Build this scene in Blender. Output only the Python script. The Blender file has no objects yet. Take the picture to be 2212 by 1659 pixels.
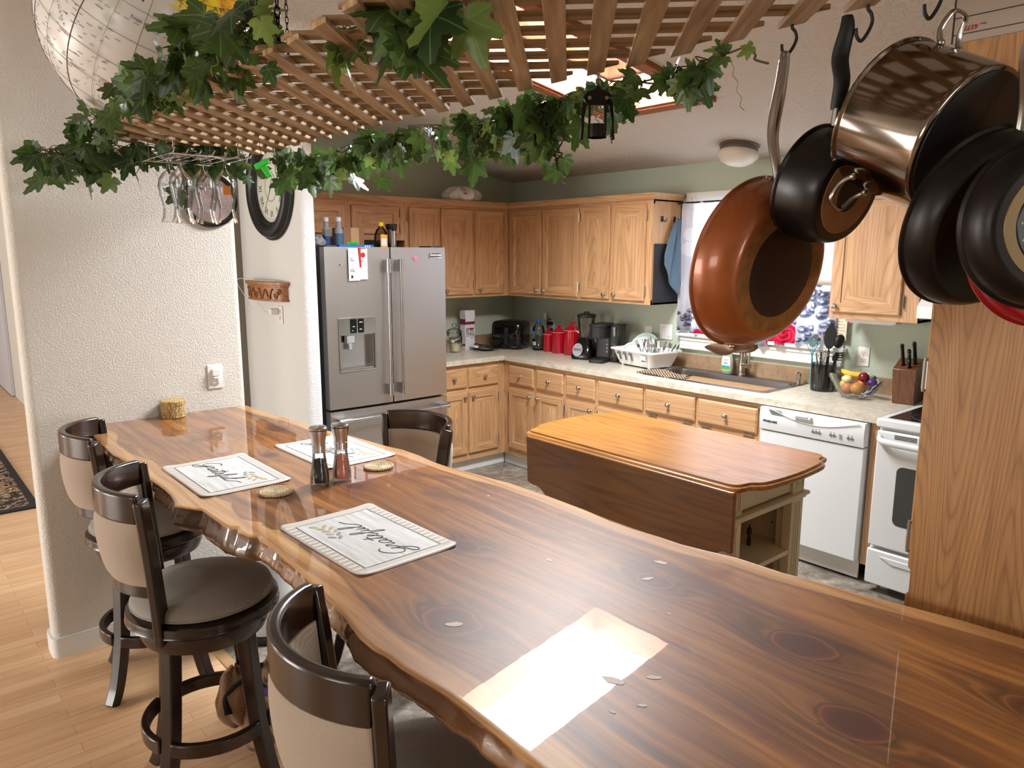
import bpy, bmesh, math, random
from mathutils import Vector, Matrix, noise
PI = math.pi
SC = bpy.context.scene
COL = SC.collection

# ------------------------------------------------------------------ camera
cam_d = bpy.data.cameras.new('camera'); cam = bpy.data.objects.new('camera', cam_d); COL.objects.link(cam)
SC.camera = cam
cam_d.sensor_width = 36.0; cam_d.lens = 26.213; cam_d.clip_start = 0.05
_r = Vector((0.65063161, 0.75939073, 0.00205523)); _u = Vector((-0.13336573, 0.11160005, 0.98476343)); _f = Vector((-0.74759086, 0.64099231, -0.17388722))
M = Matrix.Identity(4)
for i in range(3):
    M[i][0] = _r[i]; M[i][1] = _u[i]; M[i][2] = -_f[i]
M.translation = Vector((5.20674, -4.46915, 1.73364))
cam.matrix_world = M
CAM = M.translation.copy()

# ------------------------------------------------------------------ light
SC.view_settings.view_transform = 'Standard'; SC.view_settings.look = 'None'
SC.view_settings.exposure = 0.0; SC.view_settings.gamma = 1.0; SC.view_settings.use_curve_mapping = False
w = bpy.data.worlds.new('world'); SC.world = w; w.use_nodes = True
w.node_tree.nodes['Background'].inputs[0].default_value = (0.80, 0.90, 1.0, 1)
w.node_tree.nodes['Background'].inputs[1].default_value = 2.0

def area(name, loc, target, sx, sy, power, col=(1, 1, 1)):
    d = bpy.data.lights.new(name, 'AREA'); d.shape = 'RECTANGLE'; d.size = sx; d.size_y = sy; d.energy = power; d.color = col
    o = bpy.data.objects.new(name, d); COL.objects.link(o); o.location = loc
    o.rotation_euler = (Vector(target) - Vector(loc)).to_track_quat('-Z', 'Y').to_euler()
    return o
# daylight in the openings the house has: skylight, kitchen window, patio door and windows behind the camera
ZSKY = 2.344 + 0.17 * 1.74 + 0.155
area('skylight_daylight', (2.45, -1.74, ZSKY), (2.45, -1.74 - 0.17, ZSKY - 1), 0.60, 1.22, 175, (0.95, 0.98, 1.0))
area('kitchen_window_daylight', (2.5, 0.14, 1.62), (2.5, -1, 1.55), 1.02, 0.88, 30, (0.92, 0.96, 1.0))
area('patio_door_daylight', (0.2, -8.95, 1.15), (0.2, 0, 1.1), 2.6, 2.0, 190, (1.0, 0.99, 0.97))
area('front_window_daylight', (4.8, -8.95, 1.55), (4.4, 0, 1.4), 1.6, 1.2, 45, (1.0, 0.99, 0.96))
area('side_window_daylight', (8.95, -3.4, 1.7), (0, -3.2, 1.2), 1.4, 1.1, 70, (0.98, 1.0, 0.98))
area('hall_window_daylight', (-4.5, -8.9, 1.5), (-4.5, 0, 1.2), 2.0, 1.4, 110, (1.0, 0.99, 0.97))

# ------------------------------------------------------------------ materials
def sr(r, g, b):
    f = lambda c: (c / 255 / 12.92) if c / 255 <= 0.04045 else ((c / 255 + 0.055) / 1.055) ** 2.4
    return (f(r), f(g), f(b), 1)
MATS = {}
class NT:
    def __init__(s, name):
        s.m = bpy.data.materials.new(name); s.m.use_nodes = True; s.t = s.m.node_tree; s.n = s.t.nodes; s.b = s.n['Principled BSDF']; s.out = s.n['Material Output']
    def N(s, typ, props=None, **ins):
        n = s.n.new(typ)
        for k, v in (props or {}).items(): setattr(n, k, v)
        for k, v in ins.items():
            k2 = int(k[1:]) if k[0] == 'i' and k[1:].isdigit() else k.replace('_', ' ')
            s.S(n.inputs[k2], v)
        return n
    def S(s, inp, v):
        if isinstance(v, bpy.types.NodeSocket): s.t.links.new(v, inp)
        elif isinstance(v, bpy.types.Node): s.t.links.new(v.outputs[0], inp)
        else:
            if hasattr(inp.default_value, '__len__') and not hasattr(v, '__len__'): v = (v,) * len(inp.default_value)
            if hasattr(v, '__len__') and hasattr(inp.default_value, '__len__') and len(v) != len(inp.default_value): v = tuple(v)[:len(inp.default_value)] if len(v) > len(inp.default_value) else tuple(v) + (1,)
            inp.default_value = v
    def math(s, op, a, b=0.0, clamp=False):
        return s.N('ShaderNodeMath', {'operation': op, 'use_clamp': clamp}, i0=a, i1=b).outputs[0]
    def mix(s, f, a, b, mode='MIX'):
        n = s.N('ShaderNodeMix', {'data_type': 'RGBA', 'blend_type': mode}); s.S(n.inputs[0], f); s.S(n.inputs[6], a); s.S(n.inputs[7], b); return n.outputs[2]
    def ramp(s, f, stops, interp='LINEAR'):
        n = s.N('ShaderNodeValToRGB'); s.S(n.inputs[0], f); n.color_ramp.interpolation = interp
        e = n.color_ramp.elements
        while len(e) < len(stops): e.new(0.5)
        for x, (p, c) in zip(e, stops): x.position = p; x.color = c if len(c) == 4 else (*c, 1)
        return n.outputs[0]
    def noise(s, vec, scale, detail=4, rough=0.5, dist=0.0):
        return s.N('ShaderNodeTexNoise', None, Vector=vec, Scale=scale, Detail=detail, Roughness=rough, Distortion=dist).outputs[0]
    def coord(s, which='Object'): return s.N('ShaderNodeTexCoord').outputs[which]
    def map(s, v, scale=(1, 1, 1), rot=(0, 0, 0), loc=(0, 0, 0)): return s.N('ShaderNodeMapping', None, Vector=v, Location=loc, Rotation=rot, Scale=scale).outputs[0]
    def bump(s, h, strength=0.2, dist=0.01):
        s.S(s.b.inputs['Normal'], s.N('ShaderNodeBump', None, Height=h, Strength=strength, Distance=dist).outputs[0])
    def P(s, **kw):
        for k, v in kw.items(): s.S(s.b.inputs[k.replace('_', ' ')], v)
        return s

def mat(name, col, rough=0.5, metal=0.0, nz=None, bmp=None, **kw):
    t = NT(name); c = col if len(col) == 4 else (*col, 1)
    co = None
    if nz or bmp: co = t.coord()
    if nz:
        sc, amt = nz; n = t.noise(co, sc, 5)
        d = tuple(x * (1 - amt) for x in c[:3]) + (1,); l = tuple(min(1, x * (1 + amt)) for x in c[:3]) + (1,)
        c = t.ramp(n, [(0.3, d), (0.7, l)])
    t.P(Base_Color=c, Roughness=rough, Metallic=metal, **kw)
    if bmp: t.bump(t.noise(co, bmp[0], 3), bmp[1], bmp[2] if len(bmp) > 2 else 0.01)
    MATS[name] = t.m; return t.m

def wood(name, axis, dark, mid, light, rough=0.42, ring=1.0, coat=0.0, scale=1.0, pore=0.55):
    """contour-line grain of a stretched noise: straight with cathedral arches, pores along the grain"""
    t = NT(name); co = t.coord()
    s1 = [5.5 * scale] * 3; s1['xyz'.index(axis)] = 0.55 * scale
    s2 = [170.0 * scale] * 3; s2['xyz'.index(axis)] = 5.0 * scale
    s3 = [38.0 * scale] * 3; s3['xyz'.index(axis)] = 1.2 * scale
    n1 = t.noise(t.map(co, s1), 1.0, 1.2, 0.35)
    rings = t.math('PINGPONG', t.math('MULTIPLY', n1, 44 * ring), 1.0)
    rings = t.math('POWER', rings, 3.2)
    n2 = t.noise(t.map(co, s2), 1.0, 3)
    n3 = t.noise(t.map(co, s3), 1.0, 4)
    c = t.ramp(n3, [(0.25, mid), (0.75, light)])
    c = t.mix(t.math('MULTIPLY', rings, 0.5), c, dark)
    p = t.math('MULTIPLY', t.math('SUBTRACT', 0.52, n2, True), 2.6 * pore, True)
    c = t.mix(p, c, dark)
    t.P(Base_Color=c, Roughness=rough, Coat_Weight=coat, Coat_Roughness=0.12)
    t.bump(n2, 0.12, 0.002)
    MATS[name] = t.m; return t.m

OAK = (sr(146, 102, 66), sr(190, 146, 102), sr(212, 172, 128))
oak_z = wood('oak_vertical_grain', 'z', *OAK)
oak_x = wood('oak_x_grain', 'x', *OAK)
oak_y = wood('oak_y_grain', 'y', *OAK)
panel_oak = wood('pantry_oak', 'z', sr(120, 78, 40), sr(174, 124, 74), sr(194, 146, 92), 0.45, 1.9, 0, 1.25, 0.7)
cart_top_m = wood('honey_wood', 'x', sr(92, 54, 20), sr(146, 94, 40), sr(172, 118, 56), 0.32, 0.5, 0.2, 1.6, 0.4)
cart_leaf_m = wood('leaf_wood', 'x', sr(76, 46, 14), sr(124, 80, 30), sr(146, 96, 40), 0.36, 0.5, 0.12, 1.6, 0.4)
lath_m = wood('cedar_lath', 'x', sr(120, 78, 48), sr(172, 124, 84), sr(198, 152, 108), 0.75, 0.6, 0, 3.0, 0.6)
lathb_m = wood('cedar_lath_upper', 'y', sr(110, 68, 42), sr(160, 110, 72), sr(184, 136, 92), 0.75, 0.6, 0, 3.0, 0.6)
espresso = mat('espresso_wood', sr(34, 18, 12), 0.26, nz=(14, 0.3), Coat_Weight=0.4, Coat_Roughness=0.12)
block_wood = wood('knife_block_wood', 'z', sr(48, 24, 12), sr(98, 58, 32), sr(122, 76, 44), 0.45, 1.2, 0.2, 2.0, 0.9)
bracket_m = wood('carved_shelf_wood', 'x', sr(110, 66, 34), sr(156, 104, 62), sr(176, 124, 78), 0.45, 0.6, 0.1, 2)
redwood = wood('skylight_trim_wood', 'x', sr(78, 34, 20), sr(138, 76, 44), sr(172, 104, 62), 0.55, 1.0, 0.1, 2)
white_m = mat('white_enamel', sr(226, 229, 230), 0.28)
white_trim = mat('white_trim_paint', sr(226, 228, 226), 0.4)
plastic_w = mat('white_plastic', sr(232, 232, 230), 0.4)
black_g = mat('black_gloss_plastic', sr(14, 14, 15), 0.16)
black_m = mat('black_matte', sr(22, 22, 23), 0.5)
grey_m = mat('grey_plastic', sr(120, 120, 122), 0.4)
nickel = mat('brushed_nickel', sr(178, 174, 166), 0.28, 1.0)
chrome = mat('chrome', sr(220, 220, 220), 0.08, 1.0)
dark_metal = mat('dark_bronze_metal', sr(40, 34, 30), 0.35, 0.8)
cream_m = mat('antique_cream_paint', sr(222, 208, 182), 0.5, nz=(8, 0.06))
red_ce = mat('red_ceramic', sr(176, 14, 34), 0.16, Coat_Weight=0.5)
def thinglass(name, tint, gl=1.0):
    t = NT(name); t.n.remove(t.b)
    a = t.N('ShaderNodeBsdfTransparent'); t.S(a.inputs[0], (*tint, 1)); b = t.N('ShaderNodeBsdfGlossy'); t.S(b.inputs['Roughness'], 0.03)
    lw = t.N('ShaderNodeFresnel'); lw.inputs[0].default_value = 1.45; mx = t.N('ShaderNodeMixShader')
    t.S(mx.inputs[0], t.math('MULTIPLY', lw.outputs[0], 0.85 * gl, True)); t.t.links.new(a.outputs[0], mx.inputs[1]); t.t.links.new(b.outputs[0], mx.inputs[2]); t.t.links.new(mx.outputs[0], t.out.inputs[0])
    MATS[name] = t.m; return t.m
glass_m = thinglass('glass_rim', (0.75, 0.78, 0.78), 1.6)
thin_glass = thinglass('thin_glass', (0.965, 0.975, 0.975))
smoke_pl = thinglass('smoky_clear_plastic', (0.60, 0.61, 0.63))
paper_m = mat('white_paper', sr(236, 236, 240), 0.7)
ink = mat('black_ink', sr(24, 22, 22), 0.6)
grey_ink = mat('grey_ink', sr(96, 90, 88), 0.6)
red_ink = mat('red_ink', sr(176, 30, 34), 0.6)
blue_ink = mat('blue_ink', sr(40, 70, 130), 0.6)
green_cl = mat('bright_green_plastic', sr(40, 214, 60), 0.35)
teal_m = mat('teal_plastic', sr(8, 150, 160), 0.3)
blue_m = mat('blue_card', sr(20, 110, 200), 0.45)
cardboard = mat('brown_cardboard', sr(150, 112, 84), 0.8, nz=(20, 0.08))
tape_m = mat('packing_tape', sr(196, 160, 112), 0.4)
pepper_m = mat('peppercorns', sr(44, 38, 30), 0.7, nz=(420, 0.8))
salt_m = mat('pink_salt', sr(214, 128, 100), 0.7, nz=(420, 0.4))
rice_m = mat('cream_flour', sr(214, 200, 168), 0.8, nz=(300, 0.2))
straw_m = None

def brushed(name, c, rough, axis='y'):
    t = NT(name); s = [3.0, 3.0, 3.0]; s['xyz'.index(axis)] = 380
    n = t.noise(t.map(t.coord(), s), 1.0, 2); n2 = t.noise(t.coord(), 2.2, 2)
    d = tuple(x * 0.93 for x in c[:3]) + (1,); l = tuple(min(1, x * 1.07) for x in c[:3]) + (1,)
    t.P(Base_Color=t.mix(n, d, l), Metallic=1.0, Roughness=t.math('ADD', rough - 0.05, t.math('MULTIPLY', n2, 0.1)))
    MATS[name] = t.m; return t.m
stainless = brushed('brushed_stainless', sr(184, 182, 180), 0.40, 'y')
stainless_d = brushed('stainless_sink', sr(140, 141, 144), 0.32, 'x')
steel = brushed('handle_steel', sr(196, 196, 196), 0.22, 'z')
pot_steel = mat('tarnished_pot_steel', sr(134, 124, 114), 0.12, 1.0, nz=(9, 0.22))
copper_m = mat('copper_enamel', sr(150, 80, 36), 0.34, 0.35, nz=(4, 0.08), Coat_Weight=0.6, Coat_Roughness=0.12)
burnt_m = mat('burnt_pan_base', sr(128, 84, 40), 0.42, 0.2, nz=(26, 0.5))
burnt_d = mat('dark_burnt_center', sr(40, 16, 8), 0.5, 0.3, nz=(18, 0.4))
pan_black = mat('black_nonstick', sr(16, 15, 15), 0.30, 0.1)
pan_iron = mat('dark_anodized_pan', sr(34, 30, 28), 0.34, 0.6, nz=(14, 0.25))
tan_base = mat('tan_pan_base', sr(158, 118, 80), 0.42, 0.15, nz=(30, 0.15))
red_pan = mat('red_enamel', sr(140, 10, 22), 0.25)

def textured_wall(name, c, scale, strength, var=0.03, dist=0.004, rough=0.75):
    t = NT(name); co = t.coord()
    n = t.noise(co, scale, 3, 0.55, 0.4)
    n2 = t.noise(co, 1.4, 2)
    c2 = tuple(x * (1 - var) for x in c[:3]) + (1,)
    t.P(Base_Color=t.mix(n2, c2, c), Roughness=rough)
    t.bump(t.ramp(n, [(0.42, (0, 0, 0)), (0.6, (1, 1, 1))]), strength, dist)
    MATS[name] = t.m; return t.m
wall_white = textured_wall('orange_peel_white_wall', sr(220, 216, 208), 150, 0.55, dist=0.004)
wall_smooth = textured_wall('smooth_white_wall', sr(220, 221, 218), 60, 0.12)
wall_edge = textured_wall('bright_white_bullnose', sr(232, 234, 236), 110, 0.6)
wall_green = textured_wall('sage_green_wall', sr(190, 202, 184), 80, 0.3)
wall_grey = textured_wall('taupe_wall', sr(128, 120, 108), 80, 0.2)
ceil_m = textured_wall('knockdown_ceiling', sr(204, 196, 186), 42, 0.55, dist=0.006)

def laminate():
    t = NT('laminate_floor'); co = t.coord()
    br = t.N('ShaderNodeTexBrick', {'offset': 0.43, 'squash': 1.0}, Vector=t.map(co, (1, 1, 1), (0, 0, PI / 2)), Color1=(0.2, 0.2, 0.2, 1), Color2=(0.8, 0.8, 0.8, 1), Mortar=(0, 0, 0, 1), Scale=1.0, Mortar_Size=0.0012, Bias=0.0, Brick_Width=0.62, Row_Height=0.066)
    n = t.noise(t.map(co, (46, 2.4, 1)), 1.0, 5)
    f = t.mix(0.45, br.outputs[0], n)
    c = t.ramp(f, [(0.2, sr(200, 158, 118)), (0.5, sr(220, 182, 140)), (0.85, sr(232, 200, 164))])
    r = t.math('POWER', t.math('PINGPONG', t.math('MULTIPLY', t.noise(t.map(co, (9, 0.8, 1)), 1.0, 1), 12), 1.0), 3.0)
    c = t.mix(t.math('MULTIPLY', r, 0.3), c, sr(188, 138, 98))
    c = t.mix(t.math('MULTIPLY', br.outputs[1], 0.35), c, sr(150, 96, 60))
    t.P(Base_Color=c, Roughness=0.36); return t.m
lam_m = laminate()
def vinyl():
    t = NT('slate_vinyl_floor'); co = t.coord()
    n = t.noise(co, 3.2, 6, 0.65, 1.0); n2 = t.noise(co, 22, 5, 0.6)
    c = t.ramp(t.mix(0.4, n, n2), [(0.36, sr(84, 72, 62)), (0.48, sr(128, 118, 106)), (0.56, sr(150, 142, 130)), (0.66, sr(186, 182, 174))])
    br = t.N('ShaderNodeTexBrick', {'offset': 0.0}, Vector=t.map(co, (1, 1, 1), (0, 0, PI / 4)), Scale=1.0, Mortar_Size=0.003, Brick_Width=0.305, Row_Height=0.305)
    c = t.mix(t.math('MULTIPLY', br.outputs[1], 0.6), c, sr(88, 82, 76))
    t.P(Base_Color=c, Roughness=0.38); t.bump(n2, 0.1, 0.003); return t.m
vinyl_m = vinyl()
def laminate_counter():
    t = NT('cream_worktop'); co = t.coord()
    n = t.noise(co, 24, 6, 0.6, 0.5)
    t.P(Base_Color=t.ramp(n, [(0.35, sr(190, 182, 162)), (0.6, sr(212, 206, 190)), (0.75, sr(222, 217, 204))]), Roughness=0.3); return t.m
counter_m = laminate_counter()
def tile():
    t = NT('mottled_tan_tile'); co = t.coord()
    n = t.noise(co, 120, 4, 0.7, 1.5); n2 = t.noise(co, 9, 3)
    c = t.ramp(t.mix(0.35, n, n2), [(0.35, sr(118, 92, 68)), (0.55, sr(160, 132, 102)), (0.7, sr(186, 160, 128))])
    w_ = t.N('ShaderNodeSeparateXYZ', None, Vector=co)
    def line(s): return t.math('LESS_THAN', t.math('ABSOLUTE', t.math('SUBTRACT', t.math('FRACT', t.math('DIVIDE', s, 0.105)), 0.5)), 0.012)
    m = t.math('MAXIMUM', line(w_.outputs[0]), line(w_.outputs[1]))
    c = t.mix(t.math('MULTIPLY', m, 0.6), c, sr(110, 88, 68))
    t.P(Base_Color=c, Roughness=0.45); return t.m
tile_m = tile()
def fabric(name, c1, c2, scale=900):
    t = NT(name); co = t.coord()
    wv = t.N('ShaderNodeTexWave', {'bands_direction': 'DIAGONAL'}, Vector=co, Scale=scale / 10, Distortion=1.5, Detail=1)
    n = t.noise(co, 260, 3); n2 = t.noise(co, 6, 3)
    c = t.mix(t.mix(0.5, wv.outputs[1], n), c1, c2)
    t.P(Base_Color=t.mix(t.math('MULTIPLY', n2, 0.25), c, c1), Roughness=0.9, Sheen_Weight=0.3)
    t.bump(wv.outputs[1], 0.25, 0.001); return t.m
fab_back = fabric('light_taupe_upholstery', sr(150, 132, 114), sr(186, 168, 150))
fab_seat = fabric('grey_taupe_upholstery', sr(128, 122, 114), sr(166, 160, 150))
towel_b = fabric('blue_terry', sr(58, 82, 100), sr(92, 120, 140), 600)
towel_t = fabric('tan_terry', sr(120, 88, 62), sr(168, 130, 98), 500)
mitt_m = NT('black_tan_patterned_cloth'); _c = mitt_m.coord(); mitt_m.P(Base_Color=mitt_m.ramp(mitt_m.N('ShaderNodeTexWave', {'bands_direction': 'DIAGONAL'}, Vector=_c, Scale=26.0, Distortion=2.0, Detail=1).outputs[1], [(0.42, sr(40, 30, 28)), (0.5, sr(186, 156, 128))]), Roughness=0.9); mitt_m = mitt_m.m
def rugm():
    t = NT('dark_patterned_rug'); co = t.coord()
    n = t.noise(t.map(co, (9, 9, 9)), 1.0, 3, 0.6, 2.5)
    c = t.ramp(n, [(0.44, sr(26, 24, 26)), (0.5, sr(150, 116, 84)), (0.56, sr(206, 190, 160)), (0.6, sr(30, 28, 30))], 'CONSTANT')
    s = t.N('ShaderNodeSeparateXYZ', None, Vector=co)
    e = t.math('MAXIMUM', t.math('GREATER_THAN', t.math('ABSOLUTE', s.outputs[0]), 1.06), t.math('GREATER_THAN', t.math('ABSOLUTE', s.outputs[1]), 0.66))
    t.P(Base_Color=t.mix(e, c, sr(30, 28, 30)), Roughness=0.95); t.bump(t.noise(co, 300, 2), 0.4, 0.003); return t.m
rug_m = rugm()
def strawm():
    t = NT('woven_straw'); co = t.coord()
    n = t.noise(t.map(co, (160, 160, 40)), 1.0, 4)
    t.P(Base_Color=t.ramp(n, [(0.3, sr(120, 92, 52)), (0.5, sr(186, 156, 100)), (0.7, sr(216, 192, 140))]), Roughness=0.75); t.bump(n, 0.5, 0.002); return t.m
straw_m = strawm()
seagrass = mat('pale_coiled_seagrass', sr(190, 172, 140), 0.8, nz=(240, 0.35))

def leafm():
    t = NT('ivy_leaf'); a = t.N('ShaderNodeAttribute', {'attribute_name': 'lc'}).outputs[0]
    uv = t.N('ShaderNodeSeparateXYZ', None, Vector=t.N('ShaderNodeUVMap', {'uv_map': 'UVMap'}).outputs[0])
    u, v = uv.outputs[0], uv.outputs[1]
    ang = t.math('ARCTAN2', u, v); r = t.math('SQRT', t.math('ADD', t.math('MULTIPLY', u, u), t.math('MULTIPLY', v, v)))
    d = t.math('MULTIPLY', t.math('PINGPONG', t.math('ABSOLUTE', ang), math.radians(25)), r)
    vein = t.math('LESS_THAN', d, 0.014)
    c = t.ramp(a, [(0.0, sr(26, 46, 30)), (0.45, sr(42, 70, 38)), (0.75, sr(70, 100, 50)), (1.0, sr(128, 148, 72))])
    n = t.noise(t.coord(), 60, 3)
    c = t.mix(t.math('MULTIPLY', n, 0.35), c, sr(20, 42, 26))
    c = t.mix(t.math('MULTIPLY', vein, 0.5), c, sr(120, 150, 84))
    t.P(Base_Color=c, Roughness=0.36, Specular_IOR_Level=0.5)
    tr = t.N('ShaderNodeBsdfTranslucent'); t.S(tr.inputs[0], t.mix(0.5, c, sr(112, 144, 62)))
    mx = t.N('ShaderNodeMixShader'); mx.inputs[0].default_value = 0.28
    t.t.links.new(t.b.outputs[0], mx.inputs[1]); t.t.links.new(tr.outputs[0], mx.inputs[2]); t.t.links.new(mx.outputs[0], t.out.inputs[0])
    t.bump(t.math('SUBTRACT', 0.0, t.math('MULTIPLY', d, 8.0, True)), 0.25, 0.002)
    return t.m
leaf_m = leafm()
vine_m = mat('vine_stem', sr(70, 72, 34), 0.6)
tendril_m = mat('yellow_green_tendril', sr(150, 140, 60), 0.5)

# ------------------------------------------------------------------ mesh helpers
def rotz(a): return Matrix.Rotation(a, 4, 'Z')
def frame_from(n, up=(0, 0, 1)):
    n = Vector(n).normalized(); up = Vector(up)
    if abs(n.dot(up)) > 0.99: up = Vector((0, 1, 0))
    a = up.cross(n).normalized(); b = n.cross(a)
    m = Matrix.Identity(4)
    for i in range(3): m[i][0] = a[i]; m[i][1] = b[i]; m[i][2] = n[i]
    return m
def TR(loc, n=None, up=(0, 0, 1)):
    m = frame_from(n, up) if n else Matrix.Identity(4)
    m.translation = Vector(loc); return m
def catmull(p, k=6, closed=False):
    P = [Vector(x) for x in p]; out = []; n = len(P)
    rng = range(n if closed else n - 1)
    for i in rng:
        a = P[(i - 1) % n] if (closed or i > 0) else P[0]; b = P[i]; c = P[(i + 1) % n]; d = P[(i + 2) % n] if (closed or i + 2 < n) else P[-1]
        for j in range(k):
            t = j / k
            out.append(0.5 * ((2 * b) + (c - a) * t + (2 * a - 5 * b + 4 * c - d) * t * t + (3 * b - a - 3 * c + d) * t ** 3))
    if not closed: out.append(P[-1])
    return out
class MB:
    def __init__(s): s.v = []; s.f = []; s.mi = []; s.uv = None; s.attr = None
    def add(s, vs, fs, mi=0, m=None):
        o = len(s.v)
        s.v += [((m @ Vector(p)) if m else Vector(p)) for p in vs]
        s.f += [tuple(o + i for i in f) for f in fs]; s.mi += [mi] * len(fs); return s
    def box(s, a, b, mi=0, m=None):
        x0, y0, z0 = a; x1, y1, z1 = b
        return s.add([(x0, y0, z0), (x1, y0, z0), (x1, y1, z0), (x0, y1, z0), (x0, y0, z1), (x1, y0, z1), (x1, y1, z1), (x0, y1, z1)],
                     [(0, 3, 2, 1), (4, 5, 6, 7), (0, 1, 5, 4), (1, 2, 6, 5), (2, 3, 7, 6), (3, 0, 4, 7)], mi, m)
    def lathe(s, prof, m=None, seg=32, mi=0, cap=True, a0=0, a1=2 * PI):
        full = abs(a1 - a0 - 2 * PI) < 1e-6; n = seg if full else seg + 1
        vs = []; fs = []
        for r, z in prof:
            for i in range(n):
                a = a0 + (a1 - a0) * i / seg; vs.append((r * math.cos(a), r * math.sin(a), z))
        for j in range(len(prof) - 1):
            for i in range(seg if full else seg):
                i2 = (i + 1) % n
                fs.append((j * n + i, j * n + i2, (j + 1) * n + i2, (j + 1) * n + i))
        if cap and full:
            if prof[0][0] > 1e-5: fs.append(tuple(range(n - 1, -1, -1)))
            if prof[-1][0] > 1e-5: fs.append(tuple((len(prof) - 1) * n + i for i in range(n)))
        return s.add(vs, fs, mi, m)
    def tube(s, pts, r, seg=8, mi=0, closed=False, m=None, flat=None):
        P = [Vector(p) for p in pts]; n = len(P); R = r if hasattr(r, '__len__') else [r] * n
        vs = []; fs = []; prev = None
        for i in range(n):
            if closed: d = P[(i + 1) % n] - P[i - 1]
            else: d = P[min(i + 1, n - 1)] - P[max(i - 1, 0)]
            if d.length < 1e-9: d = Vector((0, 0, 1))
            d.normalize()
            if prev is None: a = d.orthogonal().normalized() if not flat else (Vector(flat) - Vector(flat).dot(d) * d).normalized()
            else:
                a = prev - prev.dot(d) * d
                a = a.normalized() if a.length > 1e-6 else d.orthogonal().normalized()
                if flat:
                    q = Vector(flat) - Vector(flat).dot(d) * d
                    if q.length > 1e-4: a = q.normalized()
            prev = a; b = d.cross(a)
            ra, rb = (R[i], R[i]) if not hasattr(R[i], '__len__') else R[i]
            for k in range(seg):
                t = 2 * PI * k / seg; vs.append(P[i] + a * (ra * math.cos(t)) + b * (rb * math.sin(t)))
        for i in range(n if closed else n - 1):
            j = (i + 1) % n
            for k in range(seg):
                k2 = (k + 1) % seg; fs.append((i * seg + k, i * seg + k2, j * seg + k2, j * seg + k))
        if not closed: fs.append(tuple(range(seg - 1, -1, -1))); fs.append(tuple((n - 1) * seg + k for k in range(seg)))
        return s.add(vs, fs, mi, m)
    def bar(s, pts, wd, th, up=(0, 0, 1), mi=0, closed=False, m=None):
        """rectangular section sweep: wd along up, th across"""
        P = [Vector(p) for p in pts]; n = len(P); vs = []; fs = []; U = Vector(up)
        W = wd if hasattr(wd, '__len__') else [wd] * n; T = th if hasattr(th, '__len__') else [th] * n
        for i in range(n):
            d = (P[(i + 1) % n] - P[i - 1]) if closed else (P[min(i + 1, n - 1)] - P[max(i - 1, 0)])
            d.normalize(); side = d.cross(U).normalized(); u = side.cross(d).normalized()
            for (a, b) in ((-1, -1), (1, -1), (1, 1), (-1, 1)): vs.append(P[i] + side * (a * T[i] / 2) + u * (b * W[i] / 2))
        for i in range(n if closed else n - 1):
            j = (i + 1) % n
            for k in range(4): k2 = (k + 1) % 4; fs.append((i * 4 + k, i * 4 + k2, j * 4 + k2, j * 4 + k))
        if not closed: fs.append((3, 2, 1, 0)); fs.append(tuple((n - 1) * 4 + k for k in range(4)))
        return s.add(vs, fs, mi, m)
    def prism(s, poly, z0, z1, mi=0, m=None):
        n = len(poly)
        vs = [(x, y, z0) for x, y in poly] + [(x, y, z1) for x, y in poly]
        fs = [tuple(range(n - 1, -1, -1)), tuple(range(n, 2 * n))] + [(i, (i + 1) % n, n + (i + 1) % n, n + i) for i in range(n)]
        return s.add(vs, fs, mi, m)
    def sphere(s, c, r, seg=20, rings=12, mi=0, m=None):
        rx, ry, rz = r if hasattr(r, '__len__') else (r, r, r)
        vs = [(c[0], c[1], c[2] - rz)]; fs = []
        for j in range(1, rings):
            t = -PI / 2 + PI * j / rings
            for i in range(seg):
                a = 2 * PI * i / seg; vs.append((c[0] + rx * math.cos(t) * math.cos(a), c[1] + ry * math.cos(t) * math.sin(a), c[2] + rz * math.sin(t)))
        vs.append((c[0], c[1], c[2] + rz)); L = len(vs) - 1
        for i in range(seg):
            i2 = (i + 1) % seg
            fs.append((0, 1 + i2, 1 + i)); fs.append((L, L - seg + i, L - seg + i2))
            for j in range(rings - 2): fs.append((1 + j * seg + i, 1 + j * seg + i2, 1 + (j + 1) * seg + i2, 1 + (j + 1) * seg + i))
        return s.add(vs, fs, mi, m)
    def grid(s, fn, nu, nv, mi=0, closed_u=False, m=None):
        vs = [fn(i / (nu if closed_u else nu - 1), j / (nv - 1)) for j in range(nv) for i in range(nu)]
        fs = []
        for j in range(nv - 1):
            for i in range(nu if closed_u else nu - 1):
                i2 = (i + 1) % nu; fs.append((j * nu + i, j * nu + i2, (j + 1) * nu + i2, (j + 1) * nu + i))
        return s.add(vs, fs, mi, m)
    def xf(s, m): s.v = [m @ p for p in s.v]; return s
OFF = {}
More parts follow.
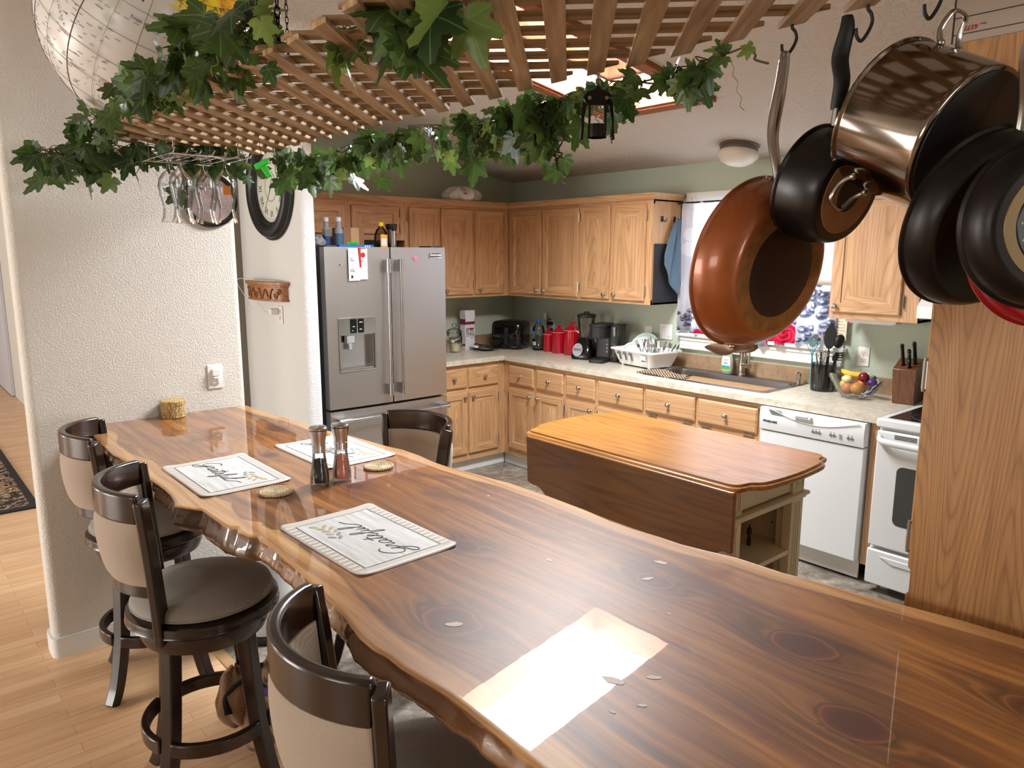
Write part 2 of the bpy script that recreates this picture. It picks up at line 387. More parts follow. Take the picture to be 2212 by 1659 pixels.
def build(mb, name, mats, parent=None, bev=0.0, sharp=35, seg=2, solid=0.0, sub=0, recalc=True):
    me = bpy.data.meshes.new(name)
    off = OFF.get(parent.name, Vector((0, 0, 0))) if parent else Vector((0, 0, 0))
    me.from_pydata([tuple(p - off) for p in mb.v], [], mb.f)
    for m_ in (mats if isinstance(mats, (list, tuple)) else [mats]): me.materials.append(m_)
    me.polygons.foreach_set('material_index', mb.mi)
    if recalc:
        b = bmesh.new(); b.from_mesh(me); bmesh.ops.recalc_face_normals(b, faces=b.faces); b.to_mesh(me); b.free()
    me.shade_smooth()
    if sharp < 180: me.set_sharp_from_angle(angle=math.radians(sharp))
    o = bpy.data.objects.new(name, me); COL.objects.link(o)
    if parent: o.parent = parent; OFF[o.name] = off
    if solid: q = o.modifiers.new('solid', 'SOLIDIFY'); q.thickness = solid; q.offset = 0
    if sub: q = o.modifiers.new('sub', 'SUBSURF'); q.levels = sub; q.render_levels = sub
    if bev:
        q = o.modifiers.new('bev', 'BEVEL'); q.width = bev; q.segments = seg; q.limit_method = 'ANGLE'; q.angle_limit = math.radians(40); q.harden_normals = False
    return o
def tag(o, label, cat, group=None, kind=None):
    o['label'] = label; o['category'] = cat
    if group: o['group'] = group
    if kind: o['kind'] = kind
    return o
def thing(name, label, cat, loc=(0, 0, 0), group=None):
    o = bpy.data.objects.new(name, None); COL.objects.link(o); o.location = loc; o.empty_display_size = 0.05
    OFF[o.name] = Vector(loc); tag(o, label, cat, group); return o
def struct(mb, name, m, **k):
    o = build(mb, name, m, **k); o['kind'] = 'structure'; return o
def dup(root, loc, rz, label, group=None):
    def cp(o, par):
        c = o.copy(); COL.objects.link(c)
        if par: c.parent = par
        for ch in o.children: cp(ch, c)
        return c
    r = cp(root, None); r.location = loc; r.rotation_euler = (0, 0, rz); r['label'] = label
    if group: r['group'] = group
    return r
def text_mesh(s, size, m, mat_, name='lettering', parent=None, ext=0.0006, warp=None, align='CENTER', shear=0.0, xs=1.0, bold=0.0):
    cu = bpy.data.curves.new('t', 'FONT'); cu.body = s; cu.size = size; cu.extrude = ext; cu.align_x = align; cu.align_y = 'CENTER'; cu.shear = shear; cu.offset = bold
    cu.resolution_u = 3
    ob = bpy.data.objects.new('t', cu); COL.objects.link(ob)
    dg = bpy.context.evaluated_depsgraph_get(); me = bpy.data.meshes.new_from_object(ob.evaluated_get(dg))
    COL.objects.unlink(ob); bpy.data.objects.remove(ob)
    mb = MB(); vs = [Vector((v.co.x * xs, v.co.y, v.co.z)) for v in me.vertices]
    if warp: vs = [warp(v) for v in vs]
    mb.add(vs, [tuple(p.vertices) for p in me.polygons], 0, m)
    if parent is None: return mb
    return build(mb, name, mat_, parent, sharp=30)
# facing matrices: local x right, y up, z out of the surface
def face_my(loc): return Matrix(((1, 0, 0, loc[0]), (0, 0, -1, loc[1]), (0, 1, 0, loc[2]), (0, 0, 0, 1)))    # faces -y
def face_px(loc): return Matrix(((0, 0, 1, loc[0]), (1, 0, 0, loc[1]), (0, 1, 0, loc[2]), (0, 0, 0, 1)))    # faces +x
def face_up(loc, a=0): return Matrix.Translation(Vector(loc)) @ rotz(a)

# ------------------------------------------------------------------ room shell
ZE = 2.344; SL = 0.17
def zc(y): return ZE - SL * y
struct(MB().box((-9, -9, -0.1), (9, -3.47, 0)), 'floor', lam_m)
struct(MB().box((-0.2, -3.47, -0.1), (9, 0.4, -0.0005)), 'floor', vinyl_m)
struct(MB().box((-9, -3.47, -0.1), (-0.2, 0.4, 0)), 'floor', lam_m)
struct(MB().box((1.55, -3.50, 0), (9, -3.455, 0.006)), 'trim_1', mat('tan_transition_strip', sr(176, 140, 98), 0.5), bev=0.002)
# back (window) wall with window hole x 1.97..3.03, z 1.16..2.08
def holed(u0, u1, v0, v1, hu0, hu1, hv0, hv1, mk):
    for a in ((u0, hu0, v0, v1), (hu1, u1, v0, v1), (hu0, hu1, v0, hv0), (hu0, hu1, hv1, v1)): mk(*a)
bw = MB(); holed(-9, 9, 0, 2.36, 1.97, 3.03, 1.16, 2.08, lambda a, b, c, d: bw.box((a, 0, c), (b, 0.12, d)))
struct(bw, 'wall_back', wall_green)
# ceiling: sloped slab with skylight hole
SX0, SX1, SY0, SY1 = 2.14, 2.76, -2.36, -1.12
ce = MB()
def csl(x0, x1, y0, y1):
    ce.add([(x0, y0, zc(y0)), (x1, y0, zc(y0)), (x1, y1, zc(y1)), (x0, y1, zc(y1)), (x0, y0, zc(y0) + .25), (x1, y0, zc(y0) + .25), (x1, y1, zc(y1) + .25), (x0, y1, zc(y1) + .25)],
           [(0, 3, 2, 1), (4, 5, 6, 7), (0, 1, 5, 4), (1, 2, 6, 5), (2, 3, 7, 6), (3, 0, 4, 7)])
holed(-9, 9, -4.8, 0.12, SX0, SX1, SY0, SY1, csl)
ce.add([(-9, -9, zc(-4.8) - .7), (9, -9, zc(-4.8) - .7), (9, -4.8, zc(-4.8)), (-9, -4.8, zc(-4.8)), (-9, -9, zc(-4.8)), (9, -9, zc(-4.8)), (9, -4.8, zc(-4.8) + .25), (-9, -4.8, zc(-4.8) + .25)],
       [(0, 3, 2, 1), (4, 5, 6, 7), (0, 1, 5, 4), (1, 2, 6, 5), (2, 3, 7, 6), (3, 0, 4, 7)])
struct(ce, 'ceiling', ceil_m)
# skylight: redwood-lined well, trim frame and glass
def sloped(mb, x0, x1, y0, y1, d0, d1, mi=0):
    mb.add([(x, y, zc(y) + d) for d in (d0, d1) for (x, y) in ((x0, y0), (x1, y0), (x1, y1), (x0, y1))], [(0, 3, 2, 1), (4, 5, 6, 7), (0, 1, 5, 4), (1, 2, 6, 5), (2, 3, 7, 6), (3, 0, 4, 7)], mi)
sk = MB()
for a in ((SX0 - .06, SX1 + .06, SY1, SY1 + .07), (SX0 - .06, SX1 + .06, SY0 - .07, SY0), (SX0 - .07, SX0, SY0 - .07, SY1 + .07), (SX1, SX1 + .07, SY0 - .07, SY1 + .07)): sloped(sk, *a, -.028, 0.001)
sloped(sk, SX0, SX0 + .02, SY0, SY1, -.02, .16); sloped(sk, SX1 - .02, SX1, SY0, SY1, -.02, .16)
sloped(sk, SX0, SX1, SY0, SY0 + .02, -.02, .16); sloped(sk, SX0, SX1, SY1 - .02, SY1, -.02, .16)
w1 = struct(sk, 'window_1', redwood, bev=.003)
g1 = MB(); sloped(g1, SX0, SX1, SY0, SY1, .162, .166); build(g1, 'glass_pane', thin_glass, w1)
# other shell walls
struct(MB().box((-0.12, -2.40, 0), (0, 0.01, 3.6)), 'wall_left', wall_green)
cw = MB().box((-0.12, -2.475, 0), (0.935, -2.385, 3.2))
cwo = struct(cw, 'wall_clock', wall_smooth)
be = MB(); pr = [(0.935, -2.475)] + [(0.935 + 0.03 * math.sin(a), -2.445 - 0.03 * math.cos(a)) for a in [i * PI / 2 / 6 for i in range(1, 7)]] + [(0.965, -2.415)] + [(0.935 + 0.03 * math.cos(a), -2.415 + 0.03 * math.sin(a)) for a in [i * PI / 2 / 6 for i in range(1, 7)]]
be.prism(pr, 0, 3.2); build(be, 'bullnose_corner', wall_edge, cwo, sharp=60)
struct(MB().box((-0.12, -3.14, 0), (-0.001, -2.475, 3.4)), 'wall_hall', wall_grey)
struct(MB().box((-9, -3.26, 0), (-0.12, -3.14, 3.4)), 'wall_corridor', wall_white)
# stub wall with rounded ends
r_ = 0.03; X0, X1, Y0, Y1 = 1.545, 1.668, -4.03, -3.135
pl = []
for (cx, cy, a0) in ((X1 - r_, Y1 - r_, 0), (X0 + r_, Y1 - r_, 90), (X0 + r_, Y0 + r_, 180), (X1 - r_, Y0 + r_, 270)):
    pl += [(cx + r_ * math.cos(math.radians(a0 + k * 15)), cy + r_ * math.sin(math.radians(a0 + k * 15))) for k in range(7)]
struct(MB().prism(pl, 0, 3.3), 'wall_stub', wall_white, sharp=60)
bb = []
for (x, y) in pl:
    cx, cy = (X0 + X1) / 2, (Y0 + Y1) / 2
    bb.append((x + (0.012 if x > cx else -0.012), y + (0.012 if y > cy else -0.012)))
b_ = MB().prism(bb, 0, .075).prism([(cx + (x - cx) * .985, cy + (y - cy) * .998) for x, y in bb], .075, .088); struct(b_, 'baseboard_stub', white_trim, sharp=60)
struct(MB().box((-9, -9.1, 0), (9, -9, 3.5)), 'wall_front', wall_white)
struct(MB().box((9, -9, 0), (9.1, 0.1, 3.5)), 'wall_right', wall_white)
struct(MB().box((-9.1, -9, 0), (-9, 0.1, 3.5)), 'wall_far', wall_white)
struct(MB().box((5.22, -2.9, 0), (5.34, 0, 3.2)), 'wall_pantry', wall_green)
# far doors in the corridor
d3 = struct(MB().box((-6.8, -3.30, 0.01), (-5.45, -3.262, 2.05)), 'door_1', mat('pale_grey_door', sr(196, 196, 204), 0.5), bev=.004)
build(MB().lathe([(0, 0), (.012, 0), (.012, .03), (.028, .04), (.028, .06), (0, .07)], TR((-6.6, -3.30, .95), (0, -1, 0)), 16), 'door_handle', dark_metal, d3)
rg = thing('rug', 'black rug with tan and cream animal pattern on the laminate floor', 'rug', (-1.75, -4.45, 0))
build(MB().box((-2.9, -5.15, 0.001), (-.62, -3.74, .012)), 'pile', rug_m, rg, bev=.004)
# kitchen window: casing, stool, apron, sash, glass
wk = MB()
for a, b in (((1.90, -.018, 1.16), (1.97, 0, 2.15)), ((3.03, -.018, 1.16), (3.10, 0, 2.15)), ((1.97, -.018, 2.08), (3.03, 0, 2.15)),
             ((1.88, -.05, 1.142), (3.12, 0, 1.165)), ((1.90, -.022, 1.075), (3.10, 0, 1.142)), ((1.90, -.034, 1.05), (3.10, 0, 1.075)), ((1.90, -.03, 1.11), (3.10, 0, 1.13)),
             ((1.97, 0, 1.16), (1.995, .12, 2.08)), ((3.005, 0, 1.16), (3.03, .12, 2.08)), ((1.97, 0, 1.16), (3.03, .12, 1.185)), ((1.97, 0, 2.055), (3.03, .12, 2.08)), ((2.485, .05, 1.185), (2.515, .09, 2.055)),
             ((1.93, -.03, 2.085), (1.955, -.018, 2.115)), ((1.965, -.03, 2.085), (1.985, -.018, 2.115))): wk.box(a, b)
w2 = struct(wk, 'window_2', white_trim, bev=.003)
build(MB().box((1.995, .065, 1.185), (3.005, .07, 2.055)), 'glass_pane', thin_glass, w2)

# ------------------------------------------------------------------ cabinets
def O_win(y):   # faces -y at plane y
    return Matrix(((1, 0, 0, 0), (0, 0, -1, y), (0, 1, 0, 0), (0, 0, 0, 1)))
def O_lef(x):   # faces +x at plane x ; u = world y
    return Matrix(((0, 0, 1, x), (1, 0, 0, 0), (0, 1, 0, 0), (0, 0, 0, 1)))
def nested(mb, u0, v0, u1, v1, levels, m, mh=1):
    """levels: (inset, height); top/bottom bands take the horizontal grain in the frame"""
    L = [(0, 0)] + levels; base = len(mb.v); vs = []; fs = []; mi = []
    for ins, h in L: vs += [(u0 + ins, v0 + ins, h), (u1 - ins, v0 + ins, h), (u1 - ins, v1 - ins, h), (u0 + ins, v1 - ins, h)]
    mb.v += [m @ Vector(p) for p in vs]
    for j in range(len(L) - 1):
        for k in range(4):
            k2 = (k + 1) % 4
            mb.f.append((base + j * 4 + k, base + j * 4 + k2, base + (j + 1) * 4 + k2, base + (j + 1) * 4 + k)); mb.mi.append(mh if k in (0, 2) else 0)
    e = base + (len(L) - 1) * 4; mb.f.append((e, e + 1, e + 2, e + 3)); mb.mi.append(0)
    mb.f.append((base + 3, base + 2, base + 1, base)); mb.mi.append(0)
def add_knob(u, v, m, d, parent):
    build(MB().lathe([(.009, 0), (.006, .004), (.006, .012), (.0135, .018), (.015, .023), (.011, .028), (0, .030)], m @ Matrix.Translation((u, v, d)), 16), 'knob', nickel, parent)
def add_hinge(u, v, m, parent, hz=False):
    a, b = ((.028, .004) if hz else (.004, .028))
    h = MB().box((u - a, v - b, .0), (u + a, v + b, .012), 0, m).tube([m @ Vector((u - a * 1.3 * hz, v - b * 1.3 * (not hz), .012)), m @ Vector((u + a * 1.3 * hz, v + b * 1.3 * (not hz), .012))], .0045, 8)
    build(h, 'hinge', nickel, parent)
DOOR = [(0, .014), (.005, .019), (.052, .019), (.056, .012), (.064, .010), (.070, .010), (.094, .017)]
def door(parent, m, hm, u0, u1, v0, v1, knob=None, hinge=None):
    mb = MB(); nested(mb, u0, v0, u1, v1, DOOR, m); o = build(mb, 'door', [oak_z, hm], parent, sharp=25)
    if knob: add_knob(knob[0], knob[1], m, .019, o)
    if hinge:
        for hv in (v0 + .075, v1 - .075) if v1 - v0 > .25 else (v0 + .045, v1 - .045): add_hinge(hinge, hv, m, o)
    return o
def drawer(parent, m, hm, u0, u1, v0, v1, tilt=False):
    mb = MB(); nested(mb, u0, v0, u1, v1, [(0, .012), (.010, .019)], m); mb.mi = [0] * len(mb.mi)
    o = build(mb, 'drawer', hm, parent, sharp=25); add_knob((u0 + u1) / 2, (v0 + v1) / 2, m, .019, o)
    if tilt:
        for uu in (u0 + .06, u1 - .06): add_hinge(uu, v0 - .014, m, o, True)
    return o
def carcass(parent, m, hm, u0, u1, v0, v1, depth, fy, rails, stiles, side=.018):
    """face frame on a box. m maps (u,v,out); fy 0 = face plane"""
    mb = MB()
    f = .019
    mb.box((u0, v0, -depth), (u0 + side, v1, -f), 0, m).box((u1 - side, v0, -depth), (u1, v1, -f), 0, m)
    mb.box((u0, v0, -depth), (u1, v0 + .016, -f), 0, m).box((u0, v1 - .016, -depth), (u1, v1, -f), 0, m).box((u0, v0, -depth), (u1, v1, -depth + .008), 0, m)
    for a, b in stiles: mb.box((a, v0, -f), (b, v1, 0), 0, m)
    for a, b in rails: mb.box((u0, a, -f), (u1, b, -.0003), 1, m)
    return build(mb, 'carcass', [oak_z, hm], parent, bev=.001)
m_up = O_win(-.3176); m_ul = O_lef(.3176); m_bw = O_win(-.61); m_bl = O_lef(.61)
ZB, ZT = 1.37, 2.10
# upper cabinets on the window wall
t = thing('upper_cabinet', 'oak wall cabinet with two doors in the corner, right above the red canisters', 'cabinet', (.33, -.16, ZB))
carcass(t, m_up, oak_x, .3180, 1.166, ZB, ZT, .316, 0, [(ZB, ZB + .035), (2.065, ZT)], [(.3180, .36), (.72, .76), (1.148, 1.166)])
door(t, m_up, oak_x, .357, .732, 1.395, 2.070, (.70, 1.43), None); door(t, m_up, oak_x, .752, 1.150, 1.395, 2.070, (.785, 1.43), 1.156)
t = thing('upper_cabinet', 'oak wall cabinet with two doors beside the window, its end panel holding hooks', 'cabinet', (1.18, -.16, ZB))
carcass(t, m_up, oak_x, 1.1665, 1.853, ZB, ZT, .316, 0, [(ZB, ZB + .035), (2.065, ZT)], [(1.1665, 1.185), (1.465, 1.505), (1.80, 1.853)])
door(t, m_up, oak_x, 1.178, 1.470, 1.395, 2.070, (1.435, 1.43), None); door(t, m_up, oak_x, 1.500, 1.800, 1.395, 2.070, (1.535, 1.43), 1.806)
# upper cabinets on the fridge wall
t = thing('upper_cabinet', 'oak wall cabinet with two doors in the corner above the black fryer', 'cabinet', (.16, -.7, ZB))
carcass(t, m_ul, oak_y, -1.03, -.3186, ZB, ZT, .316, 0, [(ZB, ZB + .035), (2.065, ZT)], [(-1.03, -1.015), (-.715, -.675), (-.392, -.3190)])
door(t, m_ul, oak_y, -1.02, -.712, 1.395, 2.070, (-.985, 1.43), -.706); door(t, m_ul, oak_y, -.682, -.388, 1.395, 2.070, (-.65, 1.43), -.382)
t = thing('upper_cabinet', 'tall narrow oak wall cabinet partly behind the top right of the fridge', 'cabinet', (.16, -1.19, ZB))
carcass(t, m_ul, oak_y, -1.352, -1.0305, ZB, ZT, .316, 0, [(ZB, ZB + .035), (2.065, ZT)], [(-1.352, -1.30), (-1.045, -1.0305)])
door(t, m_ul, oak_y, -1.315, -1.04, 1.395, 2.070, (-1.07, 1.43), -1.325)
t = thing('upper_cabinet', 'low wide oak cabinet with two short doors above the fridge', 'cabinet', (.16, -1.85, 1.80))
carcass(t, m_ul, oak_y, -2.383, -1.3525, 1.82, ZT, .316, 0, [(1.82, 1.872), (2.055, ZT)], [(-2.383, -2.27), (-1.855, -1.79), (-1.40, -1.3525)])
door(t, m_ul, oak_y, -1.80, -1.402, 1.862, 2.066, (-1.765, 1.875), -1.392); door(t, m_ul, oak_y, -2.27, -1.85, 1.862, 2.066, (-1.885, 1.875), None)
# crown moulding: one run each
def crown(path_, closed=False):
    prof = [(0, 2.095), (.012, 2.095), (.018, 2.105), (.034, 2.120), (.040, 2.137), (0, 2.137)]
    mb = MB(); n = len(path_); vs = []
    for i, (x, y, ox, oy) in enumerate(path_): vs += [(x + ox * d, y + oy * d, z) for d, z in prof]
    k = len(prof); fs = [(i * k + j, i * k + (j + 1) % k, (i + 1) * k + (j + 1) % k, (i + 1) * k + j) for i in range(n - 1) for j in range(k)]
    fs += [tuple(range(k)), tuple((n - 1) * k + j for j in reversed(range(k)))]
    mb.add(vs, fs); return mb
cr = thing('crown_moulding', 'oak crown moulding running along the tops of the wall cabinets', 'moulding', (.32, -.32, 2.1))
mb = crown([(.3176, -2.383, 1, 0), (.3176, -.3176, 1, -1)]); build(mb, 'moulding_run', oak_y, cr, sharp=50)
mb = crown([(.3176, -.3176, 1, -1), (1.853, -.3176, 1, -1), (1.853, -.002, 1, 0)]); build(mb, 'moulding_run', oak_x, cr, sharp=50)
build(MB().box((.003, -2.383, 2.1), (.3176, -.3176, 2.112)).box((.003, -.3176, 2.1), (1.853, -.003, 2.112)), 'top_panel', oak_x, cr)
# upper right cabinet + the one over the hood
t = thing('upper_cabinet', 'oak wall cabinet with one door right of the window, seen between the pans', 'cabinet', (3.38, -.16, ZB))
carcass(t, m_up, oak_x, 3.145, 3.626, ZB, ZT, .316, 0, [(ZB, ZB + .035), (2.065, ZT)], [(3.145, 3.18), (3.53, 3.626)])
door(t, m_up, oak_x, 3.162, 3.538, 1.405, 2.070, (3.19, 1.44), 3.548)
mb = crown([(3.145, -.002, -1, 0), (3.145, -.3176, -1, -1), (4.40, -.3176, 1, -1), (4.40, -.002, 1, 0)]); t2 = thing('crown_moulding', 'oak crown moulding above the cabinet right of the window', 'moulding', (3.4, -.3, 2.1)); build(mb, 'moulding_run', oak_x, t2, sharp=50)
t = thing('upper_cabinet', 'short oak cabinet above the white range hood', 'cabinet', (4.0, -.16, 1.66))
carcass(t, m_up, oak_x, 3.627, 4.40, 1.66, ZT, .316, 0, [(1.66, 1.70), (2.065, ZT)], [(3.627, 3.66), (3.995, 4.03), (4.36, 4.40)])
door(t, m_up, oak_x, 3.65, 4.0, 1.69, 2.07, (3.97, 1.72)); door(t, m_up, oak_x, 4.02, 4.37, 1.69, 2.07, (4.05, 1.72))
t = thing('range_hood', 'white range hood over the stove, its corner showing behind the pans', 'range hood', (4.0, -.2, 1.52))
mb = MB(); mb.prism([(0, 0), (.36, 0), (.36, .06), (.28, .13), (0, .13)], 0, .76); mb.xf(Matrix(((0, 0, 1, 3.632), (-1, 0, 0, -.002), (0, 1, 0, 1.40), (0, 0, 0, 1)))); mb.box((3.66, -.25, 1.53), (4.36, -.002, 1.658)); build(mb, 'hood_shell', white_m, t, bev=.004)
t = thing('under_cabinet_light', 'slim white light bar fixed under the cabinet right of the window', 'light fixture', (3.4, -.2, 1.36))
build(MB().box((3.22, -.27, 1.350), (3.50, -.19, 1.3695)), 'housing', plastic_w, t, bev=.004); build(MB().box((3.24, -.26, 1.345), (3.48, -.20, 1.351)), 'lens', paper_m, t)

# base cabinets
ZC = .876
def base_unit(label, m, hm, u0, u1, cols, loc, tilt=False, kn=None):
    t = thing('base_cabinet', label, 'cabinet', loc)
    st = [(u0, cols[0][0] + .012)] + [(cols[i][1] - .012, cols[i + 1][0] + .012) for i in range(len(cols) - 1)] + [(cols[-1][1] - .012, u1)]
    carcass(t, m, hm, u0, u1, .10, ZC, .585, 0, [(.10, .165), (.655, .69), (.835, ZC)], st)
    for i, (a, b) in enumerate(cols):
        drawer(t, m, hm, a, b, .690, .842, tilt)
        right = (i % 2 == 0) if kn is None else kn[i]
        door(t, m, hm, a, b, .158, .655, ((b - .03) if right else (a + .03), .615), (a - .006) if right else (b + .006))
    return t
base_unit('oak base cabinet with two drawers and two doors, standing between the fridge and the corner', m_bl, oak_y, -1.402, -.645, [(-1.27, -1.003), (-.985, -.688)], (.3, -1.0, .1))
t = base_unit('corner-side oak base cabinet with two drawers and two doors, left of the kitchen cart', m_bw, oak_x, .645, 1.320, [(.684, .975), (1.012, 1.305)], (1.0, -.3, .1))
base_unit('oak base cabinet with two drawers below the coffee maker and dish rack', m_bw, oak_x, 1.3205, 2.073, [(1.337, 1.627), (1.660, 2.062)], (1.7, -.3, .1))
base_unit('oak sink base cabinet with two tilt-out fronts on small hinges', m_bw, oak_x, 2.0735, 2.945, [(2.086, 2.481), (2.503, 2.918)], (2.5, -.3, .1), tilt=True)
t = thing('corner_filler', 'oak corner post where the two base cabinet runs meet', 'filler strip', (.63, -.63, .1))
build(MB().box((.59, -.645, .10), (.61, -.61, ZC)).box((.61, -.61, .10), (.645, -.59, ZC)), 'post', oak_z, t)
t = thing('filler_panel', 'oak filler panel between the dishwasher and the white stove', 'filler panel', (3.585, -.3, .1))
build(MB().box((3.563, -.61, .10), (3.609, -.02, ZC)), 'panel', oak_z, t, bev=.001); build(MB().box((3.566, -.545, 0.0), (3.609, -.53, .10)), 'toe_board', white_trim, t)
tk = thing('toe_kick', 'white toe kick board along the bottom of the base cabinets', 'toe kick', (.6, -.6, 0))
build(MB().box((.02, -1.402, 0), (.55, -.55, .10)).box((.555, -1.402, 0), (.566, -.575, .088)), 'board', white_trim, tk, bev=.003)
build(MB().box((.55, -.55, 0), (2.945, -.02, .10)).box((.566, -.570, 0), (2.945, -.556, .088)), 'board', white_trim, tk, bev=.003)
# worktop with sink cut-out
D = .640
wt = MB(); zb, zt = .8765, .914; SXa, SXb, SYa, SYb = 1.975, 2.865, -.490, -.075
def slab2(x0, x1, y0, y1): wt.box((x0, y0, zb), (x1, y1, zt))
slab2(.003, D, -1.402, -D); slab2(.003, SXa, -D, -.003); slab2(SXb, 3.6095, -D, -.003); slab2(SXa, SXb, -D, SYa); slab2(SXa, SXb, SYb, -.003)
wo = tag(build(wt, 'worktop', counter_m, None, bev=0), 'cream laminate worktop running around the kitchen corner to the stove', 'worktop')
bs = MB().box((.0005, -1.402, .9145), (.010, -.010, 1.012)).box((.0005, -.010, .9145), (3.6095, -.0005, 1.012))
tag(build(bs, 'backsplash', tile_m), 'low strip of mottled tan tile along the wall above the worktop', 'backsplash')
# sink
sk_ = thing('sink', 'large single-bowl stainless steel sink set in the cream worktop', 'sink', (2.42, -.28, .9))
def rrect(x0, x1, y0, y1, r, n=5):
    out = []
    for (cx, cy, a0) in ((x1 - r, y1 - r, 0), (x0 + r, y1 - r, 90), (x0 + r, y0 + r, 180), (x1 - r, y0 + r, 270)):
        out += [(cx + r * math.cos(math.radians(a0 + 90 * k / n)), cy + r * math.sin(math.radians(a0 + 90 * k / n))) for k in range(n + 1)]
    return out
def loft(mb, rings, mi=0, cap0=False, cap1=False, m=None):
    n = len(rings[0]); vs = [p for r in rings for p in r]
    fs = [(j * n + i, j * n + (i + 1) % n, (j + 1) * n + (i + 1) % n, (j + 1) * n + i) for j in range(len(rings) - 1) for i in range(n)]
    if cap0: fs.append(tuple(range(n - 1, -1, -1)))
    if cap1: fs.append(tuple((len(rings) - 1) * n + i for i in range(n)))
    return mb.add(vs, fs, mi, m)
mb = MB(); R3 = lambda z, *a: [(x, y, z) for x, y in rrect(*a)]
loft(mb, [R3(.9145, 1.945, 2.895, -.515, -.030, .03), R3(.9185, 1.950, 2.890, -.510, -.035, .03), R3(.9185, 1.985, 2.855, -.483, -.105, .04), R3(.905, 1.988, 2.852, -.480, -.108, .04), R3(.72, 1.995, 2.845, -.473, -.115, .04), R3(.70, 2.02, 2.82, -.45, -.14, .04)], cap1=True)
build(mb, 'basin', stainless_d, sk_, sharp=50, recalc=False)
build(MB().lathe([(0, 0), (.045, 0), (.045, .004), (0, .004)], TR((2.42, -.3, .701)), 20), 'drain', chrome, sk_)
fa = thing('faucet', 'brushed nickel pull-down faucet behind the sink, side lever on its right', 'faucet', (2.445, -.06, .9185))
build(MB().lathe([(.027, .9186), (.027, .93), (.023, .935), (.023, 1.03), (.018, 1.04), (.0175, 1.19), (.0175, 1.19)], TR((2.445, -.065, 0)), 20), 'body', nickel, fa)
build(MB().tube(catmull([(2.445, -.065, 1.18), (2.445, -.065, 1.30), (2.44, -.11, 1.37), (2.43, -.19, 1.37), (2.42, -.24, 1.30), (2.415, -.25, 1.2)], 6), .013, 12).lathe([(.018, 0), (.018, .09), (.014, .1)], TR((2.415, -.25, 1.12)), 16), 'spout', nickel, fa)
build(MB().tube([(2.455, -.07, .99), (2.52, -.09, .99)], .017, 14).tube([(2.508, -.088, 1.0), (2.515, -.092, 1.085)], .0075, 10), 'lever', nickel, fa)
so = thing('soap_dispenser', 'small brushed nickel soap pump at the right corner of the sink', 'soap dispenser', (2.865, -.075, .9185))
build(MB().lathe([(.022, .9187), (.022, .925), (.014, .93), (.011, .95), (.016, .965), (.016, .985), (.008, .99), (.006, .995)], TR((2.862, -.075, 0)), 16).tube([(2.862, -.075, .99), (2.862, -.115, .994)], .005, 8), 'pump', nickel, so)

# ------------------------------------------------------------------ dishwasher, stove, fridge
t = thing('dishwasher', 'white built-in dishwasher with curved control panel between sink cabinet and stove', 'dishwasher', (3.26, -.3, 0))
build(MB().box((2.962, -.60, .10), (3.556, -.03, .872)), 'tub_casing', white_m, t)
md = O_win(-.612)
mb = MB().box((2.9585, .118, 0), (3.5555, .735, .046), 0, md); build(mb, 'door', white_m, t, bev=.006)
cp = MB(); n_ = 24
def cpan(u, v):
    x = 2.9585 + .597 * u; z = .742 + .128 * v
    return (x, -.612 - (.052 + .006 * math.sin(PI * v)), z)
cp.grid(cpan, n_, 8); cp.box((2.9585, -.66, .742), (3.5555, -.613, .87)); build(cp, 'control_panel', white_m, t, bev=.004)
mb = MB(); pts = [(x, -.672, .865 - .050 * math.sin(PI * ((x - 3.03) / .5))) for x in [3.03 + .5 * i / 16 for i in range(17)]]
mb.tube(pts, .0032, 6); mb.box((3.17, -.688, .842), (3.27, -.666, .856)).box((3.185, -.692, .852), (3.255, -.670, .86)); build(mb, 'door_handle', white_m, t, bev=.003)
mb = MB()
for i in range(8): mb.box((3.01 + i * .003, -.6715, .862 - i * .0038), (3.085 + i * .004, -.6690, .8638 - i * .0038))
build(mb, 'vent_slots', grey_m, t)
text_mesh('FRIGIDAIRE', .017, face_my((3.025, -.6705, .792)), ink, parent=t, bold=.0004)
mb = MB()
for k, (x, n) in enumerate(((3.275, 3), (3.375, 2), (3.47, 2))):
    mb.box((x - .005, -.672, .780), (x + n * .018, -.6695, .7815))
    for i in range(n): mb.box((x + i * .018, -.672, .786), (x + i * .018 + .01, -.6695, .788)).box((x + i * .018, -.672, .775), (x + i * .018 + .012, -.6695, .7765)).box((x + .004 + i * .018, -.672, .794), (x + i * .018 + .006, -.6695, .798))
for i in range(3): mb.box((3.425, -.672, .790 - i * .009), (3.442, -.6695, .7915 - i * .009))
build(mb, 'button_markings', grey_ink, t)
build(MB().box((2.97, -.606, .012), (3.556, -.595, .116)), 'kick_plate', mat('grey_white_kickplate', sr(206, 204, 202), 0.4), t, bev=.002)

t = thing('stove', 'white electric stove with black glass cooktop, half hidden behind the oak panel', 'stove', (4.0, -.35, 0))
sx0, sx1 = 3.622, 4.384
build(MB().box((sx0, -.645, .07), (sx1, -.01, .872)).box((sx0 + .05, -.60, 0), (sx0 + .09, -.56, .07)).box((sx1 - .09, -.60, 0), (sx1 - .05, -.56, .07)).box((sx0 + .05, -.10, 0), (sx0 + .09, -.06, .07)).box((sx1 - .09, -.10, 0), (sx1 - .05, -.06, .07)), 'body', white_m, t, bev=.004)
build(MB().box((sx0 - .006, -.685, .872), (sx1 + .006, -.01, .917)).box((sx0, -.07, .917), (sx1, -.01, 1.08)), 'cooktop_frame', white_m, t, bev=.009, seg=3)
ct = build(MB().box((sx0 + .035, -.645, .917), (sx1 - .035, -.09, .9195)), 'glass_cooktop', mat('black_cooktop_glass', sr(30, 24, 22), 0.06), t)
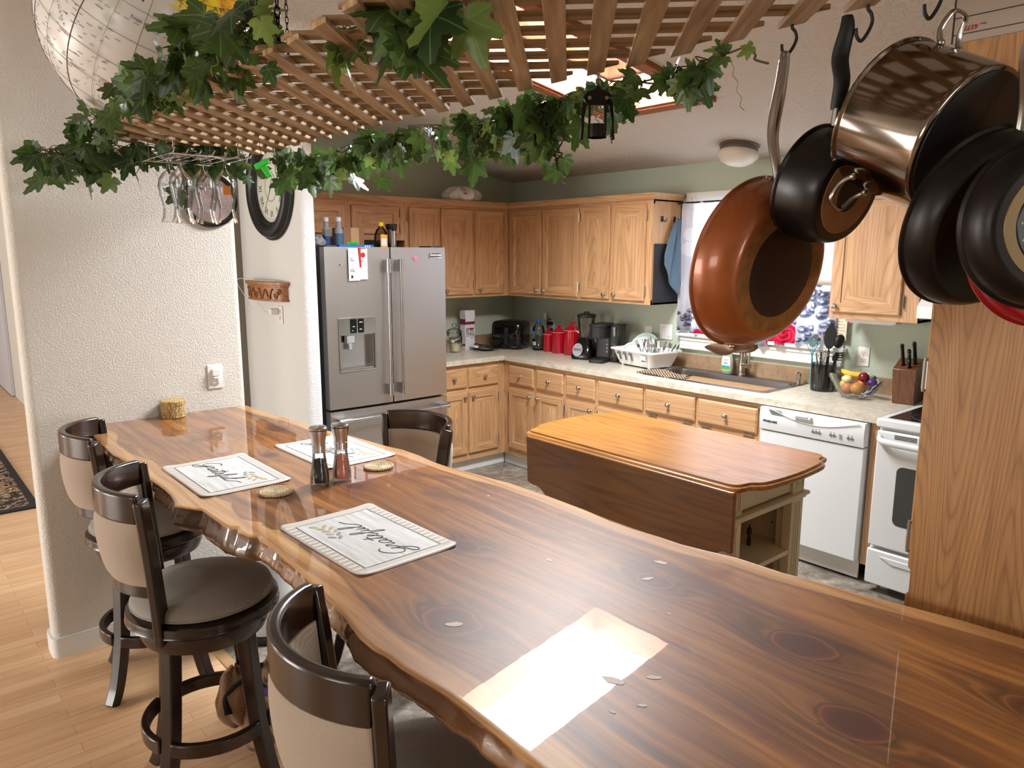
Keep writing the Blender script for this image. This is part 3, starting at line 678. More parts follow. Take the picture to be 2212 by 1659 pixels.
for (x, y, r) in ((sx0 + .2, -.50, .10), (sx1 - .2, -.50, .08), (sx0 + .2, -.22, .08), (sx1 - .2, -.22, .10)):
    build(MB().tube([(x + r * math.cos(a), y + r * math.sin(a), .9197) for a in [i * PI / 20 for i in range(40)]], .0008, 4, closed=True), 'burner_ring', grey_m, ct)
od = build(MB().box((sx0 + .004, -.688, .252), (sx1 - .004, -.647, .856)), 'oven_door', white_m, t, bev=.008, seg=3)
mb = MB(); R4 = [(x, z) for x, z in rrect(sx0 + .115, sx1 - .115, .385, .690, .03, 5)]
mb.add([(x, -.6895, z) for x, z in R4] + [(x, -.687, z) for x, z in R4], [tuple(range(len(R4)))] + [(i, (i + 1) % len(R4), len(R4) + (i + 1) % len(R4), len(R4) + i) for i in range(len(R4))])
build(mb, 'oven_window', mat('oven_window_glass', sr(66, 70, 70), 0.10), od)
mb = MB().tube(catmull([(sx0 + .02, -.692, .822), (sx0 + .05, -.722, .810), (sx0 + .2, -.730, .806), (sx1 - .2, -.730, .806), (sx1 - .05, -.722, .810), (sx1 - .02, -.692, .822)], 6), [(.017, .013)] * 31, 12, flat=(0, 0, 1)); build(mb, 'door_handle', white_m, od)
mb = MB()
for i in range(3):
    for k in range(5): mb.box((sx0 + .09 + k * .13, -.690, .842 - i * .008), (sx0 + .195 + k * .13, -.6875, .8455 - i * .008))
build(mb, 'vent_slots', black_m, od)
dr = MB().box((sx0 + .004, -.690, .045), (sx1 - .004, -.647, .232)); build(dr, 'storage_drawer', white_m, t, bev=.008, seg=3)
build(MB().prism([(0, 0), (.62, 0), (.56, -.03), (.06, -.03)], 0, .006).xf(Matrix(((1, 0, 0, sx0 + .07), (0, 0, -1, -.690), (0, 1, 0, .205), (0, 0, 0, 1)))), 'drawer_grip', white_m, t, bev=.003)
build(MB().box((sx0 + .03, -.64, .236), (sx1 - .03, -.63, .250)), 'drawer_gap', black_m, t)

fy0, fy1, fx = -2.320, -1.410, .930
t = thing('refrigerator', 'stainless steel french-door refrigerator with water dispenser and bottom freezer', 'refrigerator', (.5, -1.86, 0))
build(MB().box((.04, fy0 + .004, .03), (.855, fy1 - .004, 1.745)).box((.75, fy0 + .02, 1.745), (.90, fy0 + .10, 1.775)).box((.75, fy1 - .10, 1.745), (.90, fy1 - .02, 1.775)), 'cabinet_body', mat('fridge_side_grey', sr(62, 62, 64), 0.4, 0.3), t, bev=.004)
build(MB().box((.10, fy0 + .03, 0), (.84, fy1 - .03, .05)), 'foot_grille', black_m, t)
def fdoor(y0, y1, z0, z1, hole=None):
    mb = MB(); n = 14
    def bulge(y): u = (y - fy0) / (fy1 - fy0); return fx + .010 * (1 - (2 * u - 1) ** 2) - .008
    ys = [y0 + (y1 - y0) * i / n for i in range(n + 1)]
    if hole: ys = sorted(set(ys + [hole[0], hole[1]]))
    zs = [z0, z1] if not hole else [z0, hole[2], hole[3], z1]
    for i in range(len(ys) - 1):
        for k in range(len(zs) - 1):
            ym = (ys[i] + ys[i + 1]) / 2; zm = (zs[k] + zs[k + 1]) / 2
            if hole and hole[0] < ym < hole[1] and hole[2] < zm < hole[3]: continue
            mb.add([(bulge(ys[i]), ys[i], zs[k]), (bulge(ys[i + 1]), ys[i + 1], zs[k]), (bulge(ys[i + 1]), ys[i + 1], zs[k + 1]), (bulge(ys[i]), ys[i], zs[k + 1])], [(0, 1, 2, 3)])
    xb = .862
    for (a, b) in (((y0, z0), (y0, z1)), ((y1, z0), (y1, z1))): mb.add([(bulge(a[0]), a[0], a[1]), (bulge(b[0]), b[0], b[1]), (xb, b[0], b[1]), (xb, a[0], a[1])], [(0, 1, 2, 3)])
    for z in (z0, z1):
        for i in range(len(ys) - 1): mb.add([(bulge(ys[i]), ys[i], z), (bulge(ys[i + 1]), ys[i + 1], z), (xb, ys[i + 1], z), (xb, ys[i], z)], [(0, 1, 2, 3)])
    mb.add([(xb, y0, z0), (xb, y1, z0), (xb, y1, z1), (xb, y0, z1)], [(0, 1, 2, 3)])
    return mb
H = (-2.235, -1.990, .985, 1.215)
def merged(mb):
    return mb
dl = build(merged(fdoor(fy0, -1.862, .738, 1.765, H)), 'left_door', stainless, t, sharp=50, recalc=False)
dr_ = build(fdoor(-1.852, fy1, .738, 1.765), 'right_door', stainless, t, sharp=50, recalc=False)
fz = build(fdoor(fy0, fy1, .085, .722), 'freezer_drawer', stainless, t, sharp=50, recalc=False)
def fhandle(y, par):
    mb = MB().tube([(.985, y, .80), (.985, y, 1.685)], .011, 16); mb.tube([(.985, y, .795), (.985, y, .875)], .0165, 16).tube([(.985, y, 1.605), (.985, y, 1.69)], .0165, 16)
    mb.box((.925, y - .013, .80), (.985, y + .013, .87)).box((.925, y - .013, 1.61), (.985, y + .013, 1.685))
    build(mb, 'door_handle', steel, par, sharp=30)
fhandle(-1.902, dl); fhandle(-1.808, dr_)
mb = MB().tube([(.985, -2.26, .665), (.985, -1.46, .665)], .011, 16).tube([(.985, -2.29, .665), (.985, -2.20, .665)], .0165, 16).tube([(.985, -1.52, .665), (.985, -1.43, .665)], .0165, 16).box((.92, -2.28, .652), (.985, -2.22, .678)).box((.92, -1.50, .652), (.985, -1.44, .678))
build(mb, 'freezer_handle', steel, fz, sharp=30)
wd = MB(); xi = .86
wd.box((xi, H[0], H[2]), (xi + .006, H[1], H[3])).box((xi, H[0], H[2]), (.925, H[0] + .006, H[3])).box((xi, H[1] - .006, H[2]), (.925, H[1], H[3])).box((xi, H[0], H[2]), (.925, H[1], H[2] + .01)).box((xi, H[0], H[3] - .006), (.925, H[1], H[3]))
dsp = build(wd, 'water_dispenser', steel, dl)
build(MB().box((.922, H[0] - .004, H[3]), (.934, H[1] + .004, 1.315)).tube([(.932, H[0] - .006, .975), (.932, H[1] + .006, .975), (.932, H[1] + .006, 1.318), (.932, H[0] - .006, 1.318)], .004, 8, closed=True), 'dispenser_bezel', steel, dsp)
build(MB().box((.9345, -2.165, 1.222), (.9365, -2.068, 1.312)), 'control_display', black_g, dsp)
mb = MB()
for (y, z, w_) in ((-2.10, 1.288, .022), (-2.10, 1.243, .016), (-2.148, 1.262, .014), (-2.152, 1.236, .006)): mb.box((.9367, y, z), (.937, y + w_, z + .004))
mb.box((.9367, -2.117, 1.222), (.937, -2.1155, 1.312)); build(mb, 'display_markings', paper_m, dsp)
build(MB().box((.885, -2.185, 1.155), (.92, -2.125, 1.209)).box((.885, -2.165, 1.11), (.905, -2.135, 1.165)), 'dispenser_paddle', chrome, dsp, bev=.004)
bd = build(MB().box((fx - .001, -1.545, 1.694), (fx + .0035, -1.448, 1.728)), 'nameplate', chrome, dr_, bev=.001)
build(MB().box((fx + .0035, -1.542, 1.701), (fx + .0045, -1.451, 1.726)), 'nameplate_field', black_g, dr_)
text_mesh('FRIGIDAIRE', .0175, face_px((fx + .0046, -1.4965, 1.7135)), paper_m, parent=bd, ext=.0003, bold=.0004)
text_mesh('PROFESSIONAL', .0065, face_px((fx + .0036, -1.4965, 1.6975)), grey_ink, parent=bd, ext=.0003)
# papers, magnets
mg = thing('letter', 'white envelope with printed lines held on the left fridge door', 'letter', (.94, -2.13, 1.55))
mb = MB(); mb.box((.9405, -2.165, 1.555), (.9415, -2.085, 1.757)); build(mb, 'sheet', paper_m, mg)
mb = MB()
for (y, z, w_) in ((-2.155, 1.69, .02), (-2.155, 1.678, .03), (-2.155, 1.61, .035), (-2.155, 1.62, .03)): mb.box((.9416, y, z), (.9419, y + w_, z + .004))
mb.tube([(.9418, -2.158, 1.602), (.9418, -2.112, 1.602), (.9418, -2.112, 1.630), (.9418, -2.158, 1.630)], .0006, 4, closed=True).box((.9416, -2.150, 1.57), (.9419, -2.135, 1.588)); build(mb, 'printed_marks', ink, mg)
mg = thing('letter', 'white sheet with a red round sticker overlapping the envelope on the fridge door', 'letter', (.94, -2.06, 1.55))
build(MB().box((.9425, -2.095, 1.562), (.9432, -2.032, 1.757)), 'sheet', paper_m, mg)
build(MB().lathe([(0, 0), (.017, 0), (.017, .0008), (0, .0008)], TR((.9432, -2.063, 1.715), (1, 0, 0)), 20), 'round_sticker', red_ink, mg)
build(MB().box((.9442, -2.0645, 1.708), (.9445, -2.0615, 1.722)).box((.9433, -2.085, 1.675), (.9436, -2.06, 1.679)).box((.9433, -2.085, 1.752), (.9436, -2.04, 1.756)), 'printed_marks', ink, mg)
tag(build(MB().add([(.945, -2.098, 1.76), (.945, -2.080, 1.76), (.945, -2.078, 1.64), (.945, -2.088, 1.635), (.948, -2.098, 1.76), (.948, -2.080, 1.76), (.948, -2.078, 1.64), (.948, -2.088, 1.635)], [(0, 1, 2, 3), (7, 6, 5, 4), (0, 4, 5, 1), (1, 5, 6, 2), (2, 6, 7, 3), (3, 7, 4, 0)]), 'ribbon', red_ink), 'red ribbon strip hanging over the papers on the fridge', 'ribbon')
tag(build(MB().lathe([(0, 0), (.016, 0), (.015, .004), (0, .006)], TR((fx + .002, -1.662, 1.692), (1, 0, 0)), 20), 'magnet', mat('pink_plastic', sr(236, 110, 150), 0.4)), 'round pink magnet on the right fridge door', 'magnet')
tag(build(MB().lathe([(0, 0), (.006, 0), (.005, .005), (0, .006)], TR((fx - .001, -2.215, 1.657), (1, 0, 0)), 14), 'magnet', chrome), 'tiny silver magnet at the upper left of the fridge', 'magnet')

# ------------------------------------------------------------------ things on the fridge
FT = 1.7455
def bottle(name, label, x, y, z, prof, m, cap, capm, liquid=None):
    t = thing(name, label, 'bottle', (x, y, z)); T = TR((x, y, z))
    build(MB().lathe(prof, T, 24), 'body', m, t, sharp=60); build(MB().lathe(cap, T, 18), 'cap', capm, t)
    if liquid: build(MB().lathe(liquid[0], T, 24), 'liquid', liquid[1], t, sharp=60)
    return t
mwb = mat('blue_mouthwash', sr(90, 128, 160), 0.12, Transmission_Weight=0.3); clr = mat('frosted_clear_plastic', sr(176, 182, 188), 0.25, Transmission_Weight=0.25, IOR=1.2)
t = bottle('mouthwash_bottle', 'blue and clear bottle with white cap, right one of the pair on the fridge', .60, -2.045, FT, [(.026, 0), (.029, .005), (.029, .13), (.022, .145), (.0185, .15), (.0175, .19)], clr, [(.019, .188), (.019, .215), (.016, .217), (0, .217)], plastic_w)
build(MB().lathe([(.0295, .003), (.0297, .11), (.0285, .11)], TR((.60, -2.045, FT)), 24, cap=False), 'liquid_band', mwb, t)
t = bottle('mouthwash_bottle', 'clear bottle with grey label, left one of the pair on the fridge', .56, -2.115, FT, [(.024, 0), (.027, .005), (.027, .13), (.021, .145), (.0165, .15), (.0165, .19)], clr, [(.018, .188), (.018, .213), (.015, .215), (0, .215)], plastic_w)
build(MB().lathe([(.0275, .003), (.0277, .10), (.0265, .10)], TR((.56, -2.115, FT)), 24, cap=False), 'liquid_band', blue_ink, t); build(MB().box((.584, -2.14, FT + .09), (.588, -2.09, FT + .135)), 'label', grey_m, t)
t = thing('cardboard_box', 'open brown cardboard box with tape and green sticker on the fridge', 'box', (.52, -1.93, FT))
build(MB().box((.44, -2.01, FT), (.60, -1.855, FT + .15)), 'carton', cardboard, t, bev=.001); build(MB().box((.6001, -1.955, FT + .02), (.6012, -1.895, FT + .15)), 'tape_strip', tape_m, t)
st_ = build(MB().box((.8005, -1.985, FT + .028), (.8015, -1.905, FT + .055)), 'sticker', green_cl, t); text_mesh('FRAGILE', .014, face_px((.8016, -1.945, FT + .0415)), ink, parent=st_, ext=.0003)
st_.location.x = -.199
t = thing('blue_box', 'flat blue and white box lying on the fridge front edge', 'box', (.7, -2.03, FT))
build(MB().box((.66, -2.15, FT), (.80, -1.90, FT + .035)), 'carton', blue_m, t, bev=.001); build(MB().box((.8, -1.965, FT + .004), (.801, -1.957, FT + .031)).box((.8, -1.950, FT + .004), (.801, -1.942, FT + .031)).box((.8, -1.935, FT + .004), (.801, -1.927, FT + .031)), 'white_stripes', paper_m, t)
t = thing('honey_bottle', 'plastic honey jug with yellow cap and orange label on the fridge', 'bottle', (.68, -1.77, FT))
T = TR((.68, -1.77, FT))
build(MB().lathe([(.040, 0), (.046, .006)] + [(.046 + .0012 * (k % 2), .012 + k * .007) for k in range(12)] + [(.043, .11), (.034, .135), (.020, .150), (.0165, .155), (.0165, .165)], T, 28), 'jug', thinglass('amber_clear_plastic', (0.62, 0.56, 0.44), 1.4), t, sharp=60)
build(MB().lathe([(.0425, .004), (.0445, .05), (0, .05)], T, 28), 'honey', mat('dark_honey', sr(50, 24, 8), 0.1), t)
build(MB().lathe([(.0185, .162), (.0185, .185), (.016, .188), (0, .188)], T, 20), 'cap', mat('yellow_plastic', sr(244, 214, 20), 0.35), t)
lb = build(MB().lathe([(.0478, .012), (.0478, .105)], T, 16, cap=False, a0=-.62, a1=.62), 'label', mat('orange_label', sr(246, 172, 30), 0.5), t)
build(MB().lathe([(.0482, .03), (.0482, .08)], T, 10, cap=False, a0=-.5, a1=.35), 'label_panel', paper_m, lb)
t = thing('travel_tumbler', 'stainless travel tumbler with black lid behind the honey jug', 'tumbler', (.65, -1.675, FT)); T = TR((.65, -1.668, FT))
build(MB().lathe([(.030, 0), (.033, .004), (.033, .12), (.035, .14)], T, 24), 'body', steel, t); build(MB().lathe([(.0355, .139), (.038, .150), (.041, .178), (.040, .18), (0, .178)], T, 24).box((.68, -1.684, FT + .132), (.697, -1.660, FT + .175)), 'lid', black_m, t, bev=.003)
t = thing('plastic_wrap', 'crumpled clear plastic wrap at the left end of the fridge top', 'wrapping', (.6, -2.21, FT))
random.seed(4); mb = MB(); mb.grid(lambda u, v: (.60 + .06 * math.cos(u * 2 * PI) * math.sin(v * PI) + .006 * math.sin(17 * u + 9 * v), -2.20 + .05 * math.sin(u * 2 * PI) * math.sin(v * PI) + .006 * math.cos(23 * v), FT + .004 + .045 * (1 - math.cos(v * PI)) + .006 * math.sin(31 * u) * math.sin(v * PI)), 24, 12, closed_u=True); build(mb, 'film', clr, t, sharp=20)
# bag on top of the wall cabinets
t = thing('plastic_bag', 'white plastic bag with black print lying on top of the corner cabinets', 'bag', (.30, -.62, 2.113))
mb = MB()
def bagf(u, v):
    a = u * 2 * PI; r = math.sin(v * PI) ** .7; k = 1 + .10 * math.sin(5 * a + 3 * v) + .05 * math.sin(11 * a)
    z = 2.114 + .085 * (1 - v) ** .8 * (1 if v < 1 else 0)
    return (.22 + .12 * r * k * math.cos(a), -.74 + .17 * r * k * math.sin(a), 2.114 + .062 * (1 + math.cos(v * PI)) * (1 + .15 * math.sin(7 * a)))
mb.grid(bagf, 48, 14, closed_u=True); build(mb, 'bag_skin', plastic_w, t, sharp=30)
build(MB().tube([(.31, -.80, 2.20), (.325, -.77, 2.193), (.32, -.74, 2.2), (.325, -.70, 2.19)], .004, 6), 'print_mark', ink, t)

# ------------------------------------------------------------------ things on the worktop
WZ = .9145
t = thing('glass_jar', 'lidded glass jar half full of flour with a scoop, next to the fridge', 'jar', (.206, -.805, WZ)); T = TR((.206, -.815, WZ))
build(MB().lathe([(.062, 0), (.068, .006), (.068, .13), (.060, .15), (.060, .16), (.064, .165), (.066, .165), (.063, .16), (.063, .15), (.0655, .13), (.0655, .008), (0, .008)], T, 32, cap=False), 'jar_body', thin_glass, t, sharp=60)
build(MB().lathe([(.068, .166), (.066, .176), (.045, .192), (.014, .198), (.010, .205), (.020, .215), (.022, .228), (.014, .238), (0, .24)], T, 28), 'lid', thin_glass, t, sharp=60)
build(MB().lathe([(0, .009), (.064, .009), (.064, .062), (.03, .072), (0, .07)], T, 28), 'flour', rice_m, t, sharp=60)
build(MB().sphere((.215, -.845, WZ + .09), (.022, .022, .016), 14, 8).tube([(.22, -.835, WZ + .095), (.24, -.765, WZ + .118)], .004, 8), 'scoop', plastic_w, t)
t = thing('flour_bag', 'tall white paper flour bag with red and blue checks by the jar', 'bag', (.13, -.62, WZ))
mb = MB(); mb.grid(lambda u, v: (.13 + (.036 + .004 * math.sin(9 * v)) * [1, 1, -1, -1][int(u * 4) % 4] * (1 - .08 * (v > .86)), -.62 + (.05 + .003 * math.sin(14 * v + 1)) * [-1, 1, 1, -1][int(u * 4) % 4], WZ + .335 * v), 4, 14, closed_u=True)
build(mb, 'sack', mat('crinkled_flour_paper', sr(222, 222, 226), 0.55, bmp=(60, .5, .006)), t, sharp=25)
t2 = build(MB().box((.094, -.672, WZ), (.166, -.568, WZ + .05)).box((.094, -.672, WZ + .215), (.1665, -.567, WZ + .26)), 'check_band', None or (lambda tt: (tt.P(Base_Color=tt.N('ShaderNodeTexChecker', None, Vector=tt.coord(), Color1=sr(170, 24, 40), Color2=sr(34, 44, 110), Scale=48.0).outputs[0], Roughness=0.6), tt.m)[1])(NT('red_blue_check')), t)
text_mesh('King Arthur', .026, Matrix.Translation((.1675, -.625, WZ + .14)) @ Matrix(((0, 0, 1, 0), (0, -1, 0, 0), (1, 0, 0, 0), (0, 0, 0, 1))), ink, parent=t, ext=.0003) if False else None
mb = MB()
for i in range(9): mb.box((.1662, -.662, WZ + .075 + i * .013), (.1668, -.662 + .03 + .01 * (i % 3), WZ + .079 + i * .013))
mb.tube([(.167, -.60 + .016 * math.cos(a), WZ + .13 + .035 * math.sin(a)) for a in [k * PI / 10 for k in range(20)]], .002, 6, closed=True).tube(catmull([(.167, -.612, WZ + .12), (.167, -.60, WZ + .14), (.167, -.588, WZ + .115)], 4), .002, 5); build(mb, 'printed_text', ink, t)
build(MB().box((.1662, -.62, WZ + .17), (.1668, -.58, WZ + .185)), 'red_print', red_ink, t)
t = thing('deep_fryer', 'black glossy deep fryer in the kitchen corner', 'fryer', (.30, -.27, WZ)); A = math.radians(28)
Mf = Matrix.Translation((.30, -.275, WZ)) @ rotz(A)
mb = MB(); loft(mb, [[(x, y, z) for x, y in rrect(-w2_, w2_, -d2, d2, .05)] for z, w2_, d2 in ((.0, .125, .11), (.012, .135, .12), (.13, .145, .13), (.21, .142, .127), (.232, .130, .115), (.240, .10, .09))], cap0=True, cap1=True, m=Mf); build(mb, 'housing', black_g, t, sharp=50)
build(MB().box((-.012, -.142, .045), (.024, -.126, .19), 0, Mf).box((-.006, -.146, .15), (.018, -.13, .182), 0, Mf), 'handle', black_m, t, bev=.004)
build(MB().tube([(.085 + .026 * math.cos(a), -.1335, .115 + .026 * math.sin(a)) for a in [i * PI / 12 for i in range(-3, 16)]], .0012, 5, m=Mf), 'dial_scale', grey_m, t); build(MB().lathe([(.017, 0), (.015, .01), (0, .011)], Mf @ TR((.085, -.132, .115), (0, -1, 0)), 20), 'dial', black_g, t)
text_mesh('presto', .017, Mf @ face_my((.075, -.126, .014 + .012)), grey_m, parent=t, ext=.0003); text_mesh('CoolDaddy', .014, Mf @ face_my((-.082, -.1345, .115)), grey_m, parent=t, ext=.0003)
cbl = thing('power_cord', 'coiled black power cords lying in front of the flour bag', 'cord', (.25, -.52, WZ))
mb = MB(); random.seed(2)
for k in range(4):
    rr = .085 + .012 * k; mb.tube(catmull([(.25 + rr * 1.1 * math.cos(a) + random.uniform(-.006, .006), -.53 + rr * math.sin(a) + random.uniform(-.006, .006), WZ + .004 + .006 * k + .003 * math.sin(3 * a)) for a in [i * PI / 5 for i in range(10)]], 4, True), .0032, 6, closed=True)
mb.tube(catmull([(.33, -.50, WZ + .02), (.24, -.56, WZ + .045), (.20, -.60, WZ + .05), (.17, -.54, WZ + .02)], 5), .0045, 6); build(mb, 'cable', black_m, cbl); build(MB().box((.21, -.64, WZ + .02), (.26, -.60, WZ + .04)), 'white_plug', plastic_w, cbl, bev=.004)
t = thing('power_cord', 'black cord running from the fryer up to the wall outlet', 'cord', (.45, -.1, WZ))
build(MB().tube(catmull([(.43, -.22, WZ + .03), (.48, -.12, WZ + .02), (.53, -.05, WZ + .06), (.50, -.03, WZ + .15), (.50, -.03, 1.15), (.53, -.012, 1.16)], 6), .004, 8), 'cable', black_m, t)
t = bottle('water_bottle', 'large clear water bottle with blue cap, left of the red canisters', .563, -.19, WZ, [(.045, 0), (.052, .005), (.052, .16), (.048, .19), (.030, .22), (.018, .235), (.018, .245)], thinglass('bottle_plastic', (0.72, 0.76, 0.79), 1.4), [(.021, .243), (.021, .262), (.018, .265), (0, .265)], mat('blue_cap', sr(20, 90, 200), 0.35))
build(MB().lathe([(.0525, .10), (.0525, .165)], TR((.563, -.19, WZ)), 14, cap=False, a0=-2.5, a1=-1.5), 'label', mat('teal_label', sr(60, 130, 160), 0.5), t); build(MB().lathe([(.0525, .045), (.0525, .075)], TR((.563, -.19, WZ)), 14, cap=False, a0=-2.3, a1=-1.2), 'label', mat('pale_blue_label', sr(170, 210, 228), 0.5), t)
def outlet(name, label, m, kind='outlet', w=.07, h=.114):
    t = thing(name, label, 'outlet' if kind == 'outlet' else 'light switch', m.translation)
    build(MB().box((-w / 2, -h / 2, 0), (w / 2, h / 2, .006), 0, m), 'cover_plate', plastic_w, t, bev=.003)
    if kind == 'outlet':
        for dz in (-.022, .022):
            r = build(MB().lathe([(.0165, 0), (.0165, .002), (0, .002)], m @ Matrix.Translation((0, dz, .006)), 20), 'receptacle', mat('ivory_receptacle', sr(226, 218, 200), 0.4), t)
            build(MB().box((-.0075, dz - .001, .008), (-.005, dz + .009, .0086), 0, m).box((.005, dz - .001, .008), (.0075, dz + .009, .0086), 0, m).lathe([(.0028, 0), (.0028, .0006), (0, .0006)], m @ Matrix.Translation((0, dz - .008, .008)), 10), 'slots', ink, r)
        build(MB().lathe([(.003, 0), (.002, .001), (0, .001)], m @ Matrix.Translation((0, 0, .006)), 10), 'screw', nickel, t)
    elif kind == 'switch':
        for dx in ((-.023, .023) if w > .1 else (0,)): build(MB().box((dx - .016, -.033, .006), (dx + .016, .033, .009), 0, m), 'rocker', plastic_w, t, bev=.002)
    elif kind == 'slide':
        build(MB().box((-.018, .004, .006), (.018, .036, .022), 0, m), 'slider_dimmer', plastic_w, t, bev=.003); build(MB().box((-.018, -.034, .006), (.018, -.002, .012), 0, m).box((-.014, -.008, .012), (.010, .0, .026), 0, m).box((.006, -.03, .012), (.014, .0, .018), 0, m), 'toggle', plastic_w, t, bev=.002)
    return t
outlet('outlet', 'white outlet on the sage wall right of the window, above the fruit bowl', face_my((3.223, -.001, 1.125)))
outlet('outlet', 'white outlet on the sage wall behind the water bottle', face_my((.52, -.001, 1.10)))
t = thing('wall_plug', 'black double plug in the outlet behind the water bottle', 'plug', (.53, -.02, 1.1)); build(MB().box((.505, -.045, 1.115), (.550, -.0085, 1.145)), 'plug_block', black_m, t, bev=.004); build(MB().box((.505, -.040, 1.060), (.550, -.0085, 1.09)), 'plug_block', black_m, t, bev=.004)
t = thing('tag', 'small white paper tag hanging by the outlet over the blue cap', 'tag', (.50, -.05, 1.19)); build(MB().box((.475, -.052, 1.16), (.51, -.0505, 1.215)), 'paper', paper_m, t)
outlet('light_switch', 'white double rocker switch plate behind the dish rack', face_my((1.757, -.001, 1.155)), 'switch', .116, .116)
outlet('outlet', 'grey outlet cover behind the dish rack, left of the double switch', face_my((1.59, -.001, 1.14)), 'switch', .07, .09)
# canisters
def canister(x, y, r, h, label):
    t = thing('canister', label, 'canister', (x, y, WZ), 'red fluted canisters'); T = TR((x, y, WZ)); mb = MB(); seg = 72
    prof = [(r * .94, 0), (r, .006), (r, h * .93), (r * .97, h * .955)]
    vs = []; fs = []
    for j, (rr, z) in enumerate(prof):
        for i in range(seg):
            a = 2 * PI * i / seg; q = rr * (1 - (.035 if (i % 4) >= 2 and j in (1, 2) else 0)); vs.append((q * math.cos(a), q * math.sin(a), z))
    for j in range(3):
        for i in range(seg): i2 = (i + 1) % seg; fs.append((j * seg + i, j * seg + i2, (j + 1) * seg + i2, (j + 1) * seg + i))
    fs.append(tuple(reversed(range(seg)))); fs.append(tuple(3 * seg + i for i in range(seg)))
    mb.add(vs, fs, 0, T); build(mb, 'pot', red_ce, t, sharp=60)
    build(MB().lathe([(r * 1.0, h * .955), (r * 1.02, h * .965), (r * 1.0, h * .975), (0, h * .975)], T, 40), 'rim', mat('pale_pink_rim', sr(230, 170, 176), 0.3) if 'pale_pink_rim' not in MATS else MATS['pale_pink_rim'], t)
    build(MB().lathe([(r * .98, h * .975), (r * .9, h * 1.02), (r * .45, h * 1.13), (r * .2, h * 1.16), (r * .16, h * 1.19), (r * .3, h * 1.22), (r * .34, h * 1.26), (r * .22, h * 1.30), (0, h * 1.31)], T, 32), 'lid', red_ce, t, sharp=60)
canister(.672, -.175, .048, .150, 'smallest red fluted canister, next to the water bottle')
canister(.800, -.180, .060, .178, 'medium red fluted canister, middle one of the three')
canister(.948, -.170, .072, .205, 'largest red fluted canister, beside the blender')
# blender
t = thing('blender', 'blender with glass jar and black base between canisters and coffee maker', 'blender', (1.165, -.25, WZ)); Mb = Matrix.Translation((1.165, -.25, WZ)) @ rotz(.35)
mb = MB(); loft(mb, [[(x, y + dy, z) for x, y in rrect(-a, a, -b, b, .04)] for z, a, b, dy in ((0, .085, .095, 0), (.03, .088, .1, 0), (.09, .078, .08, .01), (.145, .062, .06, .02), (.158, .055, .05, .02))], cap0=True, cap1=True, m=Mb); build(mb, 'motor_base', black_g, t, sharp=50)
pn = Mb @ Matrix.Translation((-.02, -.096, .075)) @ Matrix.Rotation(math.radians(72), 4, 'X')
bp = build(MB().lathe([(0, 0), (.045, 0), (.042, .006), (0, .006)], pn @ Matrix.Diagonal((.95, 1.2, 1, 1)), 28), 'button_panel', mat('silver_plastic', sr(178, 180, 184), 0.35, 0.4), t)
mb = MB()
for i in range(7): mb.box((-.03 + i * .0095, -.008, .006), (-.0245 + i * .0095, .012, .009), 0, pn)
mb.box((-.012, .030, .006), (.012, .034, .0065), 0, pn); build(mb, 'buttons', grey_ink, bp)
T = Mb @ Matrix.Translation((0, .02, .16))
build(MB().lathe([(.045, 0), (.048, .01), (.060, .07), (.070, .16), (.071, .168), (.069, .168), (.057, .07), (.045, .012), (0, .012)], T, 28, cap=False).tube(catmull([(-.066, 0, .15), (-.105, 0, .145), (-.10, 0, .08), (-.06, 0, .03)], 6), [(.006, .009)] * 19, 8, m=T), 'glass_jug', thin_glass, t, sharp=60)
build(MB().lathe([(.073, .160), (.074, .182), (.05, .188), (.024, .188), (.024, .202), (.018, .204), (0, .204)], T, 28), 'lid', black_m, t)
# coffee maker
t = thing('coffee_maker', 'black single-serve coffee maker with clear side reservoir, left of the dish rack', 'coffee maker', (1.36, -.23, WZ)); Mc = Matrix.Translation((1.365, -.235, WZ)) @ rotz(.30)
cofm = mat('soft_black_plastic', sr(30, 30, 32), 0.42)
build(MB().prism(rrect(-.07, .055, -.16, .12, .03), 0, .028, 0, Mc).prism(rrect(-.07, .055, -.03, .12, .02), .028, .275, 0, Mc), 'body', cofm, t, bev=.004)
build(MB().prism(rrect(-.068, .048, -.155, .02, .035), .185, .275, 0, Mc).prism(rrect(-.074, .054, -.16, .06, .035), .268, .292, 0, Mc), 'brew_head', black_m, t, bev=.006)
build(MB().prism(rrect(.057, .125, -.05, .11, .02), .01, .27, 0, Mc), 'water_tank', smoke_pl, t, bev=.003); build(MB().prism(rrect(.055, .128, -.053, .113, .02), .27, .282, 0, Mc), 'tank_lid', black_m, t, bev=.003)
mb = MB()
for i in range(4): mb.lathe([(.0075, 0), (.0075, .0015), (0, .0015)], Mc @ TR((.03, -.031, .16 - i * .028), (0, -1, 0)), 16)
build(mb, 'buttons', grey_m, t)
t = thing('side_tag', 'white strip', 'x') if False else None
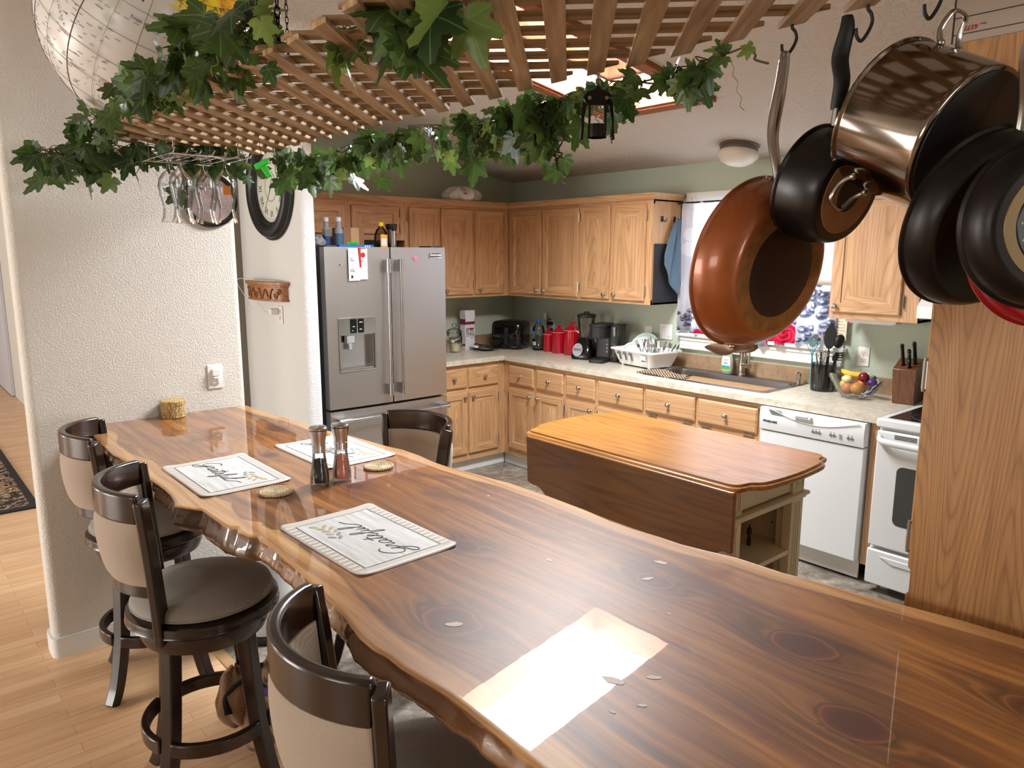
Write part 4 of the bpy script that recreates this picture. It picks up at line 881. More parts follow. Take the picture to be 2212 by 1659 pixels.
# dish rack
t = thing('dish_rack', 'white plastic dish rack full of plates and cutlery, left of the sink', 'dish rack', (1.73, -.21, WZ)); rx, ry = 1.735, -.205; Mr = Matrix.Translation((rx, ry, WZ)) @ rotz(math.radians(-8))
mb = MB()
def rk(z, a, b, r): return [(x, y, z) for x, y in rrect(-a, a, -b, b, r, 4)]
rings_o = [rk(.012, .175, .105, .03), rk(.06, .195, .125, .035), rk(.118, .215, .145, .04), rk(.118, .232, .162, .045), rk(.128, .232, .162, .045), rk(.128, .210, .140, .04), rk(.06, .190, .12, .035), rk(.018, .170, .10, .03)]
loft(mb, rings_o, cap0=True, cap1=True, m=Mr)
for (x, y) in ((-.14, -.09), (.14, -.09), (-.14, .09), (.14, .09)): mb.lathe([(.012, 0), (.012, .014)], Mr @ Matrix.Translation((x, y, 0)), 10)
rack = build(mb, 'basin', plastic_w, t, sharp=50)
mb = MB()
for i in range(3):
    x = -.135 + i * .062; mb.add([(x - .018, -.122, .045), (x + .018, -.122, .045), (x + .018, -.142, .098), (x - .018, -.142, .098), (x, -.1455, .106)], [(0, 1, 2, 4, 3)], 0, Mr)
mb.xf(Matrix.Translation((0, -.004, 0))); build(mb, 'side_slots', mat('dark_slot_shadow', sr(120, 124, 128), 0.8), t)
mb = MB()
for i in range(3):
    x = -.135 + i * .062; mb.add([(x - .007, -.128, .045), (x + .007, -.128, .045), (x + .007, -.1425, .088), (x - .007, -.1425, .088)], [(0, 1, 2, 3)], 0, Mr)
mb.xf(Matrix.Translation((0, -.0065, 0))); build(mb, 'slot_bars', plastic_w, t)
lab = MB().add([(.10, -.1285, .04), (.155, -.1285, .04), (.160, -.1475, .10), (.105, -.1475, .10)], [(0, 1, 2, 3)], 0, Mr).xf(Matrix.Translation((0, -.003, 0))); lb = build(lab, 'care_label', paper_m, t)
build(MB().add([(.105, -.132, .055), (.150, -.132, .055), (.151, -.137, .072), (.106, -.137, .072)], [(0, 1, 2, 3)], 0, Mr).xf(Matrix.Translation((0, -.0045, 0))), 'label_print', grey_ink, lb)
plate_m = mat('pale_green_plate', sr(196, 222, 214), 0.2); plate_w = mat('white_plate', sr(230, 234, 236), 0.18)
def plate(x, y, z, r, m_, az, label, band):
    t = thing('plate', label, 'plate', (x, y, z), 'plates in the dish rack'); n = Vector((math.sin(az) * .3 + .25, -.85, .45)); T = TR((x, y, z), n)
    build(MB().lathe([(0, 0), (r * .6, 0), (r * .66, .004), (r, .014), (r * .99, .017), (r * .65, .008), (r * .6, .005), (0, .005)], T, 40), 'dish', m_, t, sharp=60)
    mb = MB()
    for i in range(36):
        a = i * PI / 18; mb.lathe([(0, 0), (.0035, 0), (.0035, .0008), (0, .0008)], T @ Matrix.Translation((r * .84 * math.cos(a), r * .84 * math.sin(a), .0132)), 6)
    build(mb, 'rim_dots', band, t)
plate(1.640, -.10, WZ + .115, .118, plate_m, -.3, 'largest pale green plate standing at the back of the dish rack', mat('green_dots', sr(110, 150, 140), 0.4))
plate(1.655, -.16, WZ + .098, .105, plate_w, -.2, 'white patterned plate leaning in front of the green plate in the rack', mat('blue_dots', sr(60, 90, 130), 0.4))
plate(1.615, -.215, WZ + .078, .088, plate_w, .2, 'small white plate with blue script, frontmost in the dish rack', mat('navy_dots', sr(30, 50, 90), 0.4))
t = thing('wine_glass', 'clear round glass standing upside down in the left end of the dish rack', 'glass', (1.53, -.13, WZ + .03)); build(MB().lathe([(.03, .035), (.036, .07), (.036, .10), (.026, .13), (0, .14)], TR((1.545, -.115, WZ)), 20), 'bowl', thin_glass, t, sharp=60)
random.seed(11)
kinds = ['fork', 'knife', 'spoon']
sil = mat('flatware_steel', sr(170, 168, 166), 0.22, 1.0)
for i in range(15):
    k = kinds[i % 3]; x = 1.735 + .017 * i % .2; x = 1.72 + (i * .0137) + random.uniform(-.004, .004); y = -.24 + .05 * (i % 3) + random.uniform(-.01, .01)
    tilt = Vector((random.uniform(-.45, .45) + (.25 if i > 10 else -.1), random.uniform(-.3, .2), 1)).normalized()
    b0 = Vector((x, y, WZ + .045)); L = random.uniform(.15, .185); T = TR(b0, tilt, (random.uniform(-1, 1), 1, 0))
    lab_ = {'fork': 'steel fork', 'knife': 'steel table knife', 'spoon': 'steel spoon'}[k] + ' standing among the cutlery in the dish rack'
    mb = MB()
    mb.tube([T @ Vector((0, 0, 0)), T @ Vector((0, 0, L * .65))], [(.004, .0015), (.0025, .0015)], 6)
    if k == 'fork':
        mb.box((-.010, -.001, L * .65), (.010, .001, L * .78), 0, T)
        for q in range(4): mb.box((-.010 + q * .0057, -.001, L * .78), (-.0072 + q * .0057, .001, L), 0, T)
    elif k == 'knife': mb.box((-.008, -.0008, L * .60), (.008, .0008, L), 0, T)
    else: mb.sphere((0, 0, L * .83), (.015, .004, .026), 12, 8, 0, T)
    tag(build(mb, k, sil if i != 8 else plastic_w, sharp=40), (['leftmost ', 'second from the left ', 'middle ', 'second from the right ', 'rightmost '][i // 3] + lab_) if i != 8 else 'white plastic spoon standing upright in the middle of the cutlery', 'cutlery', 'cutlery standing in the dish rack')
# oven mitt / mat over the sink edge
t = thing('dish_mat', 'black and tan patterned cloth mat draped over the left edge of the sink', 'mat', (2.06, -.43, .92))
mb = MB(); mb.grid(lambda u, v: (1.90 + .33 * u, -.50 + .16 * v + .015 * math.sin(6 * u), .9205 + .020 * math.sin(PI * v) * math.sin(PI * min(1, u * 1.2)) + .004 * math.sin(15 * u) * math.sin(9 * v) - (.018 * max(0, u - .75) / .25)), 30, 12)
build(mb, 'cloth', mitt_m, t, solid=.008)
# soap bottle
t = thing('soap_bottle', 'clear dish soap bottle with white and green label behind the sink', 'bottle', (2.33, -.06, .9185)); Ms = Matrix.Translation((2.335, -.068, .9188)) @ Matrix.Diagonal((1, .55, 1, 1))
build(MB().lathe([(.034, 0), (.042, .006), (.046, .05), (.044, .10), (.030, .145), (.018, .16), (.014, .17)], Ms, 24), 'body', mat('pale_clear_soap', sr(206, 210, 196), 0.1, Transmission_Weight=0.5, IOR=1.2), t, sharp=60)
build(MB().lathe([(.018, .165), (.018, .19), (.012, .195), (.008, .205), (0, .205)], Ms, 16), 'cap', plastic_w, t)
lb = build(MB().lathe([(.0463, .025), (.0475, .05), (.0468, .09), (.040, .12)], Ms, 14, cap=False, a0=-2.35, a1=-.8), 'label', paper_m, t)
build(MB().lathe([(.047, .028), (.0478, .048)], Ms, 14, cap=False, a0=-2.3, a1=-.85), 'green_band', mat('label_green', sr(90, 170, 60), 0.5), lb); build(MB().lathe([(.0481, .048), (.0479, .058)], Ms, 14, cap=False, a0=-2.3, a1=-.85), 'blue_band', teal_m, lb)
mb = MB()
for i in range(4): mb.lathe([(.0478 - i * .0006, .068 + i * .009), (.0477 - i * .0007, .072 + i * .009)], Ms, 8, cap=False, a0=-1.9 + .05 * i, a1=-1.2)
build(mb, 'label_text', ink, lb)
# utensil crock
t = thing('utensil_crock', 'smoky clear utensil holder packed with cooking tools, right of the sink', 'utensil holder', (3.05, -.16, WZ)); ux, uy = 3.055, -.150
build(MB().lathe([(.064, 0), (.068, .005), (.072, .165), (.070, .165), (.066, .008), (0, .008)], TR((ux, uy, WZ)), 36, cap=False), 'tub', smoke_pl, t, sharp=60)
def utensil(name, label, dx, dy, tx, ty, L, kind, m_, m2=None, spin=0):
    n = Vector((tx, ty, 1)).normalized(); T = TR((ux + dx, uy + dy, WZ + .012), n) @ rotz(spin)
    t = thing(name, label, 'utensil', (ux + dx, uy + dy, WZ + .012), None)
    build(MB().tube([T @ Vector((0, 0, 0)), T @ Vector((0, 0, L * .35)), T @ Vector((0, 0, L * .68))], [(.010, .006), (.008, .005), (.004, .004)], 10), 'handle', m_, t)
    mb = MB(); h0 = L * .66
    if kind == 'whisk':
        for k in range(6):
            a = k * PI / 6; ca, sa = math.cos(a), math.sin(a)
            pts = catmull([(0, 0, h0), (.030 * ca, .030 * sa, h0 + L * .20), (.033 * ca, .033 * sa, h0 + L * .27), (0, 0, L), (-.033 * ca, -.033 * sa, h0 + L * .27), (-.030 * ca, -.030 * sa, h0 + L * .20), (0, 0, h0)], 6)
            mb.tube(pts, .0011, 5, m=T)
    elif kind == 'spatula': mb.prism([(-.012, 0), (.012, 0), (.034, .03), (.036, .10), (.012, .15), (-.004, .155), (-.030, .10), (-.030, .03)], -.002, .002, 0, T @ Matrix.Translation((0, 0, h0 - .01)) @ Matrix.Rotation(PI / 2, 4, 'X'))
    elif kind == 'ladle': mb.sphere((0, .014, L * .9), (.040, .026, .042), 18, 12, 0, T)
    elif kind == 'claw':
        mb.sphere((0, 0, L * .78), (.026, .012, .03), 14, 8, 0, T)
        for k in range(4): mb.tube([T @ Vector((.012, 0, L * .70 + k * .014)), T @ Vector((.048, -.01, L * .70 + k * .016))], [.004, .0025], 6)
    elif kind == 'spoon': mb.sphere((0, 0, L * .86), (.022, .007, .036), 16, 10, 0, T)
    elif kind == 'strainer': mb.lathe([(.042, 0), (.040, .012), (.028, .024), (0, .03)], T @ Matrix.Translation((0, 0, L * .92)) @ Matrix.Rotation(1.2, 4, 'X'), 24)
    elif kind == 'knife': mb.prism([(-.008, 0), (.008, 0), (.010, .08), (.0, .13), (-.008, .09)], -.001, .001, 0, T @ Matrix.Translation((0, 0, h0)) @ Matrix.Rotation(PI / 2, 4, 'X'))
    build(mb, {'whisk': 'wires', 'spatula': 'blade', 'ladle': 'bowl', 'claw': 'tines', 'spoon': 'bowl', 'strainer': 'mesh_bowl', 'knife': 'blade'}[kind], m2 or m_, t, sharp=50)
utensil('whisk', 'teal whisk leaning at the left side of the utensil holder', -.048, -.036, -.055, 0, .30, 'whisk', teal_m, teal_m)
utensil('strainer', 'round metal strainer sticking up behind the teal whisk', -.03, .03, -.20, .02, .31, 'strainer', steel, nickel)
utensil('spatula', 'tall black flat spatula standing in the middle of the utensil holder', .012, .0, .07, -.05, .39, 'spatula', black_m, None, .3)
utensil('ladle', 'black ladle leaning right out of the utensil holder', .03, .01, .22, -.02, .33, 'ladle', black_m)
utensil('pasta_fork', 'black pronged pasta fork at the right of the utensil holder', .035, -.02, .24, -.06, .27, 'claw', black_m)
utensil('whisk', 'small steel whisk in the middle of the utensil holder', .0, -.025, .03, -.05, .24, 'whisk', steel, chrome)
utensil('knife', 'pointed steel blade standing up beside the teal whisk', -.015, -.005, -.02, 0, .33, 'knife', black_m, steel)
utensil('cooking_spoon', 'black cooking spoon behind the tall spatula', -.005, .035, .03, .08, .33, 'spoon', black_m)
# fruit bowl
t = thing('fruit_bowl', 'wavy-rimmed glass bowl filled with fruit on the worktop', 'bowl', (3.30, -.22, WZ)); bx, by = 3.292, -.225
def bwl(u, v, th=0.0):
    a = u * 2 * PI; q = v; r = .052 + .092 * q ** .8; r *= 1 + .08 * q * math.cos(4 * a); z = .004 + .105 * q ** 1.5 + .016 * q ** 3 * math.cos(4 * a)
    return (bx + (r - th) * math.cos(a), by + (r - th) * math.sin(a), WZ + z)
mb = MB(); mb.grid(lambda u, v: bwl(u, v), 64, 12, closed_u=True); n0 = len(mb.v); mb.f.append(tuple(reversed(range(64)))); mb.mi.append(0); build(mb, 'glass_shell', thinglass('bowl_glass', (0.84, 0.87, 0.87), 1.5), t, sharp=180)
def fruit(name, label, c, r, m_, cat='fruit'): return tag(build(MB().sphere((bx + c[0], by + c[1], WZ + c[2]), r, 24, 16), name, m_, sharp=180), label, cat)
fruit('apple', 'dark red apple on top of the fruit in the glass bowl', (.045, -.01, .125), (.030, .030, .028), mat('apple_red', sr(120, 22, 34), 0.25, nz=(14, .3)))
fruit('onion', 'pale cut onion at the left in the glass bowl', (-.038, -.035, .108), (.030, .028, .022), mat('pale_onion', sr(222, 214, 160), 0.4, nz=(10, .12)))
fruit('peach', 'yellow orange peach low in the middle of the glass bowl', (.03, -.05, .062), (.036, .036, .034), mat('peach_skin', sr(214, 150, 70), 0.5, nz=(8, .3)))
fruit('orange', 'pinkish orange fruit at the bottom of the glass bowl', (-.028, -.04, .055), (.036, .036, .034), mat('orange_skin', sr(206, 130, 80), 0.5, nz=(8, .25)))
fruit('plum', 'purple plum at the right side of the glass bowl', (.088, .0, .098), (.028, .028, .024), mat('plum_skin', sr(70, 40, 110), 0.4))
fruit('lemon', 'yellow lemon at the left bottom of the glass bowl', (-.06, .0, .07), (.034, .028, .028), mat('lemon_skin', sr(226, 190, 80), 0.45))
fruit('peach', 'yellow red peach at the back of the glass bowl', (.02, .045, .075), (.04, .036, .036), mat('peach_back', sr(210, 120, 70), 0.5, nz=(8, .3)))
t = thing('banana', 'ripe yellow banana lying across the top of the glass bowl', 'banana', (bx, by, WZ + .13))
build(MB().tube(catmull([(bx - .105, by + .03, WZ + .150), (bx - .085, by + .025, WZ + .138), (bx - .04, by + .015, WZ + .130), (bx + .02, by + .02, WZ + .128), (bx + .06, by + .03, WZ + .120)], 5), [.004, .005, .007, .010, .013, .015, .016, .0165, .017, .017, .017, .017, .017, .0168, .0165, .016, .0155, .015, .012, .008, .004], 10), 'peel', mat('banana_yellow', sr(224, 178, 50), 0.45, nz=(30, .25)), t)
# knife block
t = thing('knife_block', 'dark wooden knife block at the right end of the worktop', 'knife block', (3.56, -.12, WZ)); Mk = Matrix.Translation((3.545, -.165, WZ)) @ rotz(.12)
mb = MB(); mb.add([(-.055, -.055, 0), (.055, -.055, 0), (.055, .11, 0), (-.055, .11, 0), (-.062, -.075, .195), (.062, -.075, .195), (.062, .06, .245), (-.062, .06, .245)], [(0, 3, 2, 1), (4, 5, 6, 7), (0, 1, 5, 4), (1, 2, 6, 5), (2, 3, 7, 6), (3, 0, 4, 7)], 0, Mk)
build(mb, 'block', block_wood, t, bev=.004)
for i, (kx, ky, L, lab_) in enumerate(((-.020, -.03, .125, 'black-handled chef knife, leftmost in the knife block'), (.018, -.052, .105, 'smaller black-handled knife with steel rivets, front of the knife block'), (.034, -.005, .130, 'black-handled knife at the rear right of the knife block'))):
    kt = thing('kitchen_knife', lab_, 'knife', Mk @ Vector((kx, ky, .22))); d = Vector((-.05, -.32 if i != 1 else -.2, 1)).normalized(); b0 = Vector((kx, ky, .195 + (ky + .075) * .37))
    P_ = [Mk @ (b0 + d * (L * q)) for q in (-.12, .0, .1, .4, .75, .95, 1.02)]
    build(MB().tube(P_, [(.008, .004), (.012, .007), (.009, .008), (.010, .009), (.009, .009), (.011, .010), (.006, .006)], 10), 'handle', black_g, kt)
    if i == 1: build(MB().sphere(P_[3] + Vector((-.0, -.0095, 0)), .0022, 8, 6).sphere(P_[4] + Vector((0, -.0095, 0)), .0022, 8, 6), 'rivets', chrome, kt)

# ------------------------------------------------------------------ curtain
def curtain():
    nx, nz = 330, 280; x0, x1, zt_ = 1.895, 3.065, 2.082; random.seed(7)
    gr = []
    def cluster(cx, cz, n, sx, sz, r0):
        for _ in range(n): gr.append((cx + random.gauss(0, sx), cz + random.gauss(0, sz), r0 * random.uniform(.75, 1.15), random.uniform(-.6, .6)))
    cluster(1.985, 1.27, 13, .045, .045, .024); cluster(2.93, 1.42, 34, .065, .11, .034); cluster(2.84, 1.24, 8, .05, .04, .026); cluster(2.30, 1.25, 16, .12, .05, .026)
    bok = [(1.97 + random.uniform(0, 1.0), random.uniform(1.55, 2.0), random.uniform(.03, .06)) for _ in range(16)] + [(1.965, 1.86, .045), (1.96, 1.76, .05)]
    roses = [(2.735, 1.225, .085), (2.64, 1.185, .05), (2.07, 1.155, .05)]
    vs = []; cols = []
    for j in range(nz):
        v = j / (nz - 1)
        for i in range(nx):
            u = i / (nx - 1); x = x0 + (x1 - x0) * u
            zb_ = 1.185 - .05 * math.sin(PI * u) + .01 * math.sin(9 * u)
            z = zt_ + (zb_ - zt_) * v
            amp = .010 + .012 * v
            y = -.052 - amp * (math.sin(2 * PI * u * 9 + .8 * math.sin(3 * v)) + .4 * math.sin(2 * PI * u * 23)) * (1 if v > .05 else .5)
            vs.append((x, y, z))
            g = noise.noise(Vector((x * 4, z * 4, 1.3))) * .5 + .5
            c = Vector((.52, .52, .60)).lerp(Vector((.74, .74, .80)), g)
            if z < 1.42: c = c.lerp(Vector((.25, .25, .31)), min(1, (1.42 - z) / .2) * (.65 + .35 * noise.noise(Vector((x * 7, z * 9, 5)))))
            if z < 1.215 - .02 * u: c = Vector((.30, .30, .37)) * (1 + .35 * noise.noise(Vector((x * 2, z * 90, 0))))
            for bx_, bz_, br in bok:
                if (x - bx_) ** 2 + (z - bz_) ** 2 < br * br: c = c.lerp(Vector((.86, .86, .88)), .6)
            for gx, gz, r0, ro in gr:
                dx, dz = x - gx, z - gz
                if abs(dx) > r0 * 1.3 or abs(dz) > r0 * 1.3: continue
                ca, sa = math.cos(ro), math.sin(ro); p, q = (dx * ca + dz * sa) / r0, (-dx * sa + dz * ca) / (r0 * .75)
                d = p * p + q * q
                if d < 1:
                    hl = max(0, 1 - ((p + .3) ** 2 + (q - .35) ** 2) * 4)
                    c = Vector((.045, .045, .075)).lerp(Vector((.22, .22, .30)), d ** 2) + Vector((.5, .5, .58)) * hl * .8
            for rx_, rz_, rr in roses:
                dx, dz = x - rx_, z - rz_; d = math.hypot(dx, dz * 1.15)
                if d < rr * (1 + .08 * math.sin(5 * math.atan2(dz, dx))):
                    s_ = math.sin(d / rr * 17 + 2.2 * math.atan2(dz, dx) + 2.0 * noise.noise(Vector((x * 25, z * 25, 2))))
                    c = Vector((.62, .015, .05)).lerp(Vector((.20, .0, .015)), .5 + .5 * s_)
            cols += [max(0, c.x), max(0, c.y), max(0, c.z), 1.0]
    fs = [(j * nx + i, j * nx + i + 1, (j + 1) * nx + i + 1, (j + 1) * nx + i) for j in range(nz - 1) for i in range(nx - 1)]
    mb = MB(); mb.add(vs, fs)
    t = thing('curtain', 'grey window curtain printed with black grapes and red roses', 'curtain', (2.48, -.05, 2.09))
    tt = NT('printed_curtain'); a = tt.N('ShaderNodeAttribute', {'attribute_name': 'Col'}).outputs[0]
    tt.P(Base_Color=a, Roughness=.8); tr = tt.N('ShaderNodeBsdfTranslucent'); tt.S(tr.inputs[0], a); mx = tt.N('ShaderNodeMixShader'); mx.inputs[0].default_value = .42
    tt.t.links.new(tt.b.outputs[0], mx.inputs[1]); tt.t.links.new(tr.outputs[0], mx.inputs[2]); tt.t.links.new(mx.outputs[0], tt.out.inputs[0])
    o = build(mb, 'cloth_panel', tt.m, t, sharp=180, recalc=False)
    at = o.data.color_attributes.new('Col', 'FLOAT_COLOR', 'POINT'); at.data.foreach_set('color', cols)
    build(MB().tube([(1.875, -.052, 2.078), (3.10, -.052, 2.078)], .006, 10).sphere((1.872, -.052, 2.078), .012, 12, 8), 'rod', black_m, t)
curtain()
# paper towel roll, note, ribbon
t = thing('paper_towel_roll', 'white paper towel roll hanging behind the copper pan at the window', 'paper towel', (2.99, -.12, 1.62))
build(MB().lathe([(.016, 0), (.055, 0), (.055, .24), (.016, .24), (.016, 0)], TR((3.10, -.15, 1.60), (-1, 0, 0)), 32, cap=False).xf(Matrix.Translation((.02, 0, 0))), 'roll', paper_m, t); build(MB().box((3.122, -.16, 1.59), (3.144, -.14, 1.61)).tube([(2.86, -.15, 1.60), (3.13, -.15, 1.60)], .008, 10), 'holder', black_m, t)
t = thing('note_card', 'cream handwritten card hanging below the right wall cabinet', 'card', (3.09, -.06, 1.27)); build(MB().box((3.055, -.040, 1.215), (3.125, -.0385, 1.365)), 'card_sheet', mat('cream_card', sr(236, 226, 200), 0.7), t)
mb = MB(); random.seed(5)
for i in range(7): mb.tube([(3.065 + k * .008 + random.uniform(0, .003), -.0412, 1.345 - i * .018 + random.uniform(-.003, .003)) for k in range(random.randint(4, 7))], .0009, 4)
build(mb, 'handwriting', red_ink, t)
build(MB().tube(catmull([(3.03, -.043, 1.285), (3.038, -.043, 1.305), (3.043, -.043, 1.285), (3.052, -.043, 1.302), (3.055, -.043, 1.286), (3.066, -.043, 1.298), (3.074, -.043, 1.288)], 4), .002, 5), 'blue_lettering', blue_m, t)
tag(build(MB().add([(3.135, -.06, 1.365), (3.157, -.06, 1.365), (3.155, -.06, 1.31), (3.146, -.06, 1.325), (3.136, -.06, 1.305), (3.135, -.063, 1.365), (3.157, -.063, 1.365), (3.155, -.063, 1.31), (3.146, -.063, 1.325), (3.136, -.063, 1.305)], [(0, 1, 2, 3, 4), (9, 8, 7, 6, 5), (0, 5, 6, 1), (1, 6, 7, 2), (2, 7, 8, 3), (3, 8, 9, 4), (4, 9, 5, 0)]), 'ribbon', red_ink), 'small red ribbon hanging under the right wall cabinet', 'ribbon')
# hooks, towel, board on the end panel
for y, lab_ in ((-.222, 'small black hook on the cabinet end panel, empty'), (-.085, 'small black hook on the cabinet end panel holding the blue towel')):
    t = thing('wall_hook', lab_, 'hook', (1.854, y, 1.96)); build(MB().box((1.8535, y - .012, 1.945), (1.860, y + .012, 1.985)), 'backplate', black_m, t, bev=.003); build(MB().tube(catmull([(1.86, y, 1.965), (1.885, y, 1.945), (1.892, y, 1.955), (1.893, y, 1.968)], 5), .003, 8), 'prong', black_m, t)
t = thing('cutting_board', 'matte black board hanging flat on the cabinet end panel', 'board', (1.86, -.16, 1.58)); build(MB().prism(rrect(-.30, -.022, 1.385, 1.795, .008), 0, .010).xf(Matrix(((0, 0, 1, 1.8545), (1, 0, 0, 0), (0, 1, 0, 0), (0, 0, 0, 1)))), 'panel', mat('matte_black_board', sr(24, 25, 30), 0.7), t, bev=.002)
t = thing('hand_towel', 'blue terry towel hanging from a hook on the cabinet end', 'towel', (1.90, -.09, 1.7))
def tw(u, v):
    a = (u - .5) * 2; wd_ = .014 + .105 * min(1, v * 1.25) ** .9; yy = -.088 + a * wd_ - .02 * v
    xx = 1.890 + .030 * (a + 1) * v + .012 * math.sin(a * 8 + 2 * v) * min(1, v * 2.5)
    zz = 1.972 - v * (.29 + .25 * (1 - abs(a)) ** .8 - .03 * a)
    return (xx, yy, zz)
mb = MB(); mb.grid(tw, 40, 30); build(mb, 'cloth', towel_b, t, sharp=180, solid=.005); build(MB().box((1.925, -.065, 1.50), (1.927, -.045, 1.53)), 'care_tag', paper_m, t)
# ceiling lamp
t = thing('ceiling_light', 'flush ceiling light with frosted white bowl and pewter ring over the sink', 'ceiling light', (2.48, -.30, 2.39)); T = Matrix.Translation((2.475, -.275, zc(-.275) + .005)) @ Matrix.Rotation(-math.atan(SL), 4, 'X')
build(MB().lathe([(0, 0), (.118, 0), (.122, -.012), (.112, -.018), (.116, -.034), (.108, -.046), (0, -.046)], T, 40), 'ring', mat('pewter_ring', sr(124, 116, 102), 0.4, 0.6), t)
build(MB().lathe([(.112, -.044), (.126, -.056), (.122, -.078), (.100, -.105), (.062, -.125), (.02, -.132), (0, -.132)], T, 40, cap=False), 'glass_bowl', mat('frosted_white_glass', sr(222, 216, 202), 0.35, Subsurface_Weight=0.0), t, sharp=60)

# ------------------------------------------------------------------ pantry
t = thing('pantry_cabinet', 'tall oak pantry cabinet at the right, its side panel facing the table', 'cabinet', (4.9, -2.5, 0))
px0, py0 = 4.602, -2.80
pn_ = MB(); prof = [(px0, 0)]
for (z, d) in ((.955, 0), (1.0, 0)): pass
outl = [(4.6, 0.0), (4.6, .99), (4.608, 1.0), (4.608, 1.045), (4.6, 1.055), (4.6, 1.60), (4.608, 1.606), (4.608, 1.66), (4.6, 1.668), (4.6, 2.137), (5.215, 2.137), (5.215, 0)]
pn_.prism(outl, 0, .018).xf(Matrix(((1, 0, 0, 0), (0, 0, 1, py0), (0, 1, 0, 0), (0, 0, 0, 1)))); build(pn_, 'side_panel', panel_oak, t)
build(MB().box((4.622, -2.782, 0), (5.215, -2.05, 2.12)).box((4.60, -2.782, 0.0), (4.622, -2.74, 2.137)).box((4.60, -2.10, 0), (4.622, -2.05, 2.137)).box((4.60, -2.74, 2.08), (4.622, -2.10, 2.137)), 'carcass', panel_oak, t)
mb = MB(); mp = Matrix(((0, 0, -1, 4.60), (1, 0, 0, 0), (0, 1, 0, 0), (0, 0, 0, 1)))
for v0, v1 in ((.12, .93), (1.06, 2.09)):
    mb = MB(); nested(mb, -2.76, v0, -2.08, v1, DOOR, mp); dd = build(mb, 'door', [panel_oak, panel_oak], t, sharp=25)
    for hv in (v0 + .06, v1 - .12 if v0 < 1 else v0 + .42): build(MB().box((4.588, -2.793, hv - .03), (4.604, -2.765, hv + .03)).tube([(4.592, -2.79, hv - .036), (4.592, -2.79, hv + .036)], .0045, 8), 'hinge', nickel, dd)
build(MB().prism([(0, 0), (.018, 0), (.04, .03), (.04, .042), (0, .042)], 0, .66).xf(Matrix(((0, 0, 1, 4.56), (-1, 0, 0, -2.801), (0, 1, 0, 2.095), (0, 0, 0, 1)))), 'crown_strip', panel_oak, t) if False else None
t = thing('storage_box', 'white cardboard storage box on top of the oak pantry, number upside down', 'box', (4.9, -2.6, 2.137)); build(MB().box((4.585, -2.80, 2.1375), (5.1, -2.40, 2.36)), 'carton', mat('off_white_cardboard', sr(176, 160, 146), 0.7), t, bev=.002)
build(MB().box((4.585, -2.8012, 2.152), (5.1, -2.8001, 2.1535)).box((4.585, -2.8012, 2.183), (5.1, -2.8001, 2.1845)).box((4.5838, -2.8012, 2.1375), (4.586, -2.7995, 2.36)), 'printed_lines', ink, t)
text_mesh('61729', .012, Matrix.Translation((4.613, -2.8012, 2.1625)) @ Matrix(((-1, 0, 0, 0), (0, 0, -1, 0), (0, -1, 0, 0), (0, 0, 0, 1))), red_ink, parent=t, ext=.0003, bold=.0003)
text_mesh('Item', .006, Matrix.Translation((4.637, -2.8012, 2.165)) @ Matrix(((-1, 0, 0, 0), (0, 0, -1, 0), (0, -1, 0, 0), (0, 0, 0, 1))), grey_ink, parent=t, ext=.0003)

# ------------------------------------------------------------------ kitchen cart
t = thing('kitchen_cart', 'cream kitchen cart with honey wood top and a dropped wooden leaf', 'kitchen cart', (3.24, -1.88, 0))
CTR = catmull([(3.765, -2.212, 0), (3.795, -2.198, 0), (3.806, -2.165, 0), (3.812, -2.135, 0), (3.838, -2.10, 0), (3.852, -2.04, 0), (3.862, -1.873, 0), (3.852, -1.706, 0), (3.838, -1.646, 0), (3.812, -1.611, 0), (3.806, -1.581, 0), (3.795, -1.548, 0), (3.765, -1.534, 0)], 4)
def carttop(ins):
    R_ = [(p.x, p.y) for p in CTR]; P_ = R_ + [(6.455 - x, y) for x, y in reversed(R_)]; cx, cy = 3.2275, -1.873
    return [(cx + (x - cx) * (1 - ins / .62), cy + (y - cy) * (1 - ins / .34)) for x, y in P_]
def ct_ring(ins, z): return [(x, y, z) for x, y in carttop(ins)]
mb = MB(); loft(mb, [ct_ring(.014, .884), ct_ring(.002, .889), ct_ring(0, .896), ct_ring(.004, .903), ct_ring(.012, .906), ct_ring(.014, .906), ct_ring(.016, .914)], cap0=True, cap1=True); build(mb, 'cart_top', cart_top_m, t, sharp=30)
lf = MB(); lp = [(2.69, .898), (2.715, .895), (3.78, .895), (3.80, .898), (3.80, .668), (3.785, .664), (3.765, .668), (3.74, .656), (3.725, .64), (3.70, .632), (2.86, .632), (2.825, .636), (2.805, .652), (2.785, .664), (2.765, .668), (2.735, .668), (2.70, .676)]
lf.prism(lp, 0, .019).xf(Matrix(((1, 0, 0, 0), (0, 0, 1, -2.226), (0, 1, 0, 0), (0, 0, 0, 1)))); build(lf, 'drop_leaf', cart_leaf_m, t, bev=.006, seg=3)
bx0, bx1, by0, by1 = 2.80, 3.72, -2.165, -1.575
mb = MB()
for (x, y) in ((bx0, by0), (bx1 - .075, by0), (bx0, by1 - .075), (bx1 - .075, by1 - .075)): mb.box((x, y, .02), (x + .075, y + .075, .884))
mb.box((bx1 - .04, by0 + .07, .02), (bx1, by0 + .125, .884)).box((bx1 - .04, by1 - .09, .02), (bx1, by1 - .07, .884)).box((bx0, by0 + .01, .05), (bx1 - .01, by0 + .025, .884)).box((bx0 + .01, by1 - .025, .05), (bx1 - .01, by1 - .01, .884)).box((bx0 + .35, by0 + .02, .05), (bx0 + .37, by1 - .02, .884)).box((bx0, by0 + .02, .05), (bx0 + .02, by1 - .02, .884))
